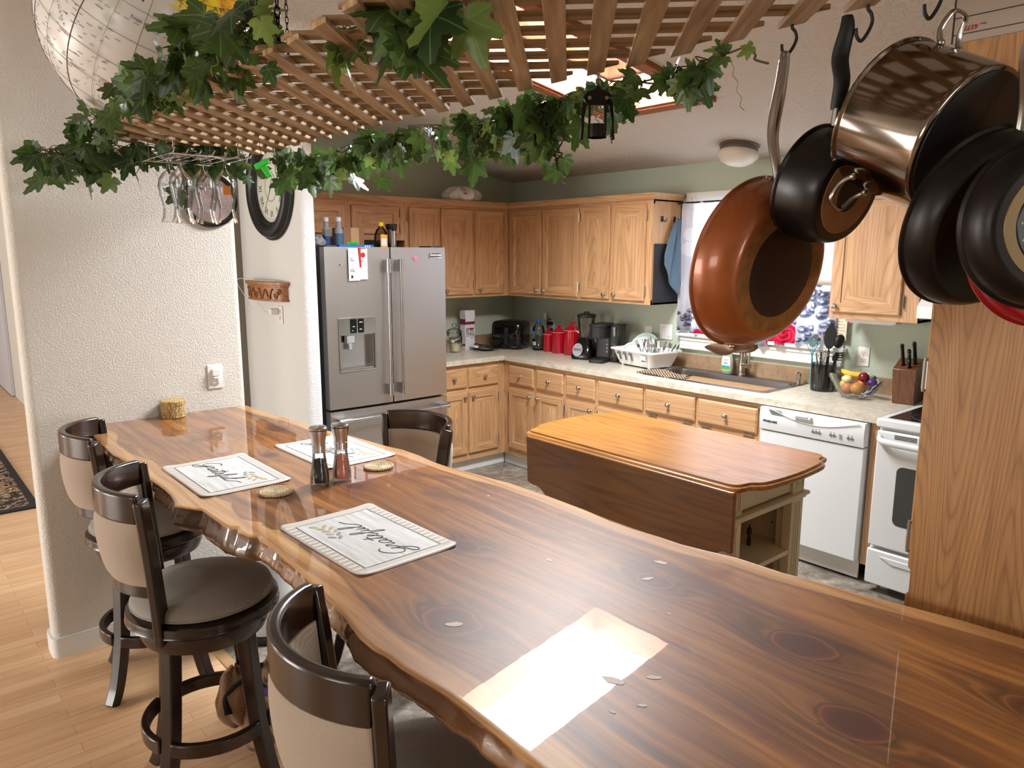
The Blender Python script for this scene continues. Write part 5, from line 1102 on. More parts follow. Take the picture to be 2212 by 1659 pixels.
mb.box((bx0 + .02, by0 + .02, .05), (bx1 - .01, by1 - .02, .08)).box((bx0 + .02, by0 + .02, .76), (bx1 - .012, by1 - .02, .884)); build(mb, 'body', cream_m, t, bev=.002)
build(MB().box((bx0 + .37, by0 + .025, .488), (bx1 - .004, by1 - .025, .508)), 'shelf', cream_m, t)
mb = MB().box((bx0 - .02, by0 - .02, .735), (bx1 + .02, by1 + .02, .752)).box((bx0 - .01, by0 - .01, .722), (bx1 + .01, by1 + .01, .738)); build(mb, 'ledge_moulding', cream_m, t, bev=.006, seg=3)
for y in (by0 + .045, by1 - .075):
    mb = MB()
    for k in range(3): mb.box((bx1 - .0005, y + .012 + k * .016, .10), (bx1 + .0035, y + .019 + k * .016, .71))
    for q in (0.0, .012): mb.tube([(bx1 + .001, y + .012 + q, .770 + q), (bx1 + .001, y + .063 - q, .770 + q), (bx1 + .001, y + .063 - q, .87 - q), (bx1 + .001, y + .012 + q, .87 - q)], .0028, 4, closed=True)
    build(mb, 'fluting', cream_m, t)
mb = MB()
for (y, z) in ((by1 - .078, .52), (by1 - .078, .36), (by1 - .078, .62), (by0 + .078, .45)): mb.lathe([(.004, 0), (.004, .001), (0, .001)], TR((bx1 - .25, y, z), (0, -1 if y > -1.9 else 1, 0)), 8)
for z in (.34, .46, .58, .20):
    for x in (bx1 - .12, bx1 - .30): mb.lathe([(.004, 0), (.004, .001), (0, .001)], TR((x, by1 - .0255, z), (0, -1, 0)), 8)
build(mb, 'peg_holes', ink, t)
tag(build(MB().lathe([(.009, 0), (.009, .03), (.006, .034), (.006, .045), (.010, .05), (.010, .075), (.004, .08), (.004, .09)], TR((3.58, -1.745, .508)), 14), 'brass_fitting', mat('aged_brass', sr(88, 60, 34), 0.35, 0.9)), 'small aged brass fitting standing on the cart shelf', 'fitting')

# ------------------------------------------------------------------ slab table
near = [(1.668, -3.835), (1.75, -3.842), (1.817, -3.844), (2.127, -3.852), (2.244, -3.856), (2.418, -3.83), (2.647, -3.838), (2.784, -3.834), (2.865, -3.837), (2.935, -3.847), (2.979, -3.859), (3.022, -3.833), (3.057, -3.81), (3.13, -3.808), (3.209, -3.805), (3.242, -3.799), (3.273, -3.783), (3.299, -3.794), (3.345, -3.786), (3.362, -3.767), (3.386, -3.773), (3.483, -3.771), (3.57, -3.777), (3.689, -3.783), (3.784, -3.792), (3.89, -3.802), (4.002, -3.824), (4.055, -3.826), (4.095, -3.819), (4.147, -3.82), (4.222, -3.811), (4.27, -3.805), (4.328, -3.806), (4.377, -3.807), (4.432, -3.809), (4.501, -3.811), (4.8, -3.815), (5.1, -3.80), (5.45, -3.82)]
far = [(1.668, -3.138), (1.813, -3.130), (1.998, -3.110), (2.182, -3.093), (2.369, -3.085), (2.518, -3.05), (2.623, -3.037), (2.777, -3.020), (2.868, -3.002), (2.968, -2.999), (3.084, -3.008), (3.175, -3.004), (3.233, -2.992), (3.332, -2.979), (3.442, -2.962), (3.61, -2.957), (3.767, -2.960), (3.887, -2.972), (3.972, -2.970), (4.046, -2.962), (4.116, -2.960), (4.185, -2.945), (4.257, -2.926), (4.376, -2.920), (4.439, -2.908), (4.536, -2.895), (4.641, -2.872), (4.738, -2.853), (4.838, -2.842), (5.1, -2.85), (5.45, -2.86)]
def interp(L, x):
    for (a, ya), (b, yb) in zip(L, L[1:]):
        if a <= x <= b: return ya + (yb - ya) * (x - a) / (b - a)
    return L[-1][1]
KN = [(4.066, -3.650, .055, 1), (3.772, -3.394, .035, 1), (4.578, -3.196, .048, 1), (4.752, -3.361, .044, 1), (4.213, -3.188, .036, 1.4), (3.154, -3.362, .03, .8), (2.233, -3.223, .05, .6), (2.62, -3.42, .03, .5), (4.93, -3.10, .04, 1)]
def slabmesh():
    nx, ny = 760, 190; X_0, X_1 = 1.671, 5.45; vs = []; fs = []; gv = []; sp = []; kn = []
    for i in range(nx + 1):
        x = X_0 + (X_1 - X_0) * i / nx; ya = interp(near, x); yb = interp(far, x)
        for j in range(ny + 1):
            v = j / ny; y = ya + (yb - ya) * v; z = 1.0
            e = min(v, 1 - v) * (yb - ya)
            if e < .006: z -= .003 * (1 - e / .006)
            vs.append((x, y, z))
            # grain coordinate bent around the knots
            g = y * 1.0 + .035 * noise.noise(Vector((x * 1.3, y * 2.6, 0))) + .012 * noise.noise(Vector((x * 4.5, y * 6, 3)))
            k_ = 0.0
            for kx, ky, kr, ks in KN:
                dx, dy = (x - kx), (y - ky); d2 = (dx * dx) / (2.6 * kr) ** 2 + (dy * dy) / (1.6 * kr) ** 2
                if d2 < 9:
                    r = math.sqrt((dx / kr) ** 2 / 1.5 + (dy / kr) ** 2 / .8) + .18 * noise.noise(Vector((dx * 22, dy * 30, kx)))
                    g += ks * kr * .9 * (dy / (abs(dy) + .25 * kr)) * math.exp(-d2) * (-1)
                    g += .055 * ks * math.exp(-d2 * 1.6) * math.exp(-max(0, r - 1) * .3)
                    k_ = max(k_, min(1, .62 + (1.12 - r) * .9) if r < 1.15 else 0); k_ = max(k_, min(.6, (.52 + .55 * noise.noise(Vector((x * 5, g * 70, 2)))) * math.exp(-d2 * .38) * ks))
            gv.append(g); wv = .012 * noise.noise(Vector((x * 5, 0, 7))) + .015 * noise.noise(Vector((x * 2, 3, 1)))
            dn = (y - ya) - (.068 + wv * 2 + (.06 if 2.55 < x < 3.2 else 0) * max(0, math.sin((x - 2.55) / .65 * PI))); df = (yb - y) - (.062 + wv)
            s1_ = max(0, min(1, .5 - dn * 60)); s2_ = max(0, min(1, .5 - df * 60)); sp.append(max(s1_, s2_)); kn.append(k_)
    W = ny + 1
    for i in range(nx):
        for j in range(ny): fs.append((i * W + j, (i + 1) * W + j, (i + 1) * W + j + 1, i * W + j + 1))
    # edge + underside rings
    prof = [(.004, .988), (.0, .972), (-.006, .958), (-.002, .944), (.012, .932), (.05, .928)]
    def addring(side):
        prev = [i * W + (0 if side < 0 else ny) for i in range(nx + 1)]
        for k, (ins, z) in enumerate(prof):
            cur = []
            for i in range(nx + 1):
                x = X_0 + (X_1 - X_0) * i / nx; y = interp(near, x) if side < 0 else interp(far, x)
                nn = noise.noise(Vector((x * 14, z * 22, side))) * .007 + noise.noise(Vector((x * 50, z * 60, side))) * .002
                bur = 0; zz = z
                if side < 0 and 2.95 < x < 3.40: b0_ = math.sin((x - 2.95) / .45 * PI); bur = -.010 * b0_ * (k / 5) + .010 * noise.noise(Vector((x * 11, z * 14, 4))) * b0_; zz = z - .028 * b0_ * (k / 5)
                if side < 0 and x < 2.7: zz = 1 - (1 - z) * .8; bur = .02 * (k / 5)
                cur.append(len(vs)); vs.append((x, y - side * (-1) * 0 + (-side) * (ins + nn + bur) * 1.0, zz + .3 * nn)); gv.append(y + z * .9 + nn); sp.append(.55 if side < 0 else .8); kn.append((.62 if (2.975 < x < 3.06 or 3.29 < x < 3.36) and k < 4 else .38 * max(0, math.sin((x - 2.9) / .55 * PI)) + .15) if side < 0 and 2.9 < x < 3.45 else .12)
            for i in range(nx): fs.append((prev[i], prev[i + 1], cur[i + 1], cur[i]) if side > 0 else (prev[i + 1], prev[i], cur[i], cur[i + 1]))
            prev = cur
        return prev
    a = addring(-1); b = addring(1)
    for i in range(nx): fs.append((a[i], b[i], b[i + 1], a[i + 1]))
    for x_i in (0, nx):
        ring = [x_i * W + j for j in range(W)]; fs.append(tuple(ring + [b[x_i], a[x_i]]))
    return vs, fs, gv, sp, kn
vs, fs, gv, sp, kn = slabmesh()
t = thing('slab_table', 'live-edge redwood slab bar table with thick glossy finish against the white wall', 'table', (3.4, -3.43, 0))
tt = NT('glossy_redwood_slab'); co = tt.coord('Object')
def att(n): return tt.N('ShaderNodeAttribute', {'attribute_name': n}).outputs['Fac']
g_, s_, k_ = att('grain'), att('sap'), att('knot')
sx = tt.N('ShaderNodeSeparateXYZ', None, Vector=co)
vec = tt.N('ShaderNodeCombineXYZ', None, X=sx.outputs[0], Y=g_, Z=sx.outputs[2]).outputs[0]
n1 = tt.noise(tt.map(vec, (1.0, 30, 1)), 1.0, 5, .62, .25); n2 = tt.noise(tt.map(vec, (4, 170, 2)), 1.0, 4, .6); n3 = tt.noise(tt.map(vec, (2.0, 6.5, 1)), 1.0, 5, .62, .9)
rg_ = tt.math('POWER', tt.math('PINGPONG', tt.math('ADD', tt.math('MULTIPLY', g_, 46.0), tt.math('MULTIPLY', tt.noise(co, 2.0, 2), 3.0)), 1.0), 3.0)
heart = tt.ramp(n1, [(.30, sr(92, 52, 22)), (.42, sr(126, 76, 34)), (.54, sr(152, 96, 44)), (.68, sr(184, 124, 62))])
heart = tt.mix(tt.math('MULTIPLY', tt.math('SUBTRACT', n3, .53, True), 5.5, True), heart, sr(92, 50, 28))
heart = tt.mix(tt.math('MULTIPLY', tt.math('SUBTRACT', .45, n3, True), 4.5, True), heart, sr(182, 124, 60))
heart = tt.mix(tt.math('MULTIPLY', rg_, .22), heart, sr(70, 32, 18))
heart = tt.mix(tt.math('MULTIPLY', tt.math('SUBTRACT', .5, n2, True), 1.8, True), heart, sr(66, 32, 18))
sap = tt.ramp(n1, [(.3, sr(164, 112, 62)), (.5, sr(196, 146, 90)), (.72, sr(216, 172, 114))])
sap = tt.mix(tt.math('MULTIPLY', rg_, .35), sap, sr(140, 90, 48))
sap = tt.mix(tt.math('MULTIPLY', tt.math('SUBTRACT', .5, n2, True), 1.3, True), sap, sr(132, 84, 46))
edge_d = tt.math('MULTIPLY', tt.math('PINGPONG', s_, .5), 1.3)
c = tt.mix(s_, heart, sap); c = tt.mix(edge_d, c, sr(64, 32, 18))
kc = tt.ramp(k_, [(0, sr(120, 70, 36)), (.40, sr(60, 28, 16)), (.62, sr(44, 20, 12)), (.74, sr(128, 70, 36)), (.82, sr(96, 40, 24)), (1, sr(72, 28, 18))])
c = tt.mix(tt.ramp(k_, [(0, (0, 0, 0)), (.25, (.35, .35, .35)), (.6, (.75, .75, .75)), (.8, (.95, .95, .95))]), c, kc)
tt.P(Base_Color=c, Roughness=.42, Coat_Weight=1.0, Coat_Roughness=.012, Coat_IOR=1.52)
bn = tt.N('ShaderNodeBump', None, Height=tt.noise(co, 5.0, 3, .5), Strength=.05, Distance=.005); tt.S(tt.b.inputs['Coat Normal'], bn.outputs[0])
slab_m = tt.m
mb = MB(); mb.add(vs, fs); so_ = build(mb, 'slab_top', slab_m, t, sharp=50, recalc=True)
for nme, dat in (('grain', gv), ('sap', sp), ('knot', kn)):
    at = so_.data.attributes.new(nme, 'FLOAT', 'POINT'); at.data.foreach_set('value', dat)
chip = mat('pale_scuff', sr(196, 182, 170), 0.5); mb = MB(); random.seed(3)
for (x, y, r, a) in ((4.157, -3.096, .016, .4), (4.195, -3.191, .014, 1.2), (3.973, -3.291, .009, 0), (4.46, -3.50, .013, .8), (4.42, -3.56, .02, .3), (4.50, -3.58, .008, .8), (4.08, -3.655, .018, .9), (4.33, -3.29, .006, 0), (4.30, -3.30, .004, 0), (4.48, -3.63, .006, 0), (3.5, -3.1, .005, 0), (4.0, -3.2, .004, 1)):
    pts = [(x + r * (1 + .3 * random.random()) * math.cos(q) * (1 if k % 2 else .8), y + r * .42 * math.sin(q) * (1 + .5 * random.random()), 1.0006) for k, q in enumerate([i * PI / 5 for i in range(10)])]
    M_ = Matrix.Translation((x, y, 0)) @ rotz(a) @ Matrix.Translation((-x, -y, 0)); mb.add(pts, [tuple(range(10))], 0, M_)
build(mb, 'surface_scuffs', chip, t)
build(MB().box((4.50, -3.62, 0), (5.10, -3.58, .93)).box((4.50, -3.15, 0), (5.10, -3.11, .93)).box((4.50, -3.62, 0), (4.53, -3.11, .93)).box((5.07, -3.62, 0), (5.10, -3.11, .93)).box((4.46, -3.625, .05), (4.50, -3.58, .93)), 'pedestal', mat('brown_pedestal_wood', sr(110, 66, 38), 0.5, nz=(6, .2)), t, bev=.003)
build(MB().box((1.67, -3.72, .90), (1.70, -3.24, .929)), 'wall_cleat', oak_y, t)

# placemats
CUR = {
 'G': [[(1.15, 1.55), (.85, 1.85), (.35, 1.75), (.02, 1.2), (.05, .55), (.45, .35), (.85, .7), (.95, 1.05), (.9, .6), (.75, -.2), (.3, -.55), (.05, -.25), (.5, .15), (1.05, .45)]],
}
WORD = [[(1.35, 1.75), (1.05, 2.05), (.55, 1.95), (.1, 1.35), (.08, .6), (.5, .2), (.95, .55), (1.08, 1.0), (1.02, .4), (.85, -.4), (.35, -.85), (-.05, -.6), (.25, -.2), (.95, .1), (1.35, .35)],
        [(1.35, .35), (1.55, .85), (1.6, 1.0), (1.7, .85), (1.85, .9), (1.8, .4), (1.95, .08), (2.25, .3)],
        [(2.85, .75), (2.6, .95), (2.25, .65), (2.25, .2), (2.5, .05), (2.8, .4), (2.88, .85), (2.85, .25), (2.98, .05), (3.25, .3)],
        [(3.25, .3), (3.5, 1.1), (3.6, 1.7), (3.45, .8), (3.42, .2), (3.6, .03), (3.9, .3)], [(3.1, 1.15), (3.5, 1.25), (3.95, 1.2)],
        [(3.9, .3), (4.2, .6), (4.3, .85), (4.1, .95), (3.98, .55), (4.1, .1), (4.35, .05), (4.65, .35)],
        [(4.65, .35), (5.05, 1.2), (5.1, 1.9), (4.9, 1.9), (4.8, 1.0), (4.75, -.3), (4.7, -.95), (4.95, -.7), (5.0, .0), (5.25, .3)],
        [(5.25, .3), (5.35, .9), (5.3, .3), (5.45, .05), (5.7, .3), (5.85, .9), (5.8, .3), (5.95, .05), (6.15, .3)],
        [(6.15, .3), (6.5, 1.2), (6.6, 2.0), (6.4, 2.1), (6.3, 1.2), (6.3, .3), (6.5, .02), (6.9, .3), (7.4, .9), (8.0, 1.15)]]
mat_w = (lambda tt: (tt.P(Base_Color=tt.ramp(tt.noise(tt.map(tt.coord(), (4, 60, 1)), 1.0, 6, .7), [(.3, sr(176, 176, 174)), (.45, sr(206, 208, 208)), (.6, sr(222, 224, 224))]), Roughness=.45), tt.m)[1])(NT('whitewashed_board_print'))
stripe_m = (lambda tt: (tt.P(Base_Color=tt.mix(tt.math('GREATER_THAN', tt.math('FRACT', tt.math('MULTIPLY', tt.N('ShaderNodeSeparateXYZ', None, Vector=tt.coord()).outputs[0], 46.0)), .5), sr(218, 216, 212), sr(182, 174, 164)), Roughness=.45), tt.m)[1])(NT('taupe_stripe_print'))
rim_m = mat('pale_taupe_print', sr(208, 204, 198), 0.45)
gold_leaf = mat('olive_gold_print', sr(184, 172, 120), 0.5); blue_leaf = mat('grey_blue_print', sr(140, 152, 158), 0.5); tan_leaf = mat('tan_print', sr(190, 168, 140), 0.5); line_m = mat('brown_line_print', sr(72, 60, 56), 0.6)
Wm, Hm = .425, .288
def zlift(x, y):  # slight curl at corners
    return .0016 + .006 * (max(0, abs(x) / (Wm / 2) - .72) / .28) ** 2 * (max(0, abs(y) / (Hm / 2) - .5) / .5) ** 2
def placemat(label, x, y, ang):
    t = thing('placemat', label, 'placemat', (0, 0, 0), 'grateful placemats on the slab table'); MT = Matrix.Identity(4)
    def sheet(x0, x1, y0, y1, r, dz, th):
        mb = MB(); nx, ny = 28, 20
        def sq(u, v):
            px, py = x0 + (x1 - x0) * u, y0 + (y1 - y0) * v
            cx = max(x0 + r, min(x1 - r, px)); cy = max(y0 + r, min(y1 - r, py)); d = math.hypot(px - cx, py - cy)
            if d > r: px, py = cx + (px - cx) * r / d, cy + (py - cy) * r / d
            return (px, py, zlift(px, py) + dz)
        mb.grid(sq, nx, ny); return mb
    build(sheet(-Wm / 2, Wm / 2, -Hm / 2, Hm / 2, .022, 0, .001), 'mat_sheet', rim_m, t, sharp=180, solid=.0018)
    for s in (-1, 1):
        mb = MB(); mb.grid(lambda u, v, s=s: ((-Wm / 2 + .024) + (Wm - .048) * u, s * (Hm / 2 - .030 + .024 * v), zlift(-Wm / 2 + .024 + (Wm - .048) * u, s * (Hm / 2 - .03 + .024 * v)) + .0012), 26, 4)
        build(mb, 'stripe_border', stripe_m, t, sharp=180)
    build(sheet(-Wm / 2 + .036, Wm / 2 - .036, -Hm / 2 + .034, Hm / 2 - .034, .001, .0012, .001), 'board_panel', mat_w, t, sharp=180)
    a, b = Wm / 2 - .036, Hm / 2 - .034
    mb = MB(); ring = []
    for (p, q) in (((-a, -b), (a, -b)), ((a, -b), (a, b)), ((a, b), (-a, b)), ((-a, b), (-a, -b))):
        ring += [(p[0] + (q[0] - p[0]) * k / 10, p[1] + (q[1] - p[1]) * k / 10) for k in range(10)]
    mb.tube([(p, q, zlift(p, q) + .0014) for p, q in ring], [(.0012, .0004)] * len(ring), 4, closed=True, flat=(1, 1, 0)); build(mb, 'border_line', line_m, t)
    mb = MB(); S_ = .036
    for s in WORD:
        P_ = catmull([(( p + .22 * q) * S_ - .162, q * S_ * .80 - .030, .0034) for p, q in s], 7); mb.tube(P_, [(.0017, .0004)] * len(P_), 6, flat=(0, 1, 0))
    build(mb, 'script_lettering', ink, t)
    for k in range(10):
        f = k / 9; cx, cy = .035 + .11 * f, .066 - .014 * math.sin(f * 3); s = 1 if k % 2 else -1; mb = MB()
        mb.sphere((0, 0, 0), (.0125, .0058, .0004), 12, 6); mb.xf(Matrix.Translation((cx, cy + s * .011, .0034)) @ rotz(s * .7)); build(mb, 'printed_leaf', [gold_leaf, tan_leaf, gold_leaf, gold_leaf, tan_leaf, gold_leaf, tan_leaf, blue_leaf, blue_leaf, blue_leaf][9 - k if ang > 1 else k], t)
    t.location = (x, y, 1.0003); t.rotation_euler = (0, 0, ang)
    return t
pm = placemat('placemat reading Grateful, nearest the camera with the script upside down', 3.553, -3.553, PI + .03)
dup(pm, (2.755, -3.632, 1.0003), .0, 'placemat reading Grateful at the far left, beside the nearer coaster', 'grateful placemats on the slab table')
dup(pm, (2.718, -3.212, 1.0003), .02, 'placemat reading Grateful behind the two grinders, half hidden', 'grateful placemats on the slab table')
pm['group'] = 'grateful placemats on the slab table'
def coaster(x, y, label):
    t = thing('coaster', label, 'coaster', (x, y, 1.0003), 'woven straw coasters'); mb = MB()
    for k in range(7): r = .006 + k * .0062; mb.tube([(x + r * math.cos(a), y + r * math.sin(a), 1.0045) for a in [i * PI / 14 for i in range(28)]], .0036, 6, closed=True)
    build(mb, 'coils', seagrass, t)
    mb = MB()
    for i in range(34): a = i * 2 * PI / 34; mb.sphere((x + .0475 * math.cos(a), y + .0475 * math.sin(a), 1.0055), (.0052, .0052, .005), 8, 6)
    build(mb, 'beaded_rim', seagrass, t)
coaster(3.055, -3.585, 'round woven straw coaster in front of the grinders'); coaster(3.019, -3.200, 'round woven straw coaster behind the grinders near the far edge')
def grinder(x, y, label, fill, fm):
    t = thing('grinder', label, 'grinder', (x, y, 1.0003), 'salt and pepper grinders'); T = TR((x, y, 1.0004))
    build(MB().lathe([(.026, 0), (.031, .004), (.030, .03), (.024, .065), (.0205, .10), (.0205, .112), (.019, .112), (.019, .10), (.0222, .066), (.028, .03), (.028, .007), (0, .007)], T, 32, cap=False), 'glass_body', thin_glass, t, sharp=60)
    build(MB().lathe([(0, .008), (.0265, .008), (.0272, .03), (.0215, .066), (.0212, .078), (0, fill)], T, 28), 'contents', fm, t, sharp=60)
    build(MB().lathe([(.0215, .105), (.0215, .125), (.0220, .1255), (.0220, .128), (.0215, .1285), (.0225, .145), (.0275, .168), (.0285, .176), (0, .176)], T, 32), 'steel_head', steel, t, sharp=40)
    build(MB().lathe([(.027, .176), (.027, .179), (0, .179)], T, 32), 'gasket', black_m, t); build(MB().lathe([(.0285, .179), (.0295, .184), (.026, .188), (.012, .190), (0, .191)], T, 32), 'cap', steel, t, sharp=40)
grinder(3.056, -3.436, 'pepper grinder with black peppercorns, left of the pair', .085, pepper_m); grinder(3.062, -3.362, 'salt grinder with pink salt, right of the pair', .09, salt_m)
t = thing('basket', 'small round lidded straw basket on the table against the white wall', 'basket', (1.725, -3.47, 1.0)); T = TR((1.724, -3.490, 1.0006))
mb = MB(); random.seed(9)
for row in range(4):
    for i in range(26):
        a = i * 2 * PI / 26 + (row % 2) * .12; r = .048; z0_ = .003 + row * .0135; mb.box((r - .002, -.0053, z0_), (r + .002, .0053, z0_ + .0125), 0, T @ rotz(a))
mb.lathe([(.046, 0), (.047, .002), (.047, .056), (0, .056)], T, 26); build(mb, 'basket_body', straw_m, t)
mb = MB().lathe([(.051, .056), (.0515, .060), (.0515, .074), (.049, .078), (0, .080)], T, 30)
for i in range(36): mb.box((.0510, -.0038, .058), (.0535, .0038, .074), 0, T @ rotz(i * 2 * PI / 36))
build(mb, 'lid', straw_m, t)

# ------------------------------------------------------------------ stools
def stool_proto():
    t = thing('bar_stool', 'x', 'bar stool', (0, 0, 0), 'dark wood swivel stools at the slab table')
    bs_ = rotz(0)
    legs = []
    for k in range(4):
        a = PI / 4 + k * PI / 2; ca, sa = math.cos(a), math.sin(a)
        P_ = catmull([(.15 * ca, .15 * sa, .575), (.165 * ca, .165 * sa, .40), (.185 * ca, .185 * sa, .22), (.222 * ca, .222 * sa, .07), (.255 * ca, .255 * sa, 0.0)], 5)
        mb = MB().bar(P_, [.050 - .012 * i / (len(P_) - 1) for i in range(len(P_))], [.042] * len(P_), up=(ca, sa, 0)); legs.append(build(mb, 'leg', espresso, t, bev=.004))
    for k in range(4):
        a0 = PI / 4 + k * PI / 2 + .10; a1 = a0 + PI / 2 - .20; r = .200
        P_ = [(r * math.cos(a0 + (a1 - a0) * i / 10), r * math.sin(a0 + (a1 - a0) * i / 10), .245) for i in range(11)]
        build(MB().bar(P_, .045, .022, up=(0, 0, 1)), 'footrest', espresso, t, bev=.004)
    build(MB().lathe([(.165, .545), (.185, .55), (.195, .575), (.195, .60), (.175, .605)], None, 48), 'apron', espresso, t, sharp=40)
    build(MB().lathe([(.10, .605), (.10, .612)], None, 32), 'swivel_plate', dark_metal, t)
    build(MB().lathe([(.195, .612), (.222, .615), (.230, .622), (.226, .632), (.228, .640), (.226, .650), (.215, .655), (0, .655)], None, 56), 'seat_frame', espresso, t, sharp=40)
    build(MB().lathe([(.195, .655), (.208, .662), (.213, .675), (.205, .693), (.17, .712), (.10, .724), (0, .728)], None, 56).tube([(.212 * math.cos(i * PI / 28), .212 * math.sin(i * PI / 28), .668) for i in range(56)], .0025, 5, closed=True), 'seat_cushion', fab_seat, t, sharp=60)
    R_ = .200
    def arc(al, z, lean): # al angle from -y ; lean outward
        return (( R_ + lean) * math.sin(al), -(R_ + lean) * math.cos(al) - .030, z)
    AM = math.radians(60)
    for s in (-1, 1):
        P_ = catmull([arc(s * AM, .60, -.01), arc(s * AM, .72, .0), arc(s * AM, .90, .02), arc(s * AM, 1.055, .045)], 5)
        d = Vector((math.cos(s * AM), math.sin(s * AM), 0))
        mb = MB().bar(P_, [.058 - .014 * i / (len(P_) - 1) for i in range(len(P_))], [.026] * len(P_), up=(math.sin(s * AM), -math.cos(s * AM), 0)); build(mb, 'back_post', espresso, t, bev=.005)
    n = 18; al = [-AM + .05 + (2 * AM - .10) * i / n for i in range(n + 1)]
    build(MB().bar([arc(a, 1.02 + .012 * math.cos(a), .038) for a in al], [.085] * (n + 1), .026, up=(0, 0, 1)), 'top_rail', espresso, t, bev=.008, seg=3)
    build(MB().bar([arc(a, .775, .010) for a in al], .045, .024, up=(0, 0, 1)), 'lower_rail', espresso, t, bev=.005)
    mb = MB(); nu, nv = 20, 10
    def padp(u, v, o):
        a = -AM + .07 + (2 * AM - .14) * u; z = .79 + .20 * v; bul = o * (.012 + .016 * math.sin(PI * v) ** .5 * math.sin(PI * u) ** .5)
        return arc(a, z, .012 + .022 * v + bul)
    mb.grid(lambda u, v: padp(u, v, 1), nu, nv); mb.grid(lambda u, v: padp(u, v, -1), nu, nv)
    o0, o1 = 0, nu * nv; edge = [i for i in range(nu)] + [(j + 1) * nu - 1 for j in range(1, nv)] + [(nv - 1) * nu + i for i in range(nu - 2, -1, -1)] + [j * nu for j in range(nv - 2, 0, -1)]
    for a, b in zip(edge, edge[1:] + edge[:1]): mb.f.append((a, b, b + o1, a + o1)); mb.mi.append(0)
    build(mb, 'back_cushion', fab_back, t, sharp=50)
    return t
st0 = stool_proto(); GS = 'dark wood swivel stools at the slab table'
st0.location = (2.875, -3.765, 0); st0.rotation_euler = (0, 0, -.25); st0['label'] = 'dark wood swivel stool with a tan towel tied to its leg, in the left foreground'
dup(st0, (2.08, -3.715, 0), -.25, 'dark wood swivel stool closest to the white wall, behind the towel stool', GS)
dup(st0, (4.080, -3.735, 0), -.20, 'dark wood swivel stool nearest the camera, cut off at the bottom edge', GS)
dup(st0, (2.70, -2.99, 0), PI + .06, 'dark wood swivel stool on the kitchen side of the table, facing the fridge', GS)
# each stool's legs stand a little rotated about the swivel
# towel tied around the leg
t = thing('towel', 'tan terry towel with purple print knotted around the stool leg', 'towel', (2.9, -3.6, .2))
def lump(cx, cy, cz, a, b, c_, rz_, seed):
    mb = MB(); mb.sphere((0, 0, 0), 1.0, 40, 26); out = []
    for p in mb.v:
        n = noise.noise(p * 1.6 + Vector((seed, 0, 0))) * .22 + .06 * math.sin(5 * math.atan2(p.y, p.x) + 4 * p.z) + noise.noise(p * 7 + Vector((seed, 3, 0))) * .05
        q = p * (1 + n); out.append(Vector((q.x * a, q.y * b, q.z * c_)))
    mb.v = [Matrix.Translation((cx, cy, cz)) @ rotz(rz_) @ v for v in out]; return mb
mb = lump(2.80, -3.66, .215, .065, .065, .105, .3, 1); m2 = lump(2.935, -3.575, .225, .062, .062, .115, .9, 2); mb.add(m2.v, m2.f); m3 = lump(2.87, -3.61, .12, .065, .06, .09, .2, 3); mb.add(m3.v, m3.f); m3 = lump(2.90, -3.56, .32, .045, .05, .06, .2, 5); mb.add(m3.v, m3.f)
build(mb, 'terry_cloth', towel_t, t, sharp=180); build(MB().tube(catmull([(2.91, -3.63, .315), (2.95, -3.63, .30), (2.99, -3.60, .30)], 5), [(.014, .006)] * 11, 8), 'purple_print', mat('purple_print', sr(80, 50, 110), 0.8), t)
build(MB().tube(catmull([(2.90, -3.60, .36), (2.86, -3.65, .31), (2.83, -3.70, .25), (2.86, -3.71, .2)], 4), [(.018, .008)] * 13, 8), 'black_strap', black_m, t)
# trash bin and paper bag under the table
t = thing('trash_bin', 'white round trash bin with black base ring under the table', 'bin', (2.02, -3.20, 0)); build(MB().lathe([(.13, .03), (.135, .035), (.14, .55), (.137, .56), (0, .60)], TR((2.03, -3.22, 0)), 36), 'bin_body', white_m, t); build(MB().lathe([(.15, 0), (.155, .01), (.155, .03), (.13, .035)], TR((2.03, -3.22, 0)), 36), 'base_ring', black_m, t); build(MB().lathe([(.141, .545), (.143, .555), (.143, .575), (.13, .59)], TR((2.03, -3.22, 0)), 36), 'steel_band', steel, t)
t = thing('paper_bag', 'brown paper bag with black printed words under the table', 'bag', (1.93, -2.98, 0)); Mg = Matrix.Translation((1.93, -2.98, 0)) @ rotz(.35)
build(MB().box((-.16, -.09, 0), (.14, .09, .30), 0, Mg), 'bag_body', mat('kraft_paper', sr(150, 120, 84), 0.8, nz=(12, .1), bmp=(18, .3, .01)), t, bev=.004)
for i, s in enumerate(('thanks for', 'shopping', 'with us')): text_mesh(s, .052, Mg @ Matrix(((1, 0, 0, .0), (0, 0, -1, -.0905), (0, 1, 0, .24 - i * .055), (0, 0, 0, 1))), ink, parent=t, ext=.0004)

# ------------------------------------------------------------------ stub wall things
outlet('light_switch', 'white dimmer switch with slider on the white wall above the table end', face_px((1.668, -3.277, 1.156)), 'slide')
t = thing('wall_plaque', 'round black-framed picture on the white wall behind the hanging glasses', 'picture', (1.68, -3.25, 1.97)); T = TR((1.6685, -3.245, 1.965), (1, 0, 0))
build(MB().lathe([(.10, .012), (.108, .018), (.118, .018), (.124, .008), (.124, 0)], T, 40, cap=False), 'frame', black_g, t); build(MB().lathe([(.11, 0), (.11, .012), (0, .012)], T, 40), 'picture_disc', mat('muted_pink_picture', sr(140, 120, 116), 0.5, nz=(14, .35)), t)
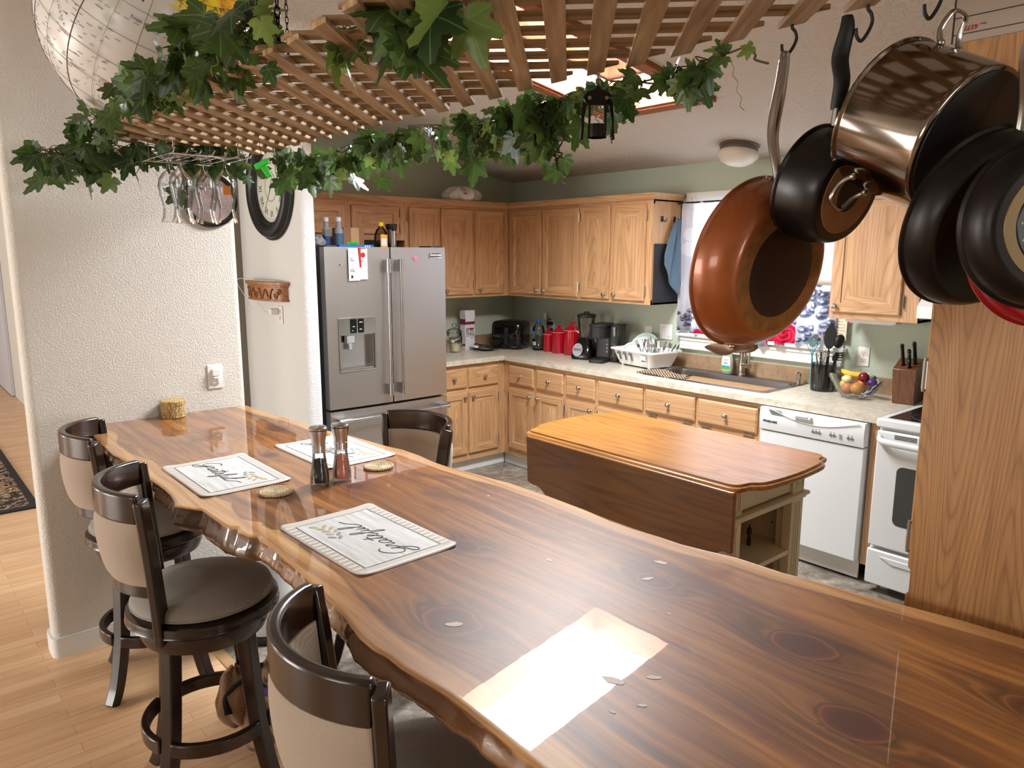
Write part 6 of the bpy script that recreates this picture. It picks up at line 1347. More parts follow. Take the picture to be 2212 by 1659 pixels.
# clock wall things
t = thing('wall_clock', 'large round wall clock with black frame and roman numerals', 'clock', (.56, -2.48, 2.13)); T = TR((.56, -2.4755, 2.132), (0, -1, 0))
frm = mat('satin_black_frame', sr(26, 27, 29), 0.38)
build(MB().lathe([(.325, 0), (.328, .012), (.322, .020), (.316, .022), (.312, .036), (.300, .050), (.275, .056), (.250, .050), (.238, .040), (.234, .030), (.226, .028), (.222, .016), (.214, .014), (.214, .004)], T, 90, cap=False), 'frame', frm, t, sharp=30)
fc = build(MB().lathe([(.215, .004), (.215, .008), (0, .008)], T, 72), 'dial_face', mat('aged_cream_dial', sr(206, 208, 196), 0.5, nz=(6, .06)), t)
Fm = Matrix(((1, 0, 0, .56), (0, 0, -1, -2.4755), (0, 1, 0, 2.132), (0, 0, 0, 1)))
for h, s in enumerate(['XII', 'I', 'II', 'III', 'IIII', 'V', 'VI', 'VII', 'VIII', 'IX', 'X', 'XI']):
    a = -h * PI / 6; R_m = Fm @ Matrix.Rotation(a, 4, 'Z') @ Matrix.Translation((0, .158, .0085)); text_mesh(s, .062, R_m, ink, name='numeral', parent=fc, ext=.0004, xs=.75)
mb = MB()
for r, th in ((.085, .0035), (.196, .0008), (.203, .0008)): mb.tube([Fm @ Vector((r * math.cos(i * PI / 40), r * math.sin(i * PI / 40), .0088)) for i in range(80)], [(th, .0004)] * 80, 4, closed=True, flat=(1, 0, 0.01))
build(mb, 'dial_rings', mat('grey_dial_ring', sr(150, 150, 146), 0.5), fc)
build(MB().add([(-.003, -.02, .0105), (.003, -.02, .0105), (.0015, .15, .0105), (-.0015, .15, .0105)], [(0, 1, 2, 3)], 0, Fm @ Matrix.Rotation(2.5, 4, 'Z')).add([(-.003, -.02, .0115), (.003, -.02, .0115), (.0015, .10, .0115), (-.0015, .10, .0115)], [(0, 1, 2, 3)], 0, Fm @ Matrix.Rotation(-.4, 4, 'Z')).lathe([(.008, .008), (.008, .013), (0, .013)], Fm, 14), 'hands', ink, fc)
t = thing('wall_shelf', 'carved half-round wooden wall shelf below the clock', 'shelf', (.45, -2.5, 1.5)); mb = MB(); cx = .46
def hr(w_, d_): return [(cx + w_ * math.cos(a), -2.4755 - d_ * math.sin(a) ** .7) for a in [PI * i / 20 for i in range(21)]]
mb.prism(hr(.30, .105), 1.528, 1.546).prism(hr(.285, .095), 1.516, 1.528).prism(hr(.27, .085), 1.434, 1.516).prism(hr(.28, .092), 1.424, 1.436); build(mb, 'shelf_body', bracket_m, t, sharp=30, bev=.002)
mb = MB()
for k in range(6):
    a0 = PI * (.12 + .13 * k); pts = []
    for q in range(15):
        f = q / 14; a = a0 + .36 * f; rr = 1.0; pts.append((cx + .272 * math.cos(a), -2.4765 - .087 * math.sin(a) ** .7, 1.445 + .058 * (.5 + .5 * math.sin(f * 2 * PI + k))))
    mb.tube(pts, .0055, 6); mb.sphere(pts[7], (.016, .008, .011), 10, 6)
build(mb, 'carved_scrolls', mat('carving_brown', sr(126, 80, 44), 0.5), t)
outlet('outlet', 'white outlet on the smooth wall under the carved shelf', face_my((.60, -2.4765, 1.335)), 'outlet')
t = thing('charger', 'white charger and cable plugged in below the carved shelf', 'charger', (.58, -2.5, 1.35)); build(MB().box((.545, -2.535, 1.335), (.585, -2.4835, 1.375)), 'adapter', plastic_w, t, bev=.004)
build(MB().tube(catmull([(.545, -2.52, 1.355), (.40, -2.52, 1.33), (.28, -2.54, 1.37), (.17, -2.545, 1.45), (.10, -2.56, 1.53), (.13, -2.55, 1.556), (.25, -2.545, 1.552), (.5, -2.54, 1.552), (.65, -2.52, 1.552)], 7), .002, 6), 'cable', plastic_w, t)

# ------------------------------------------------------------------ lattice rack
LZ = 2.150; LX0, LX1, LY0, LY1 = 1.93, 5.02, -3.775, -3.10
def clip(poly, f):
    out = []
    for i in range(len(poly)):
        a, b = poly[i], poly[(i + 1) % len(poly)]; fa, fb = f(a), f(b)
        if fa >= 0: out.append(a)
        if (fa >= 0) != (fb >= 0): k = fa / (fa - fb); out.append((a[0] + (b[0] - a[0]) * k, a[1] + (b[1] - a[1]) * k))
    return out
def slats(sgn, z0, z1, wdt=.037, pitch=.088):
    mb = MB(); d = Vector((-1, 1)).normalized() if sgn > 0 else Vector((1, 1)).normalized(); n = Vector((d.y, -d.x)); c0 = Vector(((LX0 + LX1) / 2, (LY0 + LY1) / 2))
    for k in range(-22, 23):
        o = c0 + n * (k * pitch + (.02 if sgn > 0 else 0)); ex = .010 * math.sin(k * 7.3)
        poly = [tuple(o + d * a + n * b) for a, b in ((-2, -wdt / 2), (2, -wdt / 2), (2, wdt / 2), (-2, wdt / 2))]
        for f in (lambda p: p[0] - LX0, lambda p: LX1 - p[0], lambda p: p[1] - LY0 + ex, lambda p: LY1 + ex - p[1]):
            poly = clip(poly, f)
            if len(poly) < 3: break
        if len(poly) >= 3:
            ar = sum(poly[i][0] * poly[(i + 1) % len(poly)][1] - poly[(i + 1) % len(poly)][0] * poly[i][1] for i in range(len(poly))) / 2
            if abs(ar) > .0006: mb.prism(poly, z0, z1)
    return mb
lt = thing('lattice_rack', 'hanging cedar lattice panel above the table with pans hooked along its edge', 'hanging rack', (3.47, -3.43, LZ))
def lathm(name, ang, cs):
    t_ = NT(name); co_ = t_.map(t_.coord(), (1, 1, 1), (0, 0, ang)); n_1 = t_.noise(t_.map(co_, (3, 60, 60)), 1.0, 5); n_2 = t_.noise(t_.map(co_, (1.5, 9, 9)), 1.0, 2); st = t_.N('ShaderNodeSeparateXYZ', None, Vector=t_.map(co_, (1, 11.36, 1)))
    cell = t_.N('ShaderNodeTexWhiteNoise', {'noise_dimensions': '1D'}); t_.S(cell.inputs['W'], t_.math('FLOOR', st.outputs[1]))
    c_ = t_.ramp(n_1, [(.3, cs[0]), (.5, cs[1]), (.7, cs[2])]); c_ = t_.mix(t_.math('MULTIPLY', cell.outputs[0], .35), c_, cs[0]); t_.P(Base_Color=c_, Roughness=.75); t_.bump(n_1, .15, .002); return t_.m
build(slats(1, LZ, LZ + .012, .040), 'lower_slats', lathm('cedar_lower', PI / 4, (sr(126, 98, 66), sr(164, 134, 96), sr(190, 162, 124))), lt, bev=.001, seg=1)
build(slats(-1, LZ + .0122, LZ + .022, .036, .094), 'upper_slats', lathm('cedar_upper', -PI / 4, (sr(112, 86, 56), sr(150, 120, 84), sr(176, 146, 106))), lt, bev=.001, seg=1)
for x in (2.35, 3.55, 4.75):
    for y in (LY0 + .05, LY1 - .05):
        mb = MB(); z = LZ + .02; k = 0
        while z < zc(y) - .01:
            a = (k % 2) * PI / 2; mb.tube([(x + .006 * math.cos(q) * math.cos(a), y + .006 * math.cos(q) * math.sin(a), z + .012 + .014 * math.sin(q)) for q in [i * PI / 6 for i in range(12)]], .0018, 5, closed=True); z += .022; k += 1
        build(mb, 'chain', dark_metal, lt)

# ------------------------------------------------------------------ ivy
def leaf_pts():
    rad = []
    for k in range(61):
        th = -PI + 2 * PI * k / 60; a = abs(math.degrees(th)); keys = [(0, 1.0), (12, .80), (26, .52), (38, .66), (50, .86), (60, .70), (76, .44), (88, .52), (100, .62), (114, .48), (135, .36), (160, .26), (172, .12), (180, .05)]
        for (x0, y0), (x1, y1) in zip(keys, keys[1:]):
            if x0 <= a <= x1: r = y0 + (y1 - y0) * (a - x0) / (x1 - x0)
        rad.append((th, r * (1 + .055 * (1 if k % 2 else -1) * (r > .3))))
    return rad[:-1]
LP = leaf_pts(); NL = len(LP)
class Fol:
    def __init__(s): s.v = []; s.f = []; s.uv = []; s.c = []
    def leaf(s, p, tip, nrm, size, col, curl):
        tip = tip.normalized(); nrm = (nrm - nrm.dot(tip) * tip)
        nrm = nrm.normalized() if nrm.length > 1e-4 else tip.orthogonal().normalized(); sd = tip.cross(nrm); o = len(s.v)
        def put(u, v):
            z = -.16 * abs(u) ** 1.3 * (1 if u > 0 else 1.1) - curl * v * v * .35 + .05 * math.sin(3 * u + col * 9)
            s.v.append(p + (sd * u + tip * v + nrm * z) * size); s.uv.append((u, v)); s.c.append(col)
        put(0, 0)
        for f in (.5, 1.0):
            for th, r in LP: put(math.sin(th) * r * f * .92, math.cos(th) * r * f)
        for k in range(NL):
            k2 = (k + 1) % NL; s.f.append((o, o + 1 + k, o + 1 + k2)); s.f.append((o + 1 + k, o + 1 + NL + k, o + 1 + NL + k2, o + 1 + k2))
    def build(s, parent):
        mb = MB(); mb.add(s.v, s.f); o = build(mb, 'foliage', leaf_m, parent, sharp=180, recalc=False); me = o.data
        a = me.attributes.new('lc', 'FLOAT', 'POINT'); a.data.foreach_set('value', s.c)
        uvl = me.uv_layers.new(name='UVMap'); dat = []
        for l in me.loops: dat += s.uv[l.vertex_index]
        uvl.data.foreach_set('uv', dat); return o
def garland(label, path, n, smin, smax, spread, drop, seed, bright=0.0, tendrils=6, wires=2, out=(0, 0, 0)):
    random.seed(seed); P_ = catmull(path, 10); t = thing('ivy_garland', label, 'artificial ivy', P_[len(P_) // 2]); stem = MB(); fol = Fol(); ten = MB()
    for w_ in range(wires):
        Q = [p + Vector((random.gauss(0, .010), random.gauss(0, .010), random.gauss(0, .008))) for p in P_[::3]]; stem.tube(catmull(Q, 4), .0022, 6)
    for i in range(n):
        k = random.random() * (len(P_) - 2); p = P_[int(k)].lerp(P_[int(k) + 1], k % 1); big = random.random()
        off = Vector((random.gauss(0, spread), random.gauss(0, spread), -abs(random.gauss(0, drop)) + random.uniform(-.01, .03))) + Vector(out) * random.random()
        q = p + off; size = smin + (smax - smin) * big ** 1.4
        stem.tube(catmull([p, p.lerp(q, .5) + Vector((random.gauss(0, .01), random.gauss(0, .01), .012)), q], 4), [.0014] * 9, 5)
        tip = Vector((random.gauss(0, .6), random.gauss(0, .6), -.75 + random.gauss(0, .45))) + off.normalized() * .5
        toc = (CAM - q).normalized(); nr = Vector((random.gauss(0, .7), random.gauss(0, .7), random.gauss(0, .6) + .25)) + toc * .5
        col = min(1, max(0, random.betavariate(2, 3.2) + bright + (.25 if size < smin * 1.4 else 0)))
        fol.leaf(q, tip, nr, size, col, random.uniform(-.2, .6))
    for i in range(tendrils):
        k = random.randrange(len(P_) - 1); p = P_[k] + Vector((random.gauss(0, .02), random.gauss(0, .02), -.01)); d = Vector((random.gauss(0, .4), random.gauss(0, .4), -1)).normalized(); a = d.orthogonal().normalized(); b = d.cross(a); L = random.uniform(.05, .12); r = random.uniform(.003, .008)
        ten.tube([p + d * (L * q / 24) + (a * math.cos(q * .9) + b * math.sin(q * .9)) * r * min(1, q / 6) for q in range(25)], .0008, 4)
    build(stem, 'stem', vine_m, t); fol.build(t)
    if tendrils: build(ten, 'tendrils', tendril_m, t)
    return t
garland('dense artificial ivy spilling over the left end of the lattice toward the white wall', [(1.90, -3.92, 2.10), (1.90, -3.80, 2.10), (1.95, -3.66, 2.13), (1.98, -3.50, 2.12), (2.0, -3.35, 2.13), (2.03, -3.2, 2.13)], 130, .036, .095, .045, .050, 21, 0.04, 10)
garland('artificial ivy trailing on the near edge of the lattice below the globe', [(2.0, -3.80, 2.15), (2.3, -3.80, 2.17), (2.7, -3.79, 2.19), (3.0, -3.79, 2.18), (3.3, -3.78, 2.19), (3.55, -3.80, 2.21)], 130, .036, .092, .040, .035, 22, 0.02, 8, out=(0, 0, .05))
garland('artificial ivy along the kitchen side of the lattice, left half', [(2.1, -3.12, 2.12), (2.3, -3.09, 2.10), (2.6, -3.10, 2.09), (2.85, -3.08, 2.12), (3.1, -3.09, 2.10)], 100, .040, .092, .036, .045, 23, 0.12, 10)
garland('artificial ivy along the kitchen side of the lattice, between clock and corkscrew', [(3.1, -3.08, 2.12), (3.35, -3.07, 2.10), (3.55, -3.075, 2.10), (3.75, -3.07, 2.12), (3.95, -3.06, 2.125)], 92, .036, .082, .030, .045, 24, 0.14, 8)
garland('artificial ivy tip hanging lowest in front of the ceiling, left of the corkscrew', [(3.70, -3.08, 2.12), (3.73, -3.08, 2.07), (3.75, -3.08, 2.01), (3.765, -3.08, 1.965)], 20, .036, .068, .016, .01, 25, 0.12, 2)
garland('big-leaved artificial ivy sprig hanging closest to the camera at the top', [(3.70, -3.66, 2.21), (3.78, -3.65, 2.175), (3.86, -3.66, 2.185), (3.96, -3.68, 2.165), (4.04, -3.68, 2.155), (4.10, -3.69, 2.18)], 19, .075, .125, .022, .028, 33, 0.05, 3, out=(0, 0, -.02))
garland('artificial ivy beside the skylight, right of the corkscrew', [(3.96, -3.08, 2.125), (4.08, -3.08, 2.115), (4.16, -3.08, 2.12), (4.23, -3.08, 2.13)], 20, .040, .066, .018, .03, 27, 0.0, 2)
garland('small three-leaf artificial ivy tip near the first hanging pan', [(4.25, -3.09, 2.13), (4.32, -3.10, 2.125), (4.365, -3.10, 2.105)], 4, .030, .042, .006, .006, 29, 0.2, 1, 1)
garland('upper artificial ivy sprig above the globe side, cut by the top edge', [(3.2, -3.80, 2.26), (3.42, -3.78, 2.25), (3.6, -3.79, 2.24)], 34, .040, .09, .035, .03, 30, 0.05, 3)

# ------------------------------------------------------------------ inflatable globe
GLOBEC = (2.235, -3.594, 2.520); GLOBER = .368
def globe():
    c = Vector(GLOBEC); R_ = GLOBER; d = (CAM - c).normalized()
    up = Vector((0, 0, 1)); up = (up - up.dot(d) * d).normalized(); rt = up.cross(d).normalized()   # image right
    rt = -rt if rt.dot(Vector((.65, .76, 0))) < 0 else rt
    pole = (up * math.cos(.36) + rt * math.sin(.36)); pole = (pole * math.cos(.46) + d * math.sin(.46)).normalized()
    e0 = (d - d.dot(pole) * pole).normalized(); e1 = pole.cross(e0)
    if e1.dot(rt) < 0: e1 = -e1
    lon0 = math.radians(-130)
    def P_(lat, lon, r=R_):
        dl = lon - lon0; return c + (pole * math.sin(lat) + (e0 * math.cos(dl) + e1 * math.sin(dl)) * math.cos(lat)) * r
    NA = [(-168, 66), (-160, 71), (-125, 70), (-95, 72), (-80, 68), (-62, 58), (-55, 50), (-66, 44), (-76, 35), (-81, 26), (-90, 30), (-97, 26), (-95, 18), (-88, 16), (-84, 10), (-78, 8), (-92, 14), (-105, 20), (-113, 28), (-118, 33), (-124, 42), (-125, 49), (-135, 58), (-150, 60), (-162, 56)]
    def inside(x, y, poly):
        r = False
        for i in range(len(poly)):
            x0, y0 = poly[i]; x1, y1 = poly[i - 1]
            if (y0 > y) != (y1 > y) and x < (x1 - x0) * (y - y0) / (y1 - y0) + x0: r = not r
        return r
    t = thing('inflatable_globe', 'large inflatable white world globe resting on the ivy-covered lattice', 'globe', c - Vector((0, 0, R_)))
    nu, nv = 220, 110; mb = MB(); cols = []; vs = []
    for j in range(nv + 1):
        lat = -PI / 2 + PI * j / nv
        for i in range(nu):
            lon = -PI + 2 * PI * i / nu; ld, pd = math.degrees(lon), math.degrees(lat)
            pk = .004 * abs(math.sin((lon) * 6)) - .002 * math.sin(lat * 40) * math.exp(-((math.sin(lon * 6)) ** 2) * 12) * (abs(lat) < 1.2)
            vs.append(P_(lat, lon, R_ - .004 + pk))
            if inside(ld + 1.5 * math.sin(pd), pd + 1.2 * math.sin(ld), NA): cc = (sr(232, 204, 30) if pd < 50 and ld < -92 else (sr(236, 170, 40) if pd >= 25 else sr(30, 130, 100)))
            else: cc = sr(214, 210, 204)
            if inside(ld, pd, NA) and pd < 24: cc = sr(30, 130, 100)
            cols += list(cc)
    fs = [(j * nu + i, j * nu + (i + 1) % nu, (j + 1) * nu + (i + 1) % nu, (j + 1) * nu + i) for j in range(nv) for i in range(nu)]
    mb.add(vs, fs); tt = NT('globe_vinyl'); tt.P(Base_Color=tt.N('ShaderNodeAttribute', {'attribute_name': 'Col'}).outputs[0], Roughness=.3); o = build(mb, 'vinyl_skin', tt.m, t, sharp=180, recalc=True)
    at = o.data.color_attributes.new('Col', 'FLOAT_COLOR', 'POINT'); at.data.foreach_set('color', cols)
    mb = MB(); rr = R_ + .0008
    for la in range(-75, 90, 15): mb.tube([P_(math.radians(la), math.radians(lo), rr) for lo in range(-230, -10, 4)], .0006, 4)
    for lo in range(-225, -15, 15): mb.tube([P_(math.radians(la), math.radians(lo), rr) for la in range(-85, 86, 5)], .0006, 4)
    for lo in (-165, -135 + 30, -195): mb.tube([P_(math.radians(la), math.radians(lo), rr) for la in range(-85, 86, 5)], .0016, 5)
    build(mb, 'grid_lines', grey_ink, t)
    mb = MB()
    for k in range(40): lo = -225 + k * 5; mb.tube([P_(math.radians(23.5), math.radians(lo), rr), P_(math.radians(23.5), math.radians(lo + 3), rr)], .0007, 4)
    build(mb, 'tropic_line', blue_ink, t)
    def wtext(s, la, lo, size, m_, sx_=1.0, slope=0):
        def warp(v):
            return P_(math.radians(la) + (v.y + slope * v.x) / R_, math.radians(lo) + v.x / R_ / max(.3, math.cos(math.radians(la))), R_ + .0012 + v.z)
        text_mesh(s, size, None, m_, parent=t, ext=.0002, warp=warp, xs=sx_)
    wtext('N O R T H   A M E R I C A', 44, -97, .020, ink, 1.3); wtext('O C E A N', 34, -152, .022, blue_ink, 1.4, .12); wtext('P A C I F I C', 42, -168, .022, blue_ink, 1.2, .2)
    wtext('Tropic of Cancer', 25.5, -134, .014, blue_ink); wtext('HAWAII', 21, -157, .007, ink); wtext('FRENCH', -12, -142, .010, red_ink, 1.5); wtext('POLYNESIA', -17, -142, .010, red_ink, 1.5); wtext('KIRIBATI', -1, -168, .009, red_ink, 1.4); wtext('COOK IS.', -14, -160, .008, ink); wtext('MEXICO', 24, -103, .009, ink, 1.3); wtext('UNITED STATES', 38, -99, .009, red_ink, 1.4); wtext('P O L Y N E S I A', 8, -176, .010, ink, 1.2, -.9)
    random.seed(8); mb = MB()
    for k in range(120):
        la, lo = random.uniform(-30, 15), random.uniform(-200, -145); w_ = random.uniform(.8, 3)
        mb.tube([P_(math.radians(la), math.radians(lo + w_ * q / 3), rr) for q in range(4)], [(.0007, .0004)] * 4, 4)
    for k in range(110):
        la, lo = random.uniform(16, 58), random.uniform(-126, -74)
        if inside(lo, la, NA): mb.tube([P_(math.radians(la), math.radians(lo + random.uniform(1, 4) * q / 3), rr) for q in range(4)], [(.0007, .0004)] * 4, 4)
    build(mb, 'place_name_marks', ink, t)
globe()

# ------------------------------------------------------------------ hanging glasses on a wire rack
t = thing('glass_rack', 'silver wire stemware rack fixed under the left end of the lattice', 'rack', (2.2, -3.46, 2.13))
mb = MB()
for y in (-3.62, -3.575, -3.53, -3.485, -3.44, -3.395, -3.35): mb.tube([(2.02, y, 2.075), (2.42, y, 2.075), (2.44, y, 2.085)], .0028, 6)
for x in (2.06, 2.36): mb.tube([(x, -3.62, 2.075), (x, -3.35, 2.075)], .0028, 6); mb.tube([(x, -3.60, 2.075), (x, -3.60, 2.149)], .0022, 6); mb.tube([(x, -3.37, 2.075), (x, -3.37, 2.149)], .0022, 6)
build(mb, 'wire_frame', chrome, t)
GT = 'tulip glasses hanging upside down from the wire rack'
def hgl(x, y, z0, label, first=[None], s=1.0):
    if first[0] is None:
        t = thing('stemmed_glass', label, 'glass', (0, 0, 0), GT)
        build(MB().lathe([(.037, 0), (.031, .02), (.0265, .045), (.027, .06), (.036, .10), (.040, .13), (.036, .158), (.022, .178), (.010, .188), (.006, .195), (.0045, .21), (.006, .228), (.030, .234), (.034, .237), (0, .238)], None, 32, cap=False), 'glass_shell', thin_glass, t, sharp=60)
        build(MB().lathe([(.0372, .0), (.0375, .001), (.0372, .002)], None, 32, cap=False), 'rim', glass_m, t)
        for k, (s_, m_) in enumerate((('HOUSTON', ink), ('U S', ink))):
            def warp(v, a0=-1.2 + 1.5 * k): a = a0 - v.x / .040; return Vector(((.0405 + v.z) * math.cos(a), (.0405 + v.z) * math.sin(a), .135 - v.y))
            text_mesh(s_, .013, None, m_, parent=t, ext=.0002, warp=warp)
        first[0] = t; t.location = (x, y, z0); return t
    return dup(first[0], (x, y, z0), random.uniform(-1, 1), label, GT)
for (x, y, lab_) in ((2.20, -3.575, 'upside-down tulip glass, leftmost under the rack'), (2.30, -3.565, 'upside-down tulip glass, second from the left in front'), (2.12, -3.50, 'upside-down tulip glass, back row on the left'), (2.27, -3.475, 'upside-down tulip glass in the front middle, largest looking'), (2.12, -3.41, 'upside-down tulip glass, back row in the middle'), (2.32, -3.41, 'upside-down tulip glass at the right end, orange emblem on it')):
    random.seed(int(x * 100)); g__ = hgl(x, y, 1.842, lab_)
build(MB().lathe([(.0409, -.016), (.0409, .016)], Matrix.Identity(4) @ Matrix.Translation((0, 0, .115)), 10, cap=False, a0=-1.3, a1=-.6), 'emblem', mat('orange_emblem', sr(206, 130, 40), 0.5), g__)
t = thing('clip', 'bright green plastic bag clip hanging from the wire rack beside the clock', 'clip', (2.45, -3.33, 2.05)); Mcl = Matrix.Translation((2.435, -3.31, 2.045)) @ rotz(.85) @ Matrix.Rotation(-.45, 4, 'Y')
build(MB().box((-.028, -.006, .0), (.028, .010, .020), 0, Mcl).add([(-.010, -.005, .0), (.012, -.005, .0), (.016, -.009, -.045), (-.004, -.009, -.045), (-.010, .007, .0), (.012, .007, .0), (.016, .005, -.045), (-.004, .005, -.045)], [(0, 3, 2, 1), (4, 5, 6, 7), (0, 1, 5, 4), (1, 2, 6, 5), (2, 3, 7, 6), (3, 0, 4, 7)], 0, Mcl), 'jaws', green_cl, t, bev=.003)
build(MB().tube([(2.435, -3.31, 2.06), (2.43, -3.32, 2.15)], .0012, 5), 'wire', dark_metal, t)
# corkscrew
t = thing('corkscrew', 'black wing corkscrew hanging below the lattice in front of the skylight', 'corkscrew', (3.95, -3.12, 2.15)); ax, ay = 3.945, -3.125; dv = Vector((.65, .76, 0)).normalized()
Mw = Matrix.Translation((ax, ay, 0)) @ rotz(math.atan2(dv.y, dv.x))
build(MB().tube([(0, 0, 2.15), (0, 0, 2.118)], .0035, 8, m=Mw).tube([(.005 * math.cos(q), 0, 2.122 + .006 * math.sin(q)) for q in [i * PI / 6 for i in range(12)]], .0018, 5, closed=True, m=Mw), 'hang_ring', chrome, t)
build(MB().prism([(-.026, 2.072), (-.034, 2.082), (-.034, 2.094), (-.024, 2.104), (-.008, 2.108), (-.005, 2.116), (.005, 2.116), (.008, 2.108), (.024, 2.104), (.034, 2.094), (.034, 2.082), (.026, 2.072)], -.008, .008, 0, Mw @ Matrix(((1, 0, 0, 0), (0, 0, 1, 0), (0, 1, 0, 0), (0, 0, 0, 1)))), 'body', black_g, t, bev=.003)
for s in (-1, 1): build(MB().bar([(s * .030, 0, 2.085), (s * .034, 0, 2.05), (s * .037, 0, 1.995)], [.009, .008, .009], .007, up=(1, 0, 0), m=Mw), 'wing_arm', black_g, t, bev=.002); build(MB().tube([Mw @ Vector((s * .020, -.0085, 2.088)), Mw @ Vector((s * .020, -.0105, 2.088))], .0045, 10), 'pivot', nickel, t)
build(MB().box((-.021, -.003, 2.02), (-.016, .003, 2.075), 0, Mw).box((.016, -.003, 2.02), (.021, .003, 2.075), 0, Mw).lathe([(.0225, 2.0), (.0225, 2.028), (.020, 2.030), (.020, 2.0)], Mw, 28, cap=False), 'cage', black_g, t)
build(MB().tube([Mw @ Vector((.0045 * math.cos(q), .0045 * math.sin(q), 2.07 - q * .0028)) for q in [i * .5 for i in range(48)]], .0013, 5), 'worm', chrome, t)

# ------------------------------------------------------------------ hanging pans
def shook(x, y, z0, z1, label, ang=0):
    """S hook from z0 (top) to z1 (bottom)"""
    h = z0 - z1; T = Matrix.Translation((x, y, z1)) @ rotz(ang)
    P_ = catmull([(0, 0, h), (0, 0, h * .86), (.006, 0, h * .74), (.009, 0, h * .55), (.006, 0, h * .34), (-.002, 0, h * .10), (-.009, 0, h * .0), (-.016, 0, h * .14), (-.018, 0, h * .34)], 6)
    return tag(build(MB().tube([T @ p for p in P_], .0030, 10), 'hook', black_m), label, 'hook', None)
def pan(label, c, n, R_, h, rb, m_out, m_in, name='frying_pan', wall=.0025, disc=None, round_=.35, cat='pan'):
    """c rim centre, n from rim to base"""
    n = Vector(n).normalized(); t = thing(name, label, cat, c); T = TR(c, n, (0, 0, 1))
    q = round_; k = rb / R_
    prof = [(R_ + .004, 0), (R_ + .004, .003), (R_ * .995, .006)] + [(R_ + (rb - R_) * (f ** 1.6), .006 + (h - .006) * (1 - (1 - f) ** 1.5)) for f in (.15, .3, .5, .7, .85, .95)] + [(rb * .985, h), (0, h)]
    inner = [(R_ + .004, 0), (R_ - .002, .001)] + [(R_ - .003 + (rb - R_) * (f ** 1.6), .004 + (h - .008) * (1 - (1 - f) ** 1.5)) for f in (.15, .3, .5, .7, .85, .95)] + [(rb * .96, h - .004), (0, h - .004)]
    sh = build(MB().lathe(prof, T, 72, cap=False), 'shell', m_out, t, sharp=50); build(MB().lathe(inner, T, 72, cap=False), 'inside', m_in, t, sharp=50)
    return t, T
def loop_handle(t, T, R_, ang, w_, d_, m_, z_=.018, th=(.009, .0035), tilt=0):
    """flat loop at rim, angle ang in rim plane"""
    A_ = T @ rotz(ang); P_ = catmull([(R_ - .002, -w_ / 2, z_ + .012), (R_ + d_ * .35, -w_ / 2, z_), (R_ + d_ * .9, -w_ * .38, z_ - tilt), (R_ + d_, 0, z_ - tilt), (R_ + d_ * .9, w_ * .38, z_ - tilt), (R_ + d_ * .35, w_ / 2, z_), (R_ - .002, w_ / 2, z_ + .012)], 6)
    build(MB().tube([A_ @ p for p in P_], [th] * len(P_), 10, flat=tuple(A_.to_3x3() @ Vector((0, 0, 1)))), 'loop_handle', m_, t)
    build(MB().sphere((R_, -w_ / 2, z_ + .012), .006, 10, 8, 0, A_).sphere((R_, w_ / 2, z_ + .012), .006, 10, 8, 0, A_), 'rivets', nickel, t)
# copper skillet
cc = Vector((4.384, -3.146, 1.713)); cn = Vector((.975, -.115, -.191)).normalized()
t, T = pan('large copper-coloured skillet with scorched base, leftmost of the hanging pans', cc, cn, .164, .073, .122, copper_m, burnt_d)
build(MB().lathe([(.118, .0732), (.116, .0738), (.088, .0738)], T, 60, cap=False), 'scorched_band', burnt_m, t); build(MB().lathe([(.089, .0739), (.086, .0748), (0, .0748)], T, 60, cap=False), 'base_disc', burnt_d, t)
hd = T.to_3x3() @ Vector((0, 1, 0)); top_ = cc + hd * .164 + cn * .012
hk = Vector((4.418, -3.124, 2.108))
build(MB().tube(catmull([top_ - hd * .012 + cn * .012, top_ + hd * .02 + cn * .0, top_.lerp(hk, .35) + cn * -.012, top_.lerp(hk, .7) - cn * .004, top_.lerp(hk, .93), hk + Vector((0, 0, -.004))], 5), [(.013, .006), (.012, .006), (.010, .0065), (.0085, .007), (.008, .007), (.0085, .007), (.009, .0075), (.0095, .008), (.010, .0085), (.0105, .009), (.011, .009), (.0115, .0095), (.012, .0095), (.012, .0095), (.012, .009), (.0115, .009), (.011, .009), (.0108, .008), (.0105, .008), (.010, .007), (.0095, .007), (.009, .006), (.0085, .005), (.007, .004), (.005, .003), (.003, .002)][:26], 14), 'handle', steel, t)
build(MB().box((-.018, .148, .008), (.018, .166, .018), 0, T).sphere((0, .160, .020), .005, 10, 8, 0, T), 'handle_rivet_plate', nickel, t, bev=.002)
loop_handle(t, T, .160, -PI / 2, .07, .028, mat('worn_copper_handle', sr(128, 104, 84), 0.4, 0.7), .012, (.013, .003), .045)
shook(4.424, -3.116, 2.152, 2.096, 'black S-hook carrying the copper skillet', .86)
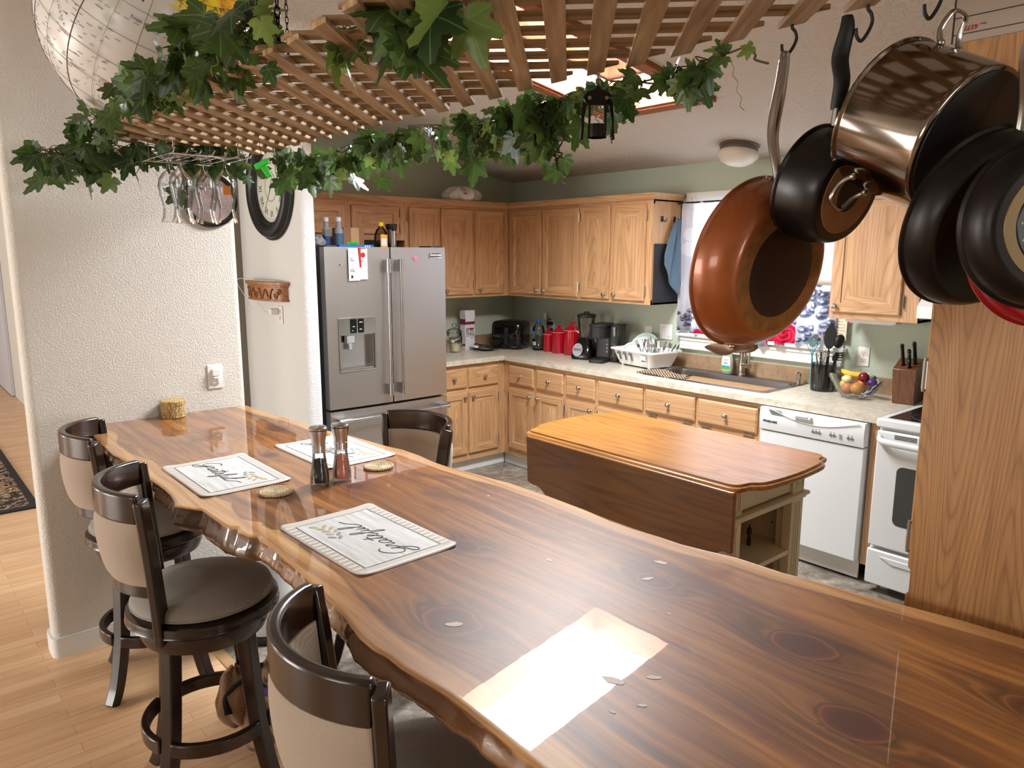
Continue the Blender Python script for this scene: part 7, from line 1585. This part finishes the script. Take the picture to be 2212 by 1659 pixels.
# black saucepan
sc_ = Vector((4.495, -3.141, 1.859)); sn = Vector((.946, -.108, -.306)).normalized()
t, T = pan('black saucepan with tan base disc and black curved handle, second hanging pan', sc_, sn, .101, .080, .084, pan_black, black_m, 'saucepan')
build(MB().lathe([(.070, .0802), (.069, .0812), (.030, .0812)], T, 48, cap=False), 'base_disc', tan_base, t); build(MB().lathe([(.031, .0813), (.030, .0822), (0, .0822)], T, 40, cap=False), 'base_centre', black_m, t)
hd = T.to_3x3() @ Vector((0, 1, 0)); top_ = sc_ + hd * .103; hk2 = Vector((4.528, -3.138, 2.138))
build(MB().tube([top_ + sn * .012, top_ + hd * .028 + sn * .004], [(.011, .006), (.009, .006)], 12), 'ferrule', steel, t)
P_ = catmull([top_ + hd * .024, top_ + hd * .07 - sn * .006, top_.lerp(hk2, .62) + sn * .006, top_.lerp(hk2, .88) + sn * .014, hk2 + sn * .012], 6); build(MB().tube(P_, [(.009 + .006 * math.sin(PI * (i / len(P_)) ** .8), .008) for i in range(len(P_))], 14), 'handle', black_m, t)
shook(4.566, -3.122, 2.152, 2.092, 'black S-hook carrying the black saucepan', .86)
# steel pot
pc = Vector((4.623, -3.137, 1.96)); pn2 = Vector((.895, -.184, -.407)).normalized()
t, T = pan('large tarnished stainless stock pot hung by a loop handle, in the middle', pc, pn2, .120, .150, .114, pot_steel, pan_iron, 'stock_pot', cat='pot')
build(MB().lathe([(.108, .1502), (.107, .152), (0, .152)], T, 60, cap=False), 'base_disc', pan_black, t)
loop_handle(t, T, .120, PI / 2 - .1, .052, .048, nickel, .03, (.0045, .0035), 0.0); loop_handle(t, T, .120, -PI / 2 - .5, .052, .048, nickel, .03, (.0045, .0035), 0.0)
shook(4.678, -3.13, 2.165, 2.082 + .02, 'black S-hook carrying the stainless pot', .86)
# dark pans
pc = Vector((4.775, -3.146, 1.787)); pn3 = Vector((.829, -.35, -.30)).normalized()
t, T = pan('dark frying pan with steel handle hanging behind the stock pot', pc, pn3, .138, .048, .118, pan_iron, pan_black)
hd = T.to_3x3() @ Vector((0, 1, 0)); top_ = pc + hd * .137 + pn3 * .008; hk = Vector((4.835, -3.155, 2.12))
P_ = catmull([top_ - hd * .01 + pn3 * .012, top_ + hd * .03, top_.lerp(hk, .5) - pn3 * .008, hk], 6); build(MB().tube(P_, [(.010, .006)] * len(P_), 12), 'handle', nickel, t); build(MB().sphere((.0, .128, .018), .006, 10, 8, 0, T), 'rivet', nickel, t)
shook(4.84, -3.15, 2.165, 2.10, 'black S-hook carrying the dark frying pan', .86)
pc = Vector((4.886, -3.212, 1.776)); pn5 = Vector((.701, -.711, -.054)).normalized()
t, T = pan('dark pan with perforated golden base ring at the right edge', pc, pn5, .118, .045, .092, pan_iron, pan_black)
br_ = build(MB().lathe([(.082, .0452), (.081, .0465), (.067, .0465), (.066, .0452)], T, 60, cap=False), 'base_ring', mat('dull_gold_ring', sr(96, 76, 46), 0.4, 0.6), t); build(MB().lathe([(.065, .0454), (.064, .0462), (0, .0462)], T, 50, cap=False), 'base_plate', pan_black, t)
mb = MB()
for a in range(-9, 10):
    for b in range(-9, 10):
        u, v = (a + .5 * (b % 2)) * .0085, b * .0075
        if u * u + v * v < .060 ** 2: mb.lathe([(0, 0), (.0019, 0), (.0019, .0005), (0, .0005)], T @ Matrix.Translation((u, v, .0463)), 6)
build(mb, 'base_perforations', mat('gold_dots', sr(120, 96, 60), 0.4, 0.7), t)
hd = T.to_3x3() @ Vector((0, 1, 0)); top_ = pc + hd * .118; P_ = catmull([top_ + pn5 * .01, top_ + hd * .04, top_ + hd * .12 - Vector((.01, 0, 0)), Vector((4.93, -3.17, 2.16))], 6); build(MB().tube(P_, [(.006, .004)] * len(P_), 10), 'handle', dark_metal, t)
shook(4.93, -3.17, 2.165, 2.13, 'black S-hook carrying the perforated-base pan', .86)
pc = Vector((4.886, -3.165, 1.750)); t, T = pan('red enamel pan showing only as a red arc between the dark pans', pc, Vector((.70, -.70, -.08)).normalized(), .121, .03, .11, red_pan, red_pan)
hd = T.to_3x3() @ Vector((0, 1, 0)); build(MB().tube([pc + hd * .118, pc + hd * .25, Vector((4.88, -3.11, 2.15))], [(.009, .005)] * 3, 10), 'handle', red_pan, t)
